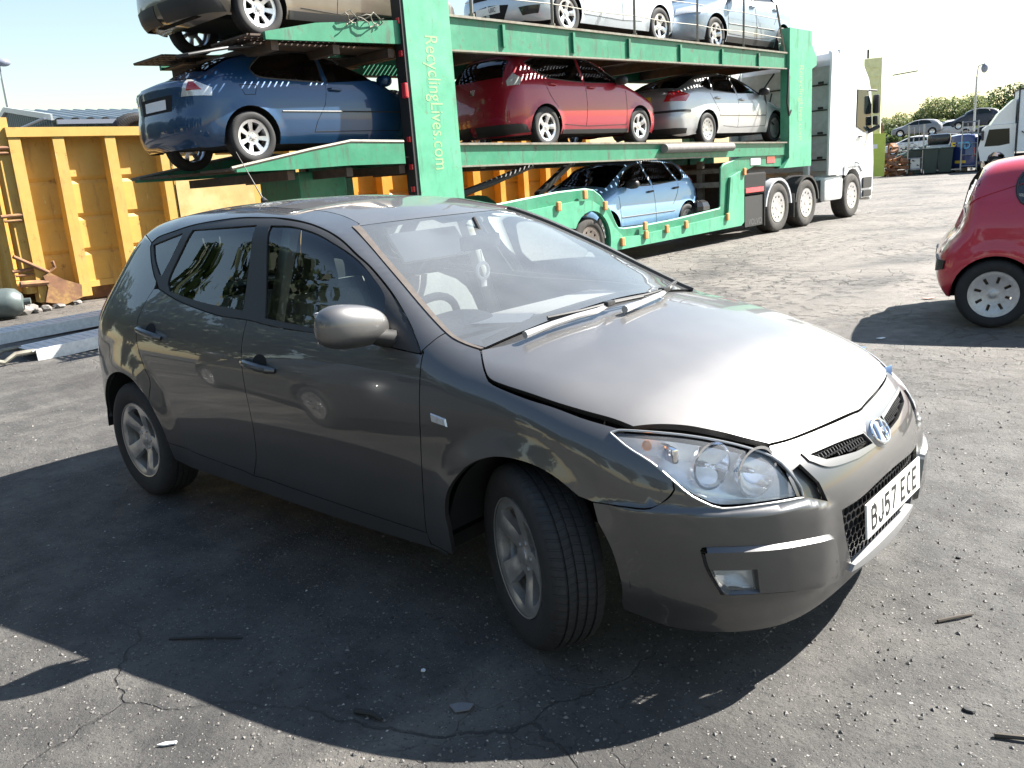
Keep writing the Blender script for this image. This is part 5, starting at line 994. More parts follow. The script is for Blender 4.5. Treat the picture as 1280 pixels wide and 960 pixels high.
# ------------------------------------------------------------------ car transporter trailer (local frame: x = s along it, y = -n, z up)
pbr('green_paint', (.016, .19, .098), .5, coat=.2, coat_r=.25, noise=(5, .2), tint=[((.07, .29, .18), 1.6, .5, .8), ((.06, .05, .035), 5, .56, .70), ((.05, .06, .04), 9, .54, .72, (1, 1, .2)), ((.14, .07, .035), 13, .66, .72)])
pbr('green_lit', (.075, .33, .195), .5, noise=(5, .15), tint=[((.15, .40, .27), 1.4, .45, .8), ((.12, .10, .06), 6, .60, .74), ((.05, .15, .09), 8, .54, .74, (1, 1, .18)), ((.16, .09, .05), 14, .67, .72)])  # lit copy of the green paint, its sunlit paleness put into the colour
pbr('deck_steel', (.085, .065, .052), .7, .3, noise=(12, .35), tint=((.16, .08, .04), 7, .5, .75))
pbr('worn_edge', (.22, .21, .17), .6, .2, noise=(20, .4), tint=((.12, .07, .04), 10, .5, .7))
pbr('amber_lens', (.55, .24, .08), .35, coat=.5, noise=(40, .2)); pbr('red_marker', (.6, .02, .03), .25, coat=.8)
pbr('faded_yellow', (.26, .45, .20), .6, noise=(14, .25))
pbr('grey_tarp', (.20, .19, .18), .8, noise=(18, .35)); pbr('black_polythene', (.012, .012, .014), .25, coat=.4)
pbr('rim_dirt', (.20, .17, .145), .7, .2, noise=(20, .35))
TR = thing('transporter_trailer', 'green two deck car transporter trailer with a low well between its decks', 'trailer', TO, TYAW)
NE, FE = 0., 2.5          # near and far edge (y)
def slab(mb, poly, y0, y1): return mb.prism(poly, 'y', y0, y1)
for nm, y in (('near', 0), ('far', 1)):
    ya, yb = (0., .07) if y == 0 else (2.43, 2.5)
    # upper deck beam with flanges
    mb = MB(); slab(mb, [(-9.12, 3.13), (.28, 3.27), (.28, 3.555), (-9.12, 3.53)], ya+.02, yb-.01); ub = mb.build('upper_deck_beam', 'green_paint', TR)
    mb = MB(); mb.box((-4.42, (ya+yb)/2, 3.553), (9.4, .11, .03), Matrix.Rotation(-.0027, 3, 'Y')); mb.box((-4.42, (ya+yb)/2, 3.195), (9.4, .10, .022), Matrix.Rotation(-.0149, 3, 'Y')); mb.build('beam_flange', 'worn_edge', ub)
    for s in (-8.1, -6.6, -5.2, -3.7, -2.3, -.9): mb = MB(); mb.box((s, ya+.004 if y == 0 else yb, 3.36), (.05, .04, .28)); mb.build('beam_stiffener', 'green_paint', ub)
    mb = MB(); slab(mb, [(-11.75, 3.10), (-9.86, 3.16), (-9.86, 3.43), (-11.1, 3.31), (-11.75, 3.18)], ya+.02, yb); mb.build('tail_arm', 'green_paint', TR)
    mb = MB(); slab(mb, [(-9.1, 1.68), (.30, 1.565), (.30, 1.80), (-9.1, 1.965)], ya+.02, yb-.01); lb = mb.build('lower_deck_beam', 'green_paint', TR)
    mb = MB(); mb.box((-4.4, (ya+yb)/2, 1.895), (9.4, .11, .028), Matrix.Rotation(.0175, 3, 'Y')); mb.box((-6.0, (ya+yb)/2-.01, 1.655), (6.3, .10, .022), Matrix.Rotation(.0122, 3, 'Y')); mb.build('beam_flange', 'worn_edge', lb)
    mb = MB(); slab(mb, [(-12.3, 1.76), (-11.6, 1.76), (-10.83, 1.775), (-10.0, 1.765), (-10.0, 2.015), (-10.8, 2.035), (-11.35, 1.95), (-12.3, 1.80)], ya+.02, yb); ta = mb.build('tail_arm', 'green_paint', TR)
    mb = MB(); mb.tube([(-12.35, ya+.03, 1.80), (-11.35, ya+.03, 1.965), (-10.8, ya+.03, 2.045), (-10.0, ya+.03, 2.025)], .022, 6); mb.build('arm_edge', 'worn_edge', ta)
# perforated runners and cross members
def runner(s0, s1, z0, z1, y0, y1, name):
    mb = MB(); L = s1-s0; n = int(L/.078); zz = lambda s: z0+(z1-z0)*(s-s0)/L
    for i in range(n+1):
        s = s0+L*i/n; mb.box((s, (y0+y1)/2, zz(s)), (.042, y1-y0, .02))
    for j in range(6):
        y = y0+(y1-y0)*j/5; mb.box(((s0+s1)/2, y, (z0+z1)/2-.003), (L, .065, .02), Matrix.Rotation(-math.atan2(z1-z0, L), 3, 'Y'))
    return mb.build(name, 'deck_steel', TR)
for y0, y1 in ((.10, .86), (1.64, 2.40)):
    runner(-9.1, .25, 3.50, 3.475, y0, y1, 'upper_runner'); runner(-11.9 if y0 < 1 else -12.1, -9.15, 3.15, 3.24, y0, y1, 'upper_runner')
    runner(-9.1, .28, 1.90, 1.80, y0, y1, 'lower_runner'); runner(-12.25, -9.15, 1.80, 1.86, y0, y1, 'lower_runner')
    mb = MB(); mb.box((-10.5, (y0+y1)/2, 3.12), (2.6, .5, .02), Matrix.Rotation(-.02, 3, 'Y')); mb.build('tail_underplate', 'deck_steel', TR)
for s in np.arange(-8.6, .3, 1.45):
    mb = MB(); mb.box((s, 1.25, 3.36-.0), (.09, 2.36, .16)); mb.build('cross_member', 'deck_steel', TR); mb = MB(); mb.box((s, 1.25, 1.72), (.09, 2.36, .14)); mb.build('cross_member', 'deck_steel', TR)
for s in (-11.6, -10.8, -10.0):
    mb = MB(); mb.box((s, 1.25, 3.06), (.09, 2.3, .10)); mb.build('cross_member', 'deck_steel', TR); mb = MB(); mb.box((s, 1.25, 1.70), (.09, 2.3, .10)); mb.build('cross_member', 'deck_steel', TR)
for s in (-7.9, -5.6, -3.0, -.6): mb = MB(); mb.box((s, 1.25, 3.47), (1.0, .9, .03)); mb.build('walkway_plate', 'deck_steel', TR)
# plates on the neck
for s_, z_, m_, w_ in ((-.95, 1.475, 'litter_pale', .40), (-.30, 1.49, 'red_marker', .34)): mb = MB(); mb.box((s_, .044, z_), (w_, .01, .13)); mb.build('notice_plate', m_, TR)
# posts
for ya, yb in ((-.04, .16), (2.34, 2.54)):
    mb = MB(); slab(mb, [(-9.84, .9), (-9.10, .9), (-9.12, 3.95), (-9.86, 3.95)], ya, yb); p = mb.build('rear_post', 'green_lit', TR)
    mb = MB(); mb.box((-9.875, (ya+yb)/2, 2.45), (.045, .17, 2.9)); mb.build('post_channel', 'black_plastic', p)
    if ya < 0:
        text_mesh('post_lettering', 'RecyclingLives.com', .30, 'faded_yellow', p, Matrix.Translation((-9.47, -.0412, 2.47)) @ Matrix(((0, 1, 0, 0), (0, 0, -1, 0), (-1, 0, 0, 0), (0, 0, 0, 1))), .0008, .70)
    for z in (3.42, 3.05, 2.05, 1.72, 1.45): mb = MB(); mb.box((-9.905, ya+.07, z), (.03, .06, .07), None, .01); mb.build('marker_lamp', 'red_marker', p)
    mb = MB(); mb.box((-9.93, ya+.03, 2.62), (.05, .08, .18), None, .02); mb.build('marker_lamp', 'red_marker', p)
    mb = MB(); slab(mb, [(.36, 1.5), (.10, 1.30), (1.42, 1.30), (1.40, 3.30), (1.62, 3.38), (1.62, 3.55), (1.38, 3.78), (1.36, 4.05), (.34, 4.05)], ya, yb); p = mb.build('front_post', 'green_paint' if ya > 0 else 'green_lit', TR)
    if ya < 0: text_mesh('post_lettering', 'RecyclingLives.com', .28, 'faded_yellow', p, Matrix.Translation((.88, -.0412, 2.6)) @ Matrix(((0, 1, 0, 0), (0, 0, -1, 0), (-1, 0, 0, 0), (0, 0, 0, 1))), .0008, .70)
# the well: lower plates with the stepped edge, a strip proud of them with its sunlit look put into a lighter green
arc = [(-6.36+.475*math.cos(a), .44+.475*math.sin(a)) for a in np.linspace(R(-22), R(150), 14)]
up_ = [(-9.1, 1.10), (-8.07, 1.17), (-7.1, 1.235), (-6.42, 1.245), (-6.22, 1.215), (-6.05, 1.12), (-5.82, .90), (-5.68, .66), (-5.60, .58), (-5.45, .555), (-5.06, .55), (-3.96, .575), (-2.36, .65), (-2.30, .70), (-2.26, 1.40), (-2.18, 1.46), (-1.5, 1.57), (.39, 1.62), (.39, 1.33), (-.4, 1.36), (-1.0, 1.39), (-1.40, 1.30), (-1.5, 1.20), (-1.51, .34), (-1.62, .29), (-5.72, .25)]
low = [(-9.1, .94), (-7.9, 1.02), (-6.75, 1.085), (-6.35, 1.075), (-6.02, .93), (-5.78, .62), (-5.55, .44), (-5.2, .42), (-3.9, .455), (-2.12, .52), (-2.02, 1.22), (-1.60, 1.32), (-1.44, 1.30), (-1.5, 1.20), (-1.505, .335), (-1.62, .275), (-5.725, .238)]
wl = arc+[(-6.88, .72), (-7.1, .60), (-7.1, .55), (-9.1, .5)]
for y in (0, 1):
    ya, yb = (.05, .10) if y == 0 else (2.40, 2.45)
    mb = MB(); slab(mb, up_+arc+[(-6.95, .70), (-9.1, .65)], ya, yb); sp = mb.build('well_side', 'green_paint', TR)
    if y == 0:
        mb = MB(); slab(mb, low+[(p[0], p[1]) for p in arc]+[(-6.95, .70), (-9.1, .65)], -.004, .044); mb.build('well_skirt', 'green_lit', sp)
        mb = MB(); mb.tube([(p[0], ya+.02, p[1]) for p in up_[:18]], .022, 6); mb.build('well_edge', 'green_lit', sp, True)
        for s, z in ((-7.17, 1.04), (-6.53, 1.17), (-6.03, .97), (-5.6, .36), (-4.93, .41), (-4.29, .45), (-3.67, .47), (-2.19, .49), (-4.95, .56), (-1.53, 1.30)):
            mb = MB(); mb.box((s, -.025, z), (.09, .05, .14), None, .018); mb.build('side_marker', 'amber_lens', sp)
mb = MB(); mb.box((-3.9, 1.25, .40), (3.5, 2.3, .06)); mb.box((-3.9, 1.25, .30), (3.5, .5, .14)); mb.build('well_floor', 'deck_steel', TR)
for c, q in (((-1.85, 1.25, .95), (.08, 2.3, 1.1)), ((-.9, 1.25, 1.36), (2.5, 2.2, .10)), ((-7.75, 1.25, .98), (2.8, 2.3, .06))): mb = MB(); mb.box(c, q); mb.build('chassis_plate', 'deck_steel', TR)
mb = MB(); mb.box((-2.25, 1.25, 1.10), (.10, 2.3, .10)); mb.box((-2.1, 1.25, 1.35), (.12, 2.3, .08)); mb.box((-2.1, .6, 1.0), (.10, .12, 1.1)); mb.box((-2.1, 1.9, 1.0), (.10, .12, 1.1)); mb.build('bulkhead_frame', 'worn_edge', TR)
for c, q in (((-10.7, 1.25, 1.45), (.7, .9, .6)), ((-9.6, 1.25, .85), (1.0, .9, .7))): mb = MB(); mb.box(c, q, None, .02); mb.build('tail_frame', 'green_paint', TR)
mb = MB(); mb.bar((-7.1, .45, 1.22), (-6.15, .45, 1.72), .10, .07); mb.build('deck_strut', 'black_plastic', TR)
mb = MB(); mb.tube([(-4.35, -.05, 1.80), (-2.05, -.05, 1.775)], .075, 12); mb.build('tarp_roll', 'grey_tarp', TR, True)
for s in (-8.65, -7.03, -5.0, -3.1, -1.45):
    mb = MB(); mb.tube([(s, .03, 3.55), (s+.02, .03, 4.45)], .022, 6); mb.tube([(s, .03, 3.53), (s, .03, 3.60)], .04, 6); mb.build('rail_pole', 'worn_edge', TR, True)
mb = MB(); mb.tube([(.27, .03, 3.55), (-.12, .03, 4.45)], .022, 6); mb.build('rail_pole', 'worn_edge', TR, True)
mb = MB()
for z in (3.86, 4.2): mb.tube([(s, .03, z-(.02 if i % 2 else 0)) for i, s in enumerate((-8.65, -7.85, -7.03, -6.0, -5.0, -4.0, -3.1, -2.3, -1.45, .1))], .008, 5)
mb.build('rail_wire', 'worn_edge', TR)
for s in (-6.35, -7.66, -8.97):
    for sd in (-1, 1): wheel(TR, s, 1.25+1.2*sd, sd, R_=.41, rad=.25, wid=.34, spokes=10, kind='steel', rim='rim_dirt', tyre='tyre_dusty', detail=0, spin=s)
# tail: grab loop and plate beyond the upper deck
mb = MB(); mb.tube([(-11.6, .35, 3.10), (-12.05, .33, 3.04), (-12.2, .29, 3.01), (-12.5, .3, 2.95), (-12.58, .38, 2.94), (-12.45, .45, 2.97), (-12.15, .42, 3.03), (-12.05, .36, 3.05)], .017, 8); mb.build('tail_loop', 'black_plastic', TR, True)
mb = MB(); mb.tube([(.34, -.02, 3.25), (.20, -.08, 3.0), (.16, -.08, 2.6), (.30, -.06, 2.35), (.42, -.04, 2.45)], .022, 6); mb.tube([(.34, .3, 3.2), (-.1, .3, 2.9), (.1, .3, 2.3), (.34, .3, 2.2)], .018, 6); mb.build('hydraulic_hose', 'black_plastic', TR, True)
rh = random.Random(4); mb = MB()
for k in range(3): mb.tube([(-10.75+.045*i+.02*math.sin(i*1.7+k), -.02-.03*math.sin(i*.9+k), 3.42+.05*math.sin(i*.8+2*k)-.03*k) for i in range(14)], .007, 5)
mb.build('strap_tangle', 'worn_edge', TR, True)
mb = MB(); mb.tube([(-9.2, .35, 1.25), (-8.2, .35, 1.45), (-7.3, .35, 1.66)], .05, 8); mb.tube([(-8.3, .35, 1.43), (-7.3, .35, 1.66)], .03, 8); mb.build('lift_ram', 'black_plastic', TR, True)
# bundles lying behind the pale blue car
b = MB(); random.seed(5)
for i in range(9): b.ell((-2.72+random.uniform(-.2, .2), .75+random.uniform(-.4, .4), .60+random.uniform(0, .28)), (.26, .24, .2), 10, 7, None, .7)
bo = b.build('polythene_bundle', 'black_polythene', None); bo.matrix_world = TR.matrix_world.copy() if False else Matrix.Translation(TO) @ Matrix.Rotation(R(TYAW), 4, 'Z'); tag(bo, 'heap wrapped in black polythene behind the pale blue car in the well', 'bundle')
# ------------------------------------------------------------------ tractor unit (same local frame as the trailer)
pbr('cab_white', (.68, .69, .71), .3, coat=.6, noise=(3, .05)); pbr('fairing_grey', (.42, .44, .46), .6, noise=(6, .2)); pbr('tank_white', (.70, .71, .70), .4, .1, noise=(6, .15))
pbr('flap_rubber', (.03, .03, .03), .6); pbr('flap_print', (.10, .10, .10), .6)
LO = thing('lorry_tractor', 'white high roofed lorry tractor pulling the green transporter trailer', 'lorry', TO+TS*2.6, TYAW)
O26 = -2.6
def lm(mb): mb.v = [(x+O26, y, z) for x, y, z in mb.v]; return mb
mb = MB()
# cab shell by bevelled sections: side outline extruded across and rounded
out = [(2.90, 1.02), (2.90, 3.25), (2.95, 3.55), (3.15, 3.80), (3.6, 3.83), (4.3, 3.62), (4.75, 3.25), (4.92, 2.95), (5.06, 2.2), (5.12, 1.85), (5.14, .60), (5.0, .42), (4.42, .42), (4.40, .62), (4.36, .80), (4.24, 1.0), (4.05, 1.12), (3.85, 1.15), (3.65, 1.12), (3.46, 1.0), (3.34, 1.02)]
bm = bmesh.new(); v0 = [bm.verts.new((x, .02, z)) for x, z in out]; v1 = [bm.verts.new((x, 2.48, z)) for x, z in out]; n = len(out)
bm.faces.new(v0); bm.faces.new(v1[::-1]); [bm.faces.new((v0[i], v1[i], v1[(i+1) % n], v0[(i+1) % n])) for i in range(n)]
bmesh.ops.recalc_face_normals(bm, faces=bm.faces)
ed = [e for e in bm.edges if (abs(e.verts[0].co.y-e.verts[1].co.y) < 1e-5) and e.verts[0].co.z > 1.2 and e.verts[1].co.z > 1.2]
bmesh.ops.bevel(bm, geom=ed, offset=.09, segments=3, profile=.5, affect='EDGES'); bm.verts.index_update()
mb.v = [tuple(q.co) for q in bm.verts]; mb.f = [tuple(q.index for q in p.verts) for p in bm.faces]; mb.mi = [0]*len(mb.f); bm.free()
cb = lm(mb).build('cab', 'cab_white', LO, True, 40)
mb = MB(); slab(mb, [(3.98, 2.12), (4.02, 2.95), (4.60, 2.95), (4.86, 2.62), (4.95, 2.05), (4.5, 1.98)], .004, .03); lm(mb).build('side_window', 'far_glass', LO)
mb = MB(); mb.prism([(.2, 2.1), (2.3, 2.1), (2.3, 3.0), (.2, 3.0)], 'x', 0, .02); q = MB(); q.v = [(5.10-(z-2.1)*.17+x, y, z) for x, y, z in mb.v]; q.f = mb.f; q.mi = mb.mi; lm(q).build('windscreen', 'far_glass', LO)
for ya, yb in ((-.01, .04), (2.46, 2.51)):
    mb = MB(); slab(mb, [(2.42, 1.05), (2.95, 1.05), (2.95, 3.60), (2.72, 3.78), (2.50, 3.70), (2.46, 3.0)], ya, yb); lm(mb).build('side_deflector', 'cab_white', LO)
mb = MB(); mb.box((2.80, 1.25, 2.3), (.08, 2.2, 2.3)); mb.build
lm(mb).build('cab_back', 'fairing_grey', LO)
mb = MB(); slab(mb, [(1.75, 3.66), (2.45, 3.80), (2.9, 3.84), (2.9, 3.72), (1.75, 3.58)], .25, 2.25); lm(mb).build('roof_fairing', 'fairing_grey', LO)
for z in (1.4, 1.95, 2.5, 3.05): mb = MB(); mb.box((2.745, 1.25, z), (.02, 2.1, .03)); mb.box((2.74, .35, z+.05), (.03, .12, .05)); lm(mb).build('back_rib', 'black_plastic', LO)
mb = MB(); mb.box((4.9, -.10, 2.62), (.13, .16, .44), None, .05); mb.box((4.93, -.08, 2.24), (.11, .13, .22), None, .04); mb.tube([(4.7, .02, 2.95), (4.9, -.1, 2.93)], .025, 6); mb.tube([(4.75, .02, 1.98), (4.95, -.16, 2.1)], .05, 8); lm(mb).build('door_mirror', 'black_plastic', LO, True)
mb = MB(); mb.tube([(3.93, -.004, 1.15), (3.93, -.004, 3.1)], .006, 4); mb.tube([(4.2, -.004, 1.25), (3.93, -.004, 1.3)], .006, 4); mb.tube([(3.3, -.002, 1.1), (3.3, -.002, 1.6)], .006, 4); mb.box((4.2, -.01, 1.88), (.22, .03, .04), None, .01); lm(mb).build('door_seams', 'black_plastic', LO)
mb = MB(); mb.box((5.08, 1.25, .55), (.16, 2.42, .42), None, .05); lm(mb).build('bumper', 'tank_white', LO)
mb = MB(); mb.box((4.72, .0, .78), (.55, .03, .26), None, .01); mb.box((4.72, .0, .52), (.50, .03, .16), None, .01); lm(mb).build('entry_step', 'black_plastic', LO)
mb = MB(); slab(mb, [(3.30, 1.02), (3.30, 1.20), (3.5, 1.30), (4.2, 1.30), (4.42, 1.15), (4.40, 1.05), (4.2, 1.20), (3.5, 1.20), (3.36, 1.02)], -.002, .02); lm(mb).build('wing_lip', 'fairing_grey', LO)
mb = MB(); mb.box((2.87, .30, .74), (1.02, .52, .56), None, .09); lm(mb).build('fuel_tank', 'tank_white', LO, True)
mb = MB(); mb.box((1.9, .85, .82), (6.6, .14, .26)); mb.box((1.9, 1.65, .82), (6.6, .14, .26)); mb.box((-.4, 1.25, .98), (1.5, 1.4, .12)); mb.box((2.2, 1.25, .7), (.5, 2.2, .5)); lm(mb).build('chassis', 'dark_void', LO)
for s, Rr in ((0, .53), (1.36, .53), (3.86, .53)):
    for sd in (-1, 1):
        wheel(LO, s+O26, 1.25+1.23*sd, sd, R_=.515, rad=.30, wid=.34, spokes=10, kind='steel', rim='alloy', tyre='tyre_dusty', detail=0, spin=s*2)
        mb = MB(); rr = .60; a0, a1 = (R(5), R(175)) if s < 3 else (R(20), R(165)); pr = [(s+rr*math.cos(a), .515+rr*math.sin(a)) for a in np.linspace(a0, a1, 12)]; pr2 = [(s+(rr-.05)*math.cos(a), .515+(rr-.05)*math.sin(a)) for a in np.linspace(a1, a0, 12)]
        if s < 3: slab(mb, pr+pr2, *( (.0, .42) if sd < 0 else (2.08, 2.5))); lm(mb).build('mudguard', 'fairing_grey' if s < 1 else 'black_plastic', LO, True)
for c, q in (((-.62, .26, .55), (.02, .50, .72)), ((.70, .2, .50), (.02, .4, .5))): mb = MB(); mb.box(c, q); lm(mb).build('mud_flap', 'flap_rubber', LO)
mb = MB(); mb.box((-1.0, .05, .52), (.80, .03, .60)); sf = lm(mb).build('side_flap', 'flap_rubber', LO)
text_mesh('flap_lettering', 'VOLVO', .17, 'flap_print', sf, Matrix(((1, 0, 0, -.98+O26), (0, 0, -1, .034), (0, 1, 0, .30), (0, 0, 0, 1))), .001, 1.0)
mb = MB(); mb.box((-1.0, .12, 1.05), (.9, .2, .42), None, .03); lm(mb).build('rear_wing_box', 'dark_void', LO)
mb = MB(); mb.box((-1.05, .015, .93), (.75, .03, .10), None, .012); lm(mb).build('tail_lamp', 'red_marker', LO)
mb = MB(); mb.tube([(1.45, .5, 2.9), (1.3, .5, 2.5), (1.5, .5, 2.1), (2.0, .5, 1.9), (2.7, .6, 2.2)], .025, 6); mb.tube([(1.45, .9, 2.9), (1.2, .9, 2.4), (1.5, .9, 1.9), (2.7, .9, 2.0)], .02, 6); lm(mb).build('air_hoses', 'black_plastic', LO, True)
mb = MB(); mb.box((2.05, .35, 1.6), (.12, .14, 1.3), None, .03); lm(mb).build('exhaust_stack', 'fairing_grey', LO)
# ------------------------------------------------------------------ roll-on skips behind the transporter
pbr('skip_yellow', (.50, .31, .075), .55, noise=(3, .12), tint=[((.50, .33, .12), 1.2, .5, .8), ((.16, .07, .03), 4.5, .60, .72), ((.26, .13, .05), 7, .56, .76, (1, 1, .16)), ((.62, .50, .25), 11, .62, .72, (1, 1, .3))])
pbr('skip_pale', (.50, .34, .13), .6, noise=(3, .15), tint=[((.62, .50, .26), 1.5, .45, .8), ((.20, .10, .05), 5, .6, .78, (1, 1, .2))])
pbr('skip_orange', (.52, .24, .02), .5, noise=(3, .12), tint=[((.60, .40, .14), 1.5, .55, .85), ((.2, .09, .03), 5, .66, .8)])
pbr('skip_rust', (.20, .10, .055), .8, noise=(9, .4), tint=((.40, .25, .08), 4, .5, .7))
SKB = Vector((-12.9, 2.4, 0))
def skip(label, s0, L, mat, ribmat, ribs, patch=None, Hh=2.66, cat='skip'):
    t = thing('skip_container', label, cat, SKB+TS*s0, TYAW, 'yellow steel skips in a row'); W = 2.4; z0 = .22
    mb = MB(); mb.box((L/2, W/2, z0+.05), (L, W, .1)); mb.box((L/2, W, (z0+Hh)/2), (L, .06, Hh-z0)); mb.box((L-.03, W/2, (z0+Hh)/2), (.06, W-.1, Hh-z0)); mb.build('shell', mat, t)
    # near side: pressed panel with three shallow grooves
    mb = MB(); prof = []; zz = [z0, .74, .80, .86, 1.30, 1.36, 1.42, 1.88, 1.94, 2.0, Hh-.02]
    for i, z in enumerate(zz): prof.append((.055 if i in (2, 5, 8) else .02, z))
    for i in range(len(prof)-1):
        (d0, za), (d1, zb_) = prof[i], prof[i+1]; nn = 24
        v = [(L*k/nn, d0+random.uniform(-.006, .006), za) for k in range(nn+1)]+[(L*k/nn, d1, zb_) for k in range(nn+1)]
        mb.add(v, [(k, k+1, nn+2+k, nn+1+k) for k in range(nn)])
    mb.build('side_panel', mat, t, True, 60)
    for s in ribs:
        mb = MB(); mb.prism([(s-.085, -.20), (s+.085, -.20), (s+.075, .03), (s-.075, .03)], 'z', .10, Hh-.02); mb.build('rib', ribmat, t)
    mb = MB(); mb.box((L/2, -.07, Hh+.02), (L+.1, .30, .14)); mb.box((L/2, W, Hh+.02), (L, .2, .14)); mb.box((0, W/2, Hh+.02), (.2, W, .14)); mb.build('top_rail', ribmat, t)
    mb = MB(); mb.box((L/2, .25, .11), (L-.3, .2, .20)); mb.box((L/2, W-.3, .11), (L-.3, .2, .20)); mb.build('skid', 'skip_rust', t)
    if patch: mb = MB(); mb.box(((patch[0]+patch[1])/2, -.21, 1.25), (patch[1]-patch[0], .02, 2.0)); mb.build('plate_patch', 'skip_pale', t)
    return t
random.seed(3)
sk = skip('long mustard yellow skip with vertical ribs behind the blue car and the ramps', -.02, 5.85, 'skip_yellow', 'skip_yellow', [.05, .68, 1.48, 2.36, 3.2, 4.05, 4.9, 5.72], (2.46, 3.95))
mb = MB(); mb.prism([(-.18, -.14), (.02, -.14), (.02, .1), (-.18, .1)], 'z', .25, 2.9); mb.build('corner_post', 'skip_yellow', sk)
mb = MB(); mb.box((-.30, 1.2, 1.45), (.08, 2.4, 2.5)); mb.box((-.36, .3, 1.45), (.08, .12, 2.5)); mb.build('door', 'skip_yellow', sk)
for z in (.62, 1.45, 2.45): mb = MB(); mb.tube([(-.34, -.17, z), (.08, -.17, z+.01)], .028, 8); mb.tube([(-.30, -.17, z-.07), (-.05, -.17, z-.07)], .02, 8); mb.build('hinge', 'skip_rust', sk, True)
mb = MB(); mb.prism([(.02, .10), (.30, .02), (.58, .10), (.60, .30), (.34, .42), (.16, .55), (.06, .50), (.10, .32)], 'y', -.26, -.20); mb.tube([(-.3, -.22, .85), (.16, -.22, .55), (.26, -.22, .62), (.24, -.22, .72)], .03, 8); mb.tube([(-.28, -.22, .42), (.12, -.22, .40)], .05, 8); mb.build('latch_hook', 'skip_rust', sk, True, 30)
sk2 = skip('deep orange yellow skip further along the row behind the red car', 6.15, 8.0, 'skip_orange', 'skip_orange', [.08, .9, 1.8, 2.7, 3.6, 4.5, 5.35, 6.2, 7.05, 7.9], None, 2.66)
# things lying in front of and on the skip
pbr('bottle_grey', (.10, .125, .125), .45, .3, noise=(8, .2)); pbr('stone', (.20, .185, .17), .9, noise=(12, .3)); pbr('ramp_alloy', (.68, .69, .70), .5, .3, noise=(20, .2)); pbr('dome_white', (.75, .75, .72), .5)
mb = MB(); mb.lathe([(0, -.62), (.12, -.60), (.20, -.52), (.22, -.45), (.22, .34), (.20, .44), (.12, .52), (0, .54)], axis='x', n=24); mb.lathe([(.225, -.10), (.232, -.06), (.225, -.02)], axis='x', n=24); mb.tube([(.5, 0, 0), (.62, 0, 0)], .05, 10); gb_ = mb.build('gas_bottle', 'bottle_grey', None, True); gb_.location = (-12.15, 1.36, .23); gb_.rotation_euler = (0, 0, R(62)); tag(gb_, 'grey gas bottle lying on the ground at the left end of the yellow skip', 'gas bottle')
def rock(name, loc, r, mat, seed, label, group=None, cat='stone'):
    rnd = random.Random(seed); bm = bmesh.new(); bmesh.ops.create_icosphere(bm, subdivisions=2, radius=1)
    for v in bm.verts: v.co *= rnd.uniform(.72, 1.12); v.co = Vector((v.co.x*r[0], v.co.y*r[1], v.co.z*r[2]))
    me = bpy.data.meshes.new(name); bm.to_mesh(me); bm.free(); o = obj(name, me, mat); o.location = loc; o.rotation_euler = (0, 0, rnd.uniform(0, 6)); return tag(o, label, cat, group)
for i, (p, r) in enumerate((((-12.25, 1.92, .06), (.14, .11, .10)), ((-12.35, 2.06, .05), (.12, .1, .09)), ((-12.3, 2.25, .04), (.08, .09, .06)), ((-12.45, 2.5, .03), (.10, .07, .05)), ((-12.2, 2.1, .03), (.06, .06, .05)), ((-12.6, 2.85, .03), (.09, .06, .04)))):
    rock('rubble_stone', p, r, 'stone', i, 'pale lump of rubble beside the gas bottle and the skip hook', 'rubble by the skip hook')
def ramp(name, label, a, b, wdt, z0, z1, hook=False):
    """ladder-like loading ramp with rows of holes, from a to b on the ground"""
    a = Vector((*a, 0)); b = Vector((*b, 0)); d = (b-a); L = d.length; t = thing(name, label, 'loading ramp', a, math.degrees(math.atan2(d.y, d.x)), 'loose loading ramps')
    ry = -math.atan2(z1-z0, L); M = Matrix.Translation((0, 0, z0)) @ Matrix.Rotation(ry, 4, 'Y')
    def put(mb): mb.v = [tuple(M @ Vector(v)) for v in mb.v]; return mb
    mb = MB(); n = int(L/.09)
    for i in range(n+1): mb.box((L*i/n, 0, .055), (.062, wdt-.03, .012))
    for j in range(7): mb.box((L/2, -wdt/2+.03+(wdt-.06)*j/6, .052), (L, .052, .012))
    put(mb).build('tread_plate', 'ramp_alloy', t)
    for sd in (-1, 1): mb = MB(); mb.box((L/2, sd*(wdt/2-.01), .0), (L, .02, .13)); put(mb).build('side_rail', 'ramp_alloy', t)
    if hook:
        for sd in (-1, 1): mb = MB(); mb.tube([(0, sd*(wdt/2-.05), .05), (-.18, sd*(wdt/2-.05), .06), (-.30, sd*(wdt/2-.05), .0), (-.42, sd*(wdt/2-.05), .05)], .025, 8); put(mb).build('hook', 'worn_edge', t, True)
ramp('loading_ramp', 'shaded perforated metal ramp lying nearer the yellow skip', (-9.75, .10), (-9.55, 3.4), .52, .05, .14)
ramp('loading_ramp', 'sunlit perforated metal ramp with hooked end lying nearer the grey hatchback', (-8.03, .47), (-7.9, 3.6), .52, .05, .20, True)
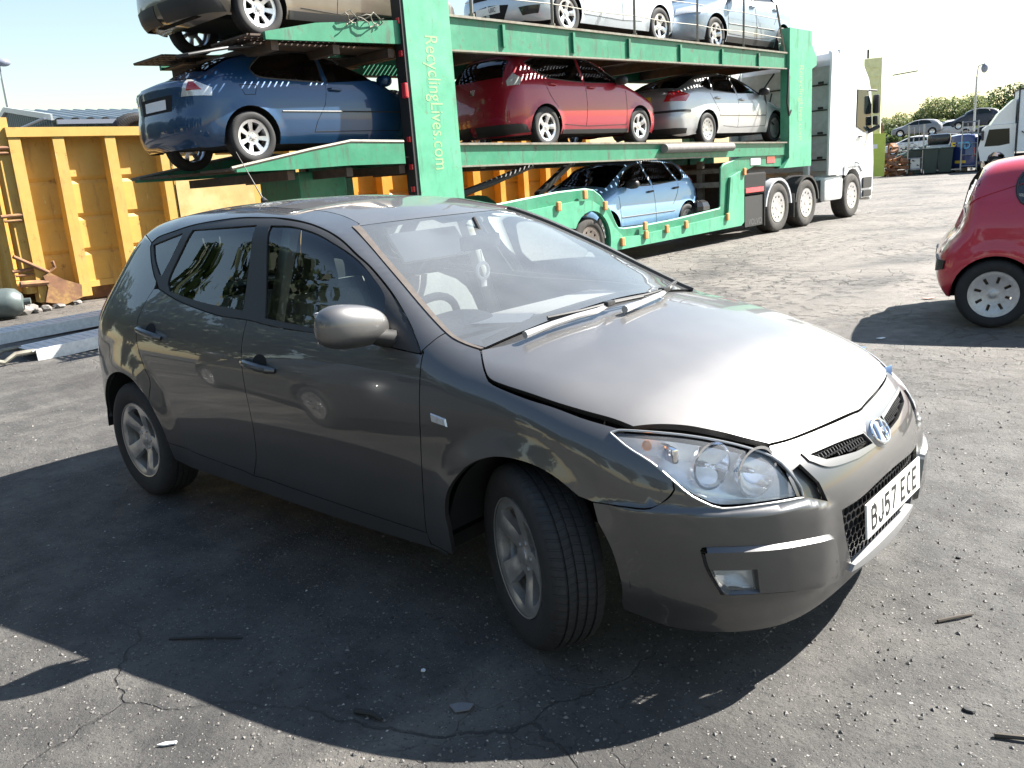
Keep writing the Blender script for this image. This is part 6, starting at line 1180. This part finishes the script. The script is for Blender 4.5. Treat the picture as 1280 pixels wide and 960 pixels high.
# behind the skip
pbr('galvanised', (.35, .36, .37), .4, .7); pbr('lamp_head', (.18, .2, .25), .3)
pbr('roof_sheet', (.12, .155, .18), .45, .3, noise=(2, .15)); pbr('wall_sheet', (.055, .085, .095), .5, .2, noise=(3, .2)); pbr('fascia_white', (.55, .58, .58), .5)
bd_ = thing('industrial_shed', 'low shed with dark corrugated roof and gable seen over the yellow skip', 'shed', (-24.3, 7.7, 0), 80.2)
def corr(mb, p0, ux, uv_, L, n, amp, nrm, cut=None):
    p0, ux, uv_, nrm = (Vector(q) for q in (p0, ux, uv_, nrm)); v = []
    for i in range(n+1):
        o = nrm*amp*(1 if i % 4 in (1, 2) else -1); k = cut(i/n) if cut else 1; v += [p0+ux*(L*i/n)+o, p0+ux*(L*i/n)+uv_*k+o]
    mb.add(v, [(2*i, 2*i+2, 2*i+3, 2*i+1) for i in range(n)])
EV, RG_, GW = 3.98, 4.80, 6.2
mb = MB(); corr(mb, (-.05, -.35, EV-.05), (1, 0, 0), (0, GW+.35, RG_-EV+.05), 14, 140, .035, (0, -.15, 1)); corr(mb, (-.05, 2*GW+.35, EV-.05), (1, 0, 0), (0, -GW-.35, RG_-EV+.05), 14, 140, .035, (0, .15, 1)); mb.build('roof', 'roof_sheet', bd_)
mb = MB(); corr(mb, (0, 0, 0), (1, 0, 0), (0, 0, EV-.12), 13.8, 180, .02, (0, -1, 0)); mb.build('wall', 'wall_sheet', bd_)
mb = MB(); corr(mb, (0, 0, 0), (0, 1, 0), (0, 0, 1), 2*GW, 160, .02, (-1, 0, 0), lambda t: EV-.08+(RG_-EV)*(1-abs(2*t-1))); mb.build('gable_wall', 'wall_sheet', bd_)
mb = MB(); mb.bar((-.08, -.3, EV), (-.08, GW, RG_+.03), .05, .16); mb.bar((-.08, GW, RG_+.03), (-.08, 2*GW+.3, EV), .05, .16); mb.box((-.06, 2*GW-1.8, 2.4), (.06, .9, 4.6)); mb.build('bargeboard', 'fascia_white', bd_)
mb = MB(); mb.box((7, -.42, EV-.14), (14, .12, .12)); mb.tube([(-.3, -.5, EV-.04), (-.3, 3.2, EV-.02)], .04, 6); mb.build('gutter', 'lamp_head', bd_)
dm = MB(); dm.ell((0, 0, 0), (.42, .42, .33), 20, 10); d_ = dm.build('white_dome', 'dome_white', None, True); d_.location = (-20.2, 5.95, 3.04); tag(d_, 'white dome top showing just above the rim of the yellow skip', 'dome')
dm = MB(); dm.lathe([(.30, -.10), (.38, -.12), (.46, -.09), (.48, 0), (.46, .09), (.38, .12), (.30, .10)], axis='y', n=32, closed=True); ty = dm.build('old_tyre', 'tyre', None, True); ty.location = SKB+TS*2.42+TN*-1.0+Vector((0, 0, 2.62)); ty.rotation_euler = (R(20), 0, R(TYAW)); tag(ty, 'black tyre sticking up over the rim of the yellow skip', 'tyre')
lp = thing('lamp_post', 'thin lamp post rising behind the shed at the left', 'lamp post', (-36.3, 10.9, 0)); mb = MB(); mb.tube([(0, 0, 0), (0, 0, 6.6)], [.09, .05], 8); mb.build('pole', 'galvanised', lp, True)
mb = MB(); mb.ell((.05, .12, 7.2), (.16, .3, .16), 12, 8); mb.tube([(0, 0, 6.6), (0, 0, 7.6)], .03, 6); mb.build('lamp', 'lamp_head', lp, True)
# ------------------------------------------------------------------ the far end of the yard, beyond the lorry
def FP(x, y, k=1.1224): return Vector((1.7+(x-1.7)*k, -2.75+(y+2.75)*k, 0))
VY = 106.0      # direction of looking there
pbr('lime_panel', (.50, .58, .10), .55, noise=(3, .12)); pbr('pale_yellow', (.80, .78, .42), .55, noise=(4, .15), tint=((.35, .25, .12), 6, .62, .8)); pbr('bin_green', (.02, .04, .035), .5); pbr('scrap_rust', (.22, .10, .05), .85, noise=(6, .5), tint=((.3, .3, .3), 5, .55, .7))
pbr('van_blue', (.012, .03, .14), .35, coat=.8, noise=(3, .1)); pbr('sign_yellow', (.8, .55, .05), .5); pbr('sign_cyan', (.12, .42, .68), .5); pbr('box_white', (.72, .77, .80), .5, noise=(2, .06)); pbr('truck_white', (.78, .80, .80), .35, coat=.5)
pbr('charcoal_paint', (.03, .035, .045), .35, coat=.8); pbr('bush_dark', (.02, .035, .022), .8)
# tall yellow machine
ym = thing('scrap_baler', 'tall pale yellow scrap machine with a lime green panel behind the lorry cab', 'machine', FP(-14.0, 43.7), 16)
mb = MB(); mb.box((-.1, .3, 3.4), (.95, .6, 6.4), None, .05); mb.box((-.65, .3, 2.2), (.4, .6, 4.4)); mb.build('mast', 'pale_yellow', ym)
for z in np.arange(2.6, 6.2, .5): mb = MB(); mb.box((-.1, -.02, z), (.8, .05, .07)); mb.build('mast_rung', 'pale_yellow', ym)
mb = MB(); mb.box((.25, -.25, 1.25), (.85, .08, 2.4)); lp_ = mb.build('lime_panel', 'lime_panel', ym)
mb = MB(); mb.box((.15, -.30, 1.75), (.24, .012, .24)); mb.build('notice', 'paper', lp_)
mb = MB(); mb.bar((.62, -.2, .3), (.45, -.1, 3.0), .10); mb.box((.85, -.1, .9), (.10, .1, 1.8)); mb.build('strut', 'scrap_rust', ym)
mb = MB(); mb.tube([(-.4, .3, 6.6), (-.4, .3, 7.1)], .06, 6); mb.tube([(.9, .6, 5.6), (2.2, .6, 5.7)], .03, 5); mb.build('rigging', 'black_plastic', ym)
# roll cages
def cage(label, x, y, wd, hh, yaw):
    t = thing('steel_roll_cage', label, 'roll cage', FP(x, y), yaw, 'tubular steel cages')
    mb = MB()
    for sx in (0, wd): mb.tube([(sx, 0, .1), (sx, 0, hh)], .04, 6)
    for sx in (0, wd): mb.tube([(sx, .8, .1), (sx, .8, hh)], .04, 6)
    for z in (.35, .95, 1.55, 2.1, hh-.05): mb.tube([(0, 0, z), (wd, 0, z)], .025, 6); mb.tube([(0, .8, z), (wd, .8, z)], .025, 6)
    for k in (1, 2): mb.tube([(wd*k/3, .8, .3), (wd*k/3, .8, hh-.1)], .012, 5)
    mb.build('frame', 'galvanised', t, True)
    for sx in (0, wd):
        mb = MB(); mb.lathe([(0, -.03), (.08, -.03), (.08, .03), (0, .03)], (sx, 0, .08), n=12); mb.build('castor', 'tyre', t)
    return t
c1 = cage('left of the two tubular steel cages, holding a white tub', -12.4, 44.15, .78, 2.78, 14); cage('right of the two tubular steel cages, in front of the blue van', -10.08, 44.80, .78, 2.76, 14)
mb = MB(); mb.bar(FP(-11.8, 44.35)+Vector((0, 0, .2)), FP(-10.05, 44.79)+Vector((0, 0, .2)), .06); tag(mb.build('tow_bar', 'galvanised'), 'steel bar lying low between the two tubular cages', 'bar')
mb = MB(); mb.box((.40, .4, .62), (.52, .5, .68), None, .06); o = mb.build('white_tub', 'dome_white', None, True); o.location = FP(-12.4, 44.15); o.rotation_euler = (0, 0, R(14)); tag(o, 'white plastic tub standing inside the left steel cage', 'tub')
# wheelie bins
def bin_(label, x, y):
    t = thing('wheelie_bin', label, 'bin', FP(x, y), 14, 'dark green wheelie bins'); mb = MB(); n = 4
    v = [(-.30, -.3, .08), (.30, -.3, .08), (.30, .3, .08), (-.30, .3, .08), (-.38, -.4, 1.35), (.38, -.4, 1.35), (.38, .4, 1.35), (-.38, .4, 1.35)]; mb.add(v, [(3, 2, 1, 0), (4, 5, 6, 7), (0, 1, 5, 4), (1, 2, 6, 5), (2, 3, 7, 6), (3, 0, 4, 7)]); mb.build('body', 'bin_green', t)
    mb = MB(); mb.box((0, 0, 1.40), (.86, .88, .09), None, .04); mb.build('lid', 'bin_green', t); mb = MB(); mb.tube([(-.33, .36, .12), (.33, .36, .12)], .11, 10); mb.build('axle_wheels', 'tyre', t)
bin_('dark green wheelie bin left of its twin, right of the first steel cage', -11.40, 44.5); bin_('dark green wheelie bin right of its twin, beside the blue van', -10.78, 44.75); bin_('dark green wheelie bin half hidden behind the white tub and cage', -12.2, 44.7)
mb = MB(); mb.box((0, 0, .8), (2.2, 1.2, 1.6), None, .08); o = mb.build('steel_tank', 'galvanised', None, True); o.location = FP(-11.1, 46.2); o.rotation_euler = (0, 0, R(14)); tag(o, 'pale grey steel tank standing behind the wheelie bins', 'tank')
mb = MB(); mb.box((0, 0, .30), (1.25, .8, .62), None, .2); o = mb.build('black_sack', 'black_polythene', None, True); o.location = FP(-11.45, 46.0)+Vector((0, 0, 1.6)); o.rotation_euler = (0, 0, R(14)); tag(o, 'black sack lying on top of the pale grey tank', 'sack')
# blue van, seen from its rear left... tail towards the camera
D_VAN = car_spec(2.66, .80, .82, 1.95, .86, 1.15, [(1.0, .6), (.72, .85), (.5, 1.0), (.0, 1.12), (-.3, 1.25), (-.8, 1.65), (-1.2, 1.88), (-1.7, 1.95), (-3.0, 1.95), (-3.6, 1.92)], nose=.80, xr=[(.15, .10), (.3, .02), (.5, 0), (.9, .0), (1.2, .03), (1.6, .07), (1.9, .12), (2.1, .2)], kst=.09, upr=.0, tz=.6)
D_VAN['w'] = [(.12, .80), (.3, .85), (.6, .86), (1.1, .85), (1.5, .80), (1.8, .74), (2.0, .70)]
OV_VAN = [('tail_lamp', 'rd', [('r', -.72, .8), ('r', -.70, 1.25), ('s', -3.36, 1.25), ('s', -3.36, .8)], 'red_lens', .01, True), ('number_plate', 'r', [('r', -.30, .62), ('r', .26, .62), ('r', .26, .48), ('r', -.30, .48)], 'yellow_plate', .01, False), ('sign_board', 'r', [('r', -.58, 1.62), ('r', .58, 1.62), ('r', .60, 1.12), ('r', -.60, 1.12)], 'van_blue', .006, False)]
van, _S = build_car('blue_van', 'dark blue van with yellow and cyan letters on its tail beside the box truck', D_VAN, 2.66, .80, .82, .25, 'van_blue', [[[(-.55, 1.22), (-.95, 1.6), (-1.45, 1.68)], [(-1.45, 1.68), (-1.5, 1.2)], [(-1.5, 1.2), (-.55, 1.22)]]], FP(-9.6, 45.1)+Vector((.25, 3.45, 0)), 76, 1.06, None, screen=[(-.45, .62), (-1.05, .58)], handles=[(-1.4, 1.0)], over=OV_VAN, wheel_R=.31, step=.12, glassmat='far_glass', seats=False, wheels=dict(kind='cover', spokes=8))
text_mesh('tail_lettering', 'F', .50, 'sign_yellow', van, Matrix(((0, 0, -1, -3.475), (-1, 0, 0, .40), (0, 1, 0, 1.36), (0, 0, 0, 1))), .012, 1.1, 0, .012)
text_mesh('tail_lettering', 'TD', .50, 'sign_cyan', van, Matrix(((0, 0, -1, -3.475), (-1, 0, 0, -.20), (0, 1, 0, 1.36), (0, 0, 0, 1))), .012, .95, 0, .012)
for x in (-1.6, -2.5): mb = MB(); mb.box((x, 0, 2.03), (.06, 1.4, .05)); mb.build('roof_bar', 'black_plastic', van)
# white box truck on the right edge
bt = thing('box_truck', 'white forward control box truck at the right edge of the yard', 'truck', FP(-8.3, 45.3)+Vector((.40, .77, 0)), 197)
mb = MB(); out = [(1.75, .55), (1.9, 1.25), (1.62, 2.30), (1.45, 2.42), (.15, 2.42), (.15, .55), (.55, .55), (.62, .82), (.85, 1.0), (1.15, 1.0), (1.38, .82), (1.45, .55)]; mb.prism(out, 'y', -.95, .95); mb.build('cab', 'truck_white', bt)
for y in (-.955, .945): mb = MB(); mb.prism([(1.60, 1.32), (1.42, 2.2), (.45, 2.2), (.40, 1.40), (.9, 1.32)], 'y', y, y+.012); mb.build('side_window', 'far_glass', bt)
mb = MB(); mb.prism([(-.8, 1.3), (.8, 1.3), (.75, 2.2), (-.75, 2.2)], 'x', 0, .02); mb.v = [(1.895-(z-1.25)*.26+x, y, z) for x, y, z in mb.v]; mb.build('windscreen', 'far_glass', bt)
mb = MB(); mb.prism([(1.35, 2.43), (1.0, 3.0), (.3, 3.7), (.2, 3.7), (.2, 2.43)], 'y', -.85, .85); mb.build('wind_deflector', 'truck_white', bt)
mb = MB(); mb.box((-2.35, 0, 2.55), (4.9, 2.35, 3.2), None, .03); bx = mb.build('box_body', 'box_white', bt)
mb = MB(); mb.box((.11, 0, 4.16), (.06, 2.38, .08)); mb.box((-2.35, -1.18, 4.16), (4.9, .05, .08)); mb.box((-2.35, 1.18, 4.16), (4.9, .05, .08)); mb.box((.11, 1.18, 2.5), (.07, .05, 3.3)); mb.box((.11, -1.18, 2.5), (.07, .05, 3.3)); mb.build('box_edging', 'black_plastic', bx)
mb = MB(); mb.box((-2, 0, .7), (5.6, .9, .3)); mb.box((-2.3, .9, .75), (3.0, .1, .5)); mb.box((-2.3, -.9, .75), (3.0, .1, .5)); mb.build('chassis', 'dark_void', bt)
for x in (1.0, -3.0):
    for sd in (-1, 1): wheel(bt, x, .95*sd, sd, R_=.39, rad=.24, wid=.22, spokes=8, kind='steel', rim='alloy_dirty', detail=0, spin=x)
mb = MB(); mb.box((1.72, 1.08, 1.9), (.12, .2, .5), None, .04); mb.box((1.72, -1.08, 1.9), (.12, .2, .5), None, .04); mb.build('door_mirror', 'black_plastic', bt)
mb = MB(); mb.bar((-.1, 1.24, 2.0), (-1.6, 1.24, .8), .05); mb.build('side_strut', 'black_plastic', bt)
# stacked scrap cars
SCG = 'scrap cars piled beyond the cages'
OLD = {}
def old_car(label, col, loc, yaw, z=0, h=1.45, dirt=(.2, .18, .15), tilt=0.):
    m = pbr('old_paint', col, .45, .2, noise=(3, .2), tint=(dirt, 4, .55, .85))
    if h in OLD:
        t = copy_tree(OLD[h]); t.location = loc; t.rotation_euler = (0, 0, R(yaw)); tag(t, label, 'car', SCG)
        for c in t.children:
            if c.name.split('.')[0] in ('body', 'front_bumper', 'tailgate'): c.material_slots[0].link = 'OBJECT'; c.material_slots[0].material = m
    else:
        d = car_spec(2.6, .85, .8, h, .86, h*.66, [(1.1, .55), (.82, .72), (.6, .82), (.2, .9), (-.2, h*.69), (-.7, h*.86), (-1.1, h*.96), (-1.6, h), (-2.2, h*.99), (-2.7, h*.94), (-3.1, h*.86)], nose=.74)
        b = h*.685; q = h*.925
        t, _ = build_car('scrap_car', label, d, 2.6, .85, .8, .24, m, [[[(-.5, b), (-.85, b+.17), (-1.2, q-.03), (-1.42, q)], [(-1.42, q), (-1.46, b)], [(-1.46, b), (-.5, b)]], [[(-1.53, b), (-1.5, q), (-2.0, q), (-2.3, q-.06)], [(-2.3, q-.06), (-2.55, b+.05)], [(-2.55, b+.05), (-1.53, b)]]], loc, yaw, 1.08, SCG, screen=[(-.36, .62), (-1.0, .54)], xR=-3.0, rear_glass=[(.5, h*.71), (.45, h*.88)], step=.14, glassmat='far_glass', seats=False, mirror=False, wheels=dict(kind='cover', spokes=8)); OLD[h] = t
    t.location.z = z; t.rotation_euler.x = R(tilt); return t
ST = lambda x, y: Vector((1.7+(x-1.7)*1.08, -2.75+(y+2.75)*1.08, 0))
old_car('charcoal off-road car on top of the scrap pile', (.03, .035, .05), (-21.6, 89.4, 0), 200, 2.9, 1.72)
old_car('silver scrap car on the pile left of the charcoal one', (.50, .50, .52), (-23.7, 88.8, 0), 200, 2.35, 1.42, tilt=-6)
old_car('grey scrap car at the left end of the pile', (.22, .23, .25), (-26.2, 87.8, 0), 190, 2.6, 1.42)
old_car('crushed dark scrap car underneath the silver one', (.06, .07, .09), (-23.2, 83.8, 0), 200, 1.3, 1.2, tilt=5)
old_car('pale blue scrap car low in the pile behind the first cage', (.40, .47, .55), (-18.2, 69.6, 0), 192, .75, 1.42)
old_car('dark green scrap car at ground level beside the lime panel', (.03, .06, .05), (-18.4, 64.3, 0), 200, .3, 1.42)
old_car('white scrap car at ground level behind the rusty heap', (.70, .70, .70), (-15.9, 59.8, 0), 200, 0, 1.42)
old_car('white estate car behind the blue van roof', (.72, .73, .74), (-14.4, 75.7, 0), 196, 1.35, 1.42)
for c, q, lb in (((-24.0, 88.5, 1.1), (9.5, 3.2, 2.4), 'long brown mound of crushed scrap under the charcoal and silver piled cars'), ((-21.5, 79, .5), (8, 3.0, 1.3), 'lower brown mound of crushed scrap in front of the piled cars')):
    mb = MB(); mb.ell(c, (q[0]/2, q[1]/2, q[2]/2), 18, 8, Matrix.Rotation(R(16), 3, 'Z'), .6); tag(mb.build('scrap_mound', 'scrap_rust'), lb, 'scrap mound')
old_car('dark grey scrap car below the charcoal one on the mound', (.10, .10, .11), (-19.6, 84.0, 0), 196, 1.5, 1.42)
old_car('white scrap car under the grey one at the left of the pile', (.62, .62, .62), (-23.8, 78.5, 0), 186, 1.0, 1.42)
old_car('black scrap car between the pale blue one and the tank', (.02, .02, .025), (-15.6, 66.5, 0), 205, .9, 1.2)
old_car('silver scrap car right of the charcoal one beneath the lamp post', (.45, .46, .48), (-16.9, 88.0, 0), 192, 2.1, 1.42, tilt=4)
# rusty heap
def heap(label, loc, size, mat, seed, name='scrap_heap', cat='scrap heap'):
    rnd = random.Random(seed); mb = MB()
    for i in range(46):
        p = Vector((rnd.gauss(0, .4)*size[0], rnd.gauss(0, .4)*size[1], abs(rnd.gauss(0, .45))*size[2])); mb.box(p, (rnd.uniform(.1, .5), rnd.uniform(.1, .5), rnd.uniform(.04, .2)), Matrix.Rotation(rnd.uniform(0, 3), 3, 'Z') @ Matrix.Rotation(rnd.uniform(-.8, .8), 3, 'X'))
    o = mb.build(name, mat); o.location = loc; return tag(o, label, cat)
heap('rusty heap of scrap metal between the lime panel and the first cage', FP(-13.2, 44.3), (1.0, .7, 1.3), 'scrap_rust', 4)
mb = MB(); rn = random.Random(2)
for i in range(380):
    p = Vector((rn.gauss(0, .4), rn.gauss(0, .35), abs(rn.gauss(.7, .45)))); s = rn.uniform(.06, .16); r_ = Matrix.Rotation(rn.uniform(0, 6), 3, 'Z') @ Matrix.Rotation(rn.uniform(-1, 1), 3, 'X'); mb.add([r_ @ Vector(q)*s+p for q in ((-1, 0, 0), (0, -.5, .2), (1, 0, 0), (0, .5, .2))], [(0, 1, 2, 3)])
o = mb.build('bramble_bush', 'bush_dark'); o.location = FP(-12.6, 44.9); tag(o, 'dark bush growing around the left steel cage', 'bush')
lp = thing('lamp_post', 'tall grey lamp post with a round lamp above the trees at the right', 'lamp post', ST(-11.0, 50.8)+Vector((0, 0, 0))); mb = MB(); mb.tube([(0, 0, 0), (0, 0, 5.3)], [.09, .05], 8); mb.build('pole', 'galvanised', lp, True)
mb = MB(); mb.ell((.36, .1, 5.75), (.19, .19, .26), 12, 8); mb.tube([(0, 0, 5.3), (.05, 0, 5.9), (.36, .1, 6.0)], .03, 6); mb.build('lamp', 'lamp_head', lp, True)
# ------------------------------------------------------------------ trees
def leaf_mat(name, a, b):
    m = bpy.data.materials.new(name); m.use_nodes = True; N = m.node_tree.nodes; L = m.node_tree.links; p = N['Principled BSDF']; p.inputs['Roughness'].default_value = .55
    g = N.new('ShaderNodeNewGeometry'); mx = N.new('ShaderNodeMix'); mx.data_type = 'RGBA'; L.new(g.outputs['Random Per Island'], mx.inputs[0]); mx.inputs[6].default_value = (*a, 1); mx.inputs[7].default_value = (*b, 1); L.new(mx.outputs[2], p.inputs['Base Color'])
    t = N.new('ShaderNodeBsdfTranslucent'); L.new(mx.outputs[2], t.inputs[0]); ms = N.new('ShaderNodeMixShader'); ms.inputs[0].default_value = .35; L.new(p.outputs[0], ms.inputs[1]); L.new(t.outputs[0], ms.inputs[2]); L.new(ms.outputs[0], N['Material Output'].inputs[0]); MAT[name] = m
leaf_mat('leaf_mid', (.07, .11, .035), (.14, .18, .06)); leaf_mat('leaf_dark', (.03, .06, .016), (.06, .10, .025)); leaf_mat('leaf_deep', (.014, .03, .009), (.032, .052, .016)); leaf_mat('leaf_hazed', (.15, .19, .075), (.25, .27, .12))  # the palest leaves carry the haze over the far trees in their colour
pbr('bark', (.10, .075, .05), .9, noise=(8, .3))
def crown_mesh(seed, rx, rz, n, leaf, base):
    rn = np.random.default_rng(seed); k = 26; c = rn.normal(0, 1, (k, 3)); c /= np.linalg.norm(c, axis=1, keepdims=True); c *= rn.uniform(.25, 1, (k, 1))**.6; c = c*[rx*.75, rx*.75, rz*.72]; cr = rn.uniform(.28, .5, k)*min(rx, rz)
    i = rn.integers(0, k, n); d = rn.normal(0, 1, (n, 3)); d /= np.linalg.norm(d, axis=1, keepdims=True); p = c[i]+d*(cr[i]*rn.uniform(.55, 1.05, n))[:, None]; p[:, 2] += base+rz
    u = rn.normal(0, 1, (n, 3)); u /= np.linalg.norm(u, axis=1, keepdims=True); v = np.cross(u, rn.normal(0, 1, (n, 3))); v /= np.linalg.norm(v, axis=1, keepdims=True); s = rn.uniform(.6, 1.2, n)[:, None]*leaf
    V = np.stack([p-u*s, p-v*s*.55, p+u*s, p+v*s*.55], 1).reshape(-1, 3); F = np.arange(4*n).reshape(-1, 4); me = bpy.data.meshes.new('crown'); me.from_pydata(V.tolist(), [], F.tolist()); return me, c, cr
CR = {}
def tree(label, loc, h, r, mat, seed, group, n=5200, leaf=.16, trunk=.3, name='tree', cat='tree'):
    t = thing(name, label, cat, loc, seed*57 % 360, group); b = h*trunk; rz = (h-b)/2
    me, c, cr = crown_mesh(seed, r, rz, n, leaf, b); obj('crown', me, mat, t)
    mb = MB(); mb.tube([(0, 0, -.1), (.05*r, 0, b*.6), (0, .05*r, b+rz*.8), (.05, 0, b+rz*1.3)], [.055*h*.5, .045*h*.5, .03*h*.5, .01], 8)
    for j in range(7):
        q = c[j]+np.array([0, 0, b+rz]); mb.tube([(0, 0, b*.7+.1*j), tuple(q*.5+np.array([0, 0, b*.45])), tuple(q)], [.02*h*.5, .013*h*.5, .004], 6)
    mb.build('trunk', 'bark', t, True); return t
rt = random.Random(8)
TRK = 1.45
def TPP(x, y): return Vector((1.7+(x-1.7)*TRK, -2.75+(y+2.75)*TRK, 0))
k = 0
for (x, y, h, r, m) in ((-27.0, 78.0, 4.6, 2.3, 'leaf_hazed'), (-24.5, 75.5, 4.7, 2.2, 'leaf_mid'), (-22.6, 74.0, 5.2, 2.2, 'leaf_hazed'), (-20.8, 77.0, 6.0, 2.4, 'leaf_mid'), (-19.3, 75.0, 6.2, 2.3, 'leaf_hazed'), (-17.6, 76.0, 6.6, 2.4, 'leaf_mid'), (-16.0, 74.0, 6.5, 2.3, 'leaf_hazed'), (-14.6, 77.5, 7.6, 2.9, 'leaf_dark'), (-12.0, 76.0, 8.0, 3.0, 'leaf_dark'), (-9.2, 77.0, 7.4, 2.9, 'leaf_mid'), (-18.5, 70.5, 4.0, 2.0, 'leaf_hazed'), (-14.2, 70.0, 4.2, 2.1, 'leaf_hazed'), (-22.0, 70.0, 3.6, 1.9, 'leaf_mid')):
    tree({'leaf_hazed': 'bushy yellow green tree, haze coloured into its leaves, in the row beyond the scrap cars', 'leaf_mid': 'mid green bushy tree in the row beyond the scrap cars', 'leaf_dark': 'taller dark green tree at the right end of the row by the truck'}[m], TPP(x, y), h*1.12, r*1.36, m, k+1, 'trees beyond the yard', 9000, .17, .10); k += 1
# tall hedge line on the camera's side of the yard, which the car's flank and windows mirror
for i, (x, y) in enumerate(((-24, 0.5), (-22.5, -3.5), (-20.5, -7), (-18.5, -10.5), (-15.5, -13.5), (-12, -16), (-8, -18), (-3.5, -19.5), (1.5, -20.5), (6.5, -20.5), (11.5, -19))):
    tree('tall dark green tree in the belt along the near side of the yard', (x+rt.uniform(-.6, .6), y+rt.uniform(-.6, .6), 0), (7.2 if i < 3 else 9.4)+rt.uniform(-1.0, 1.2), 2.8, 'leaf_deep', 30+i, 'tree belt behind the camera', 12000, .17, .08)
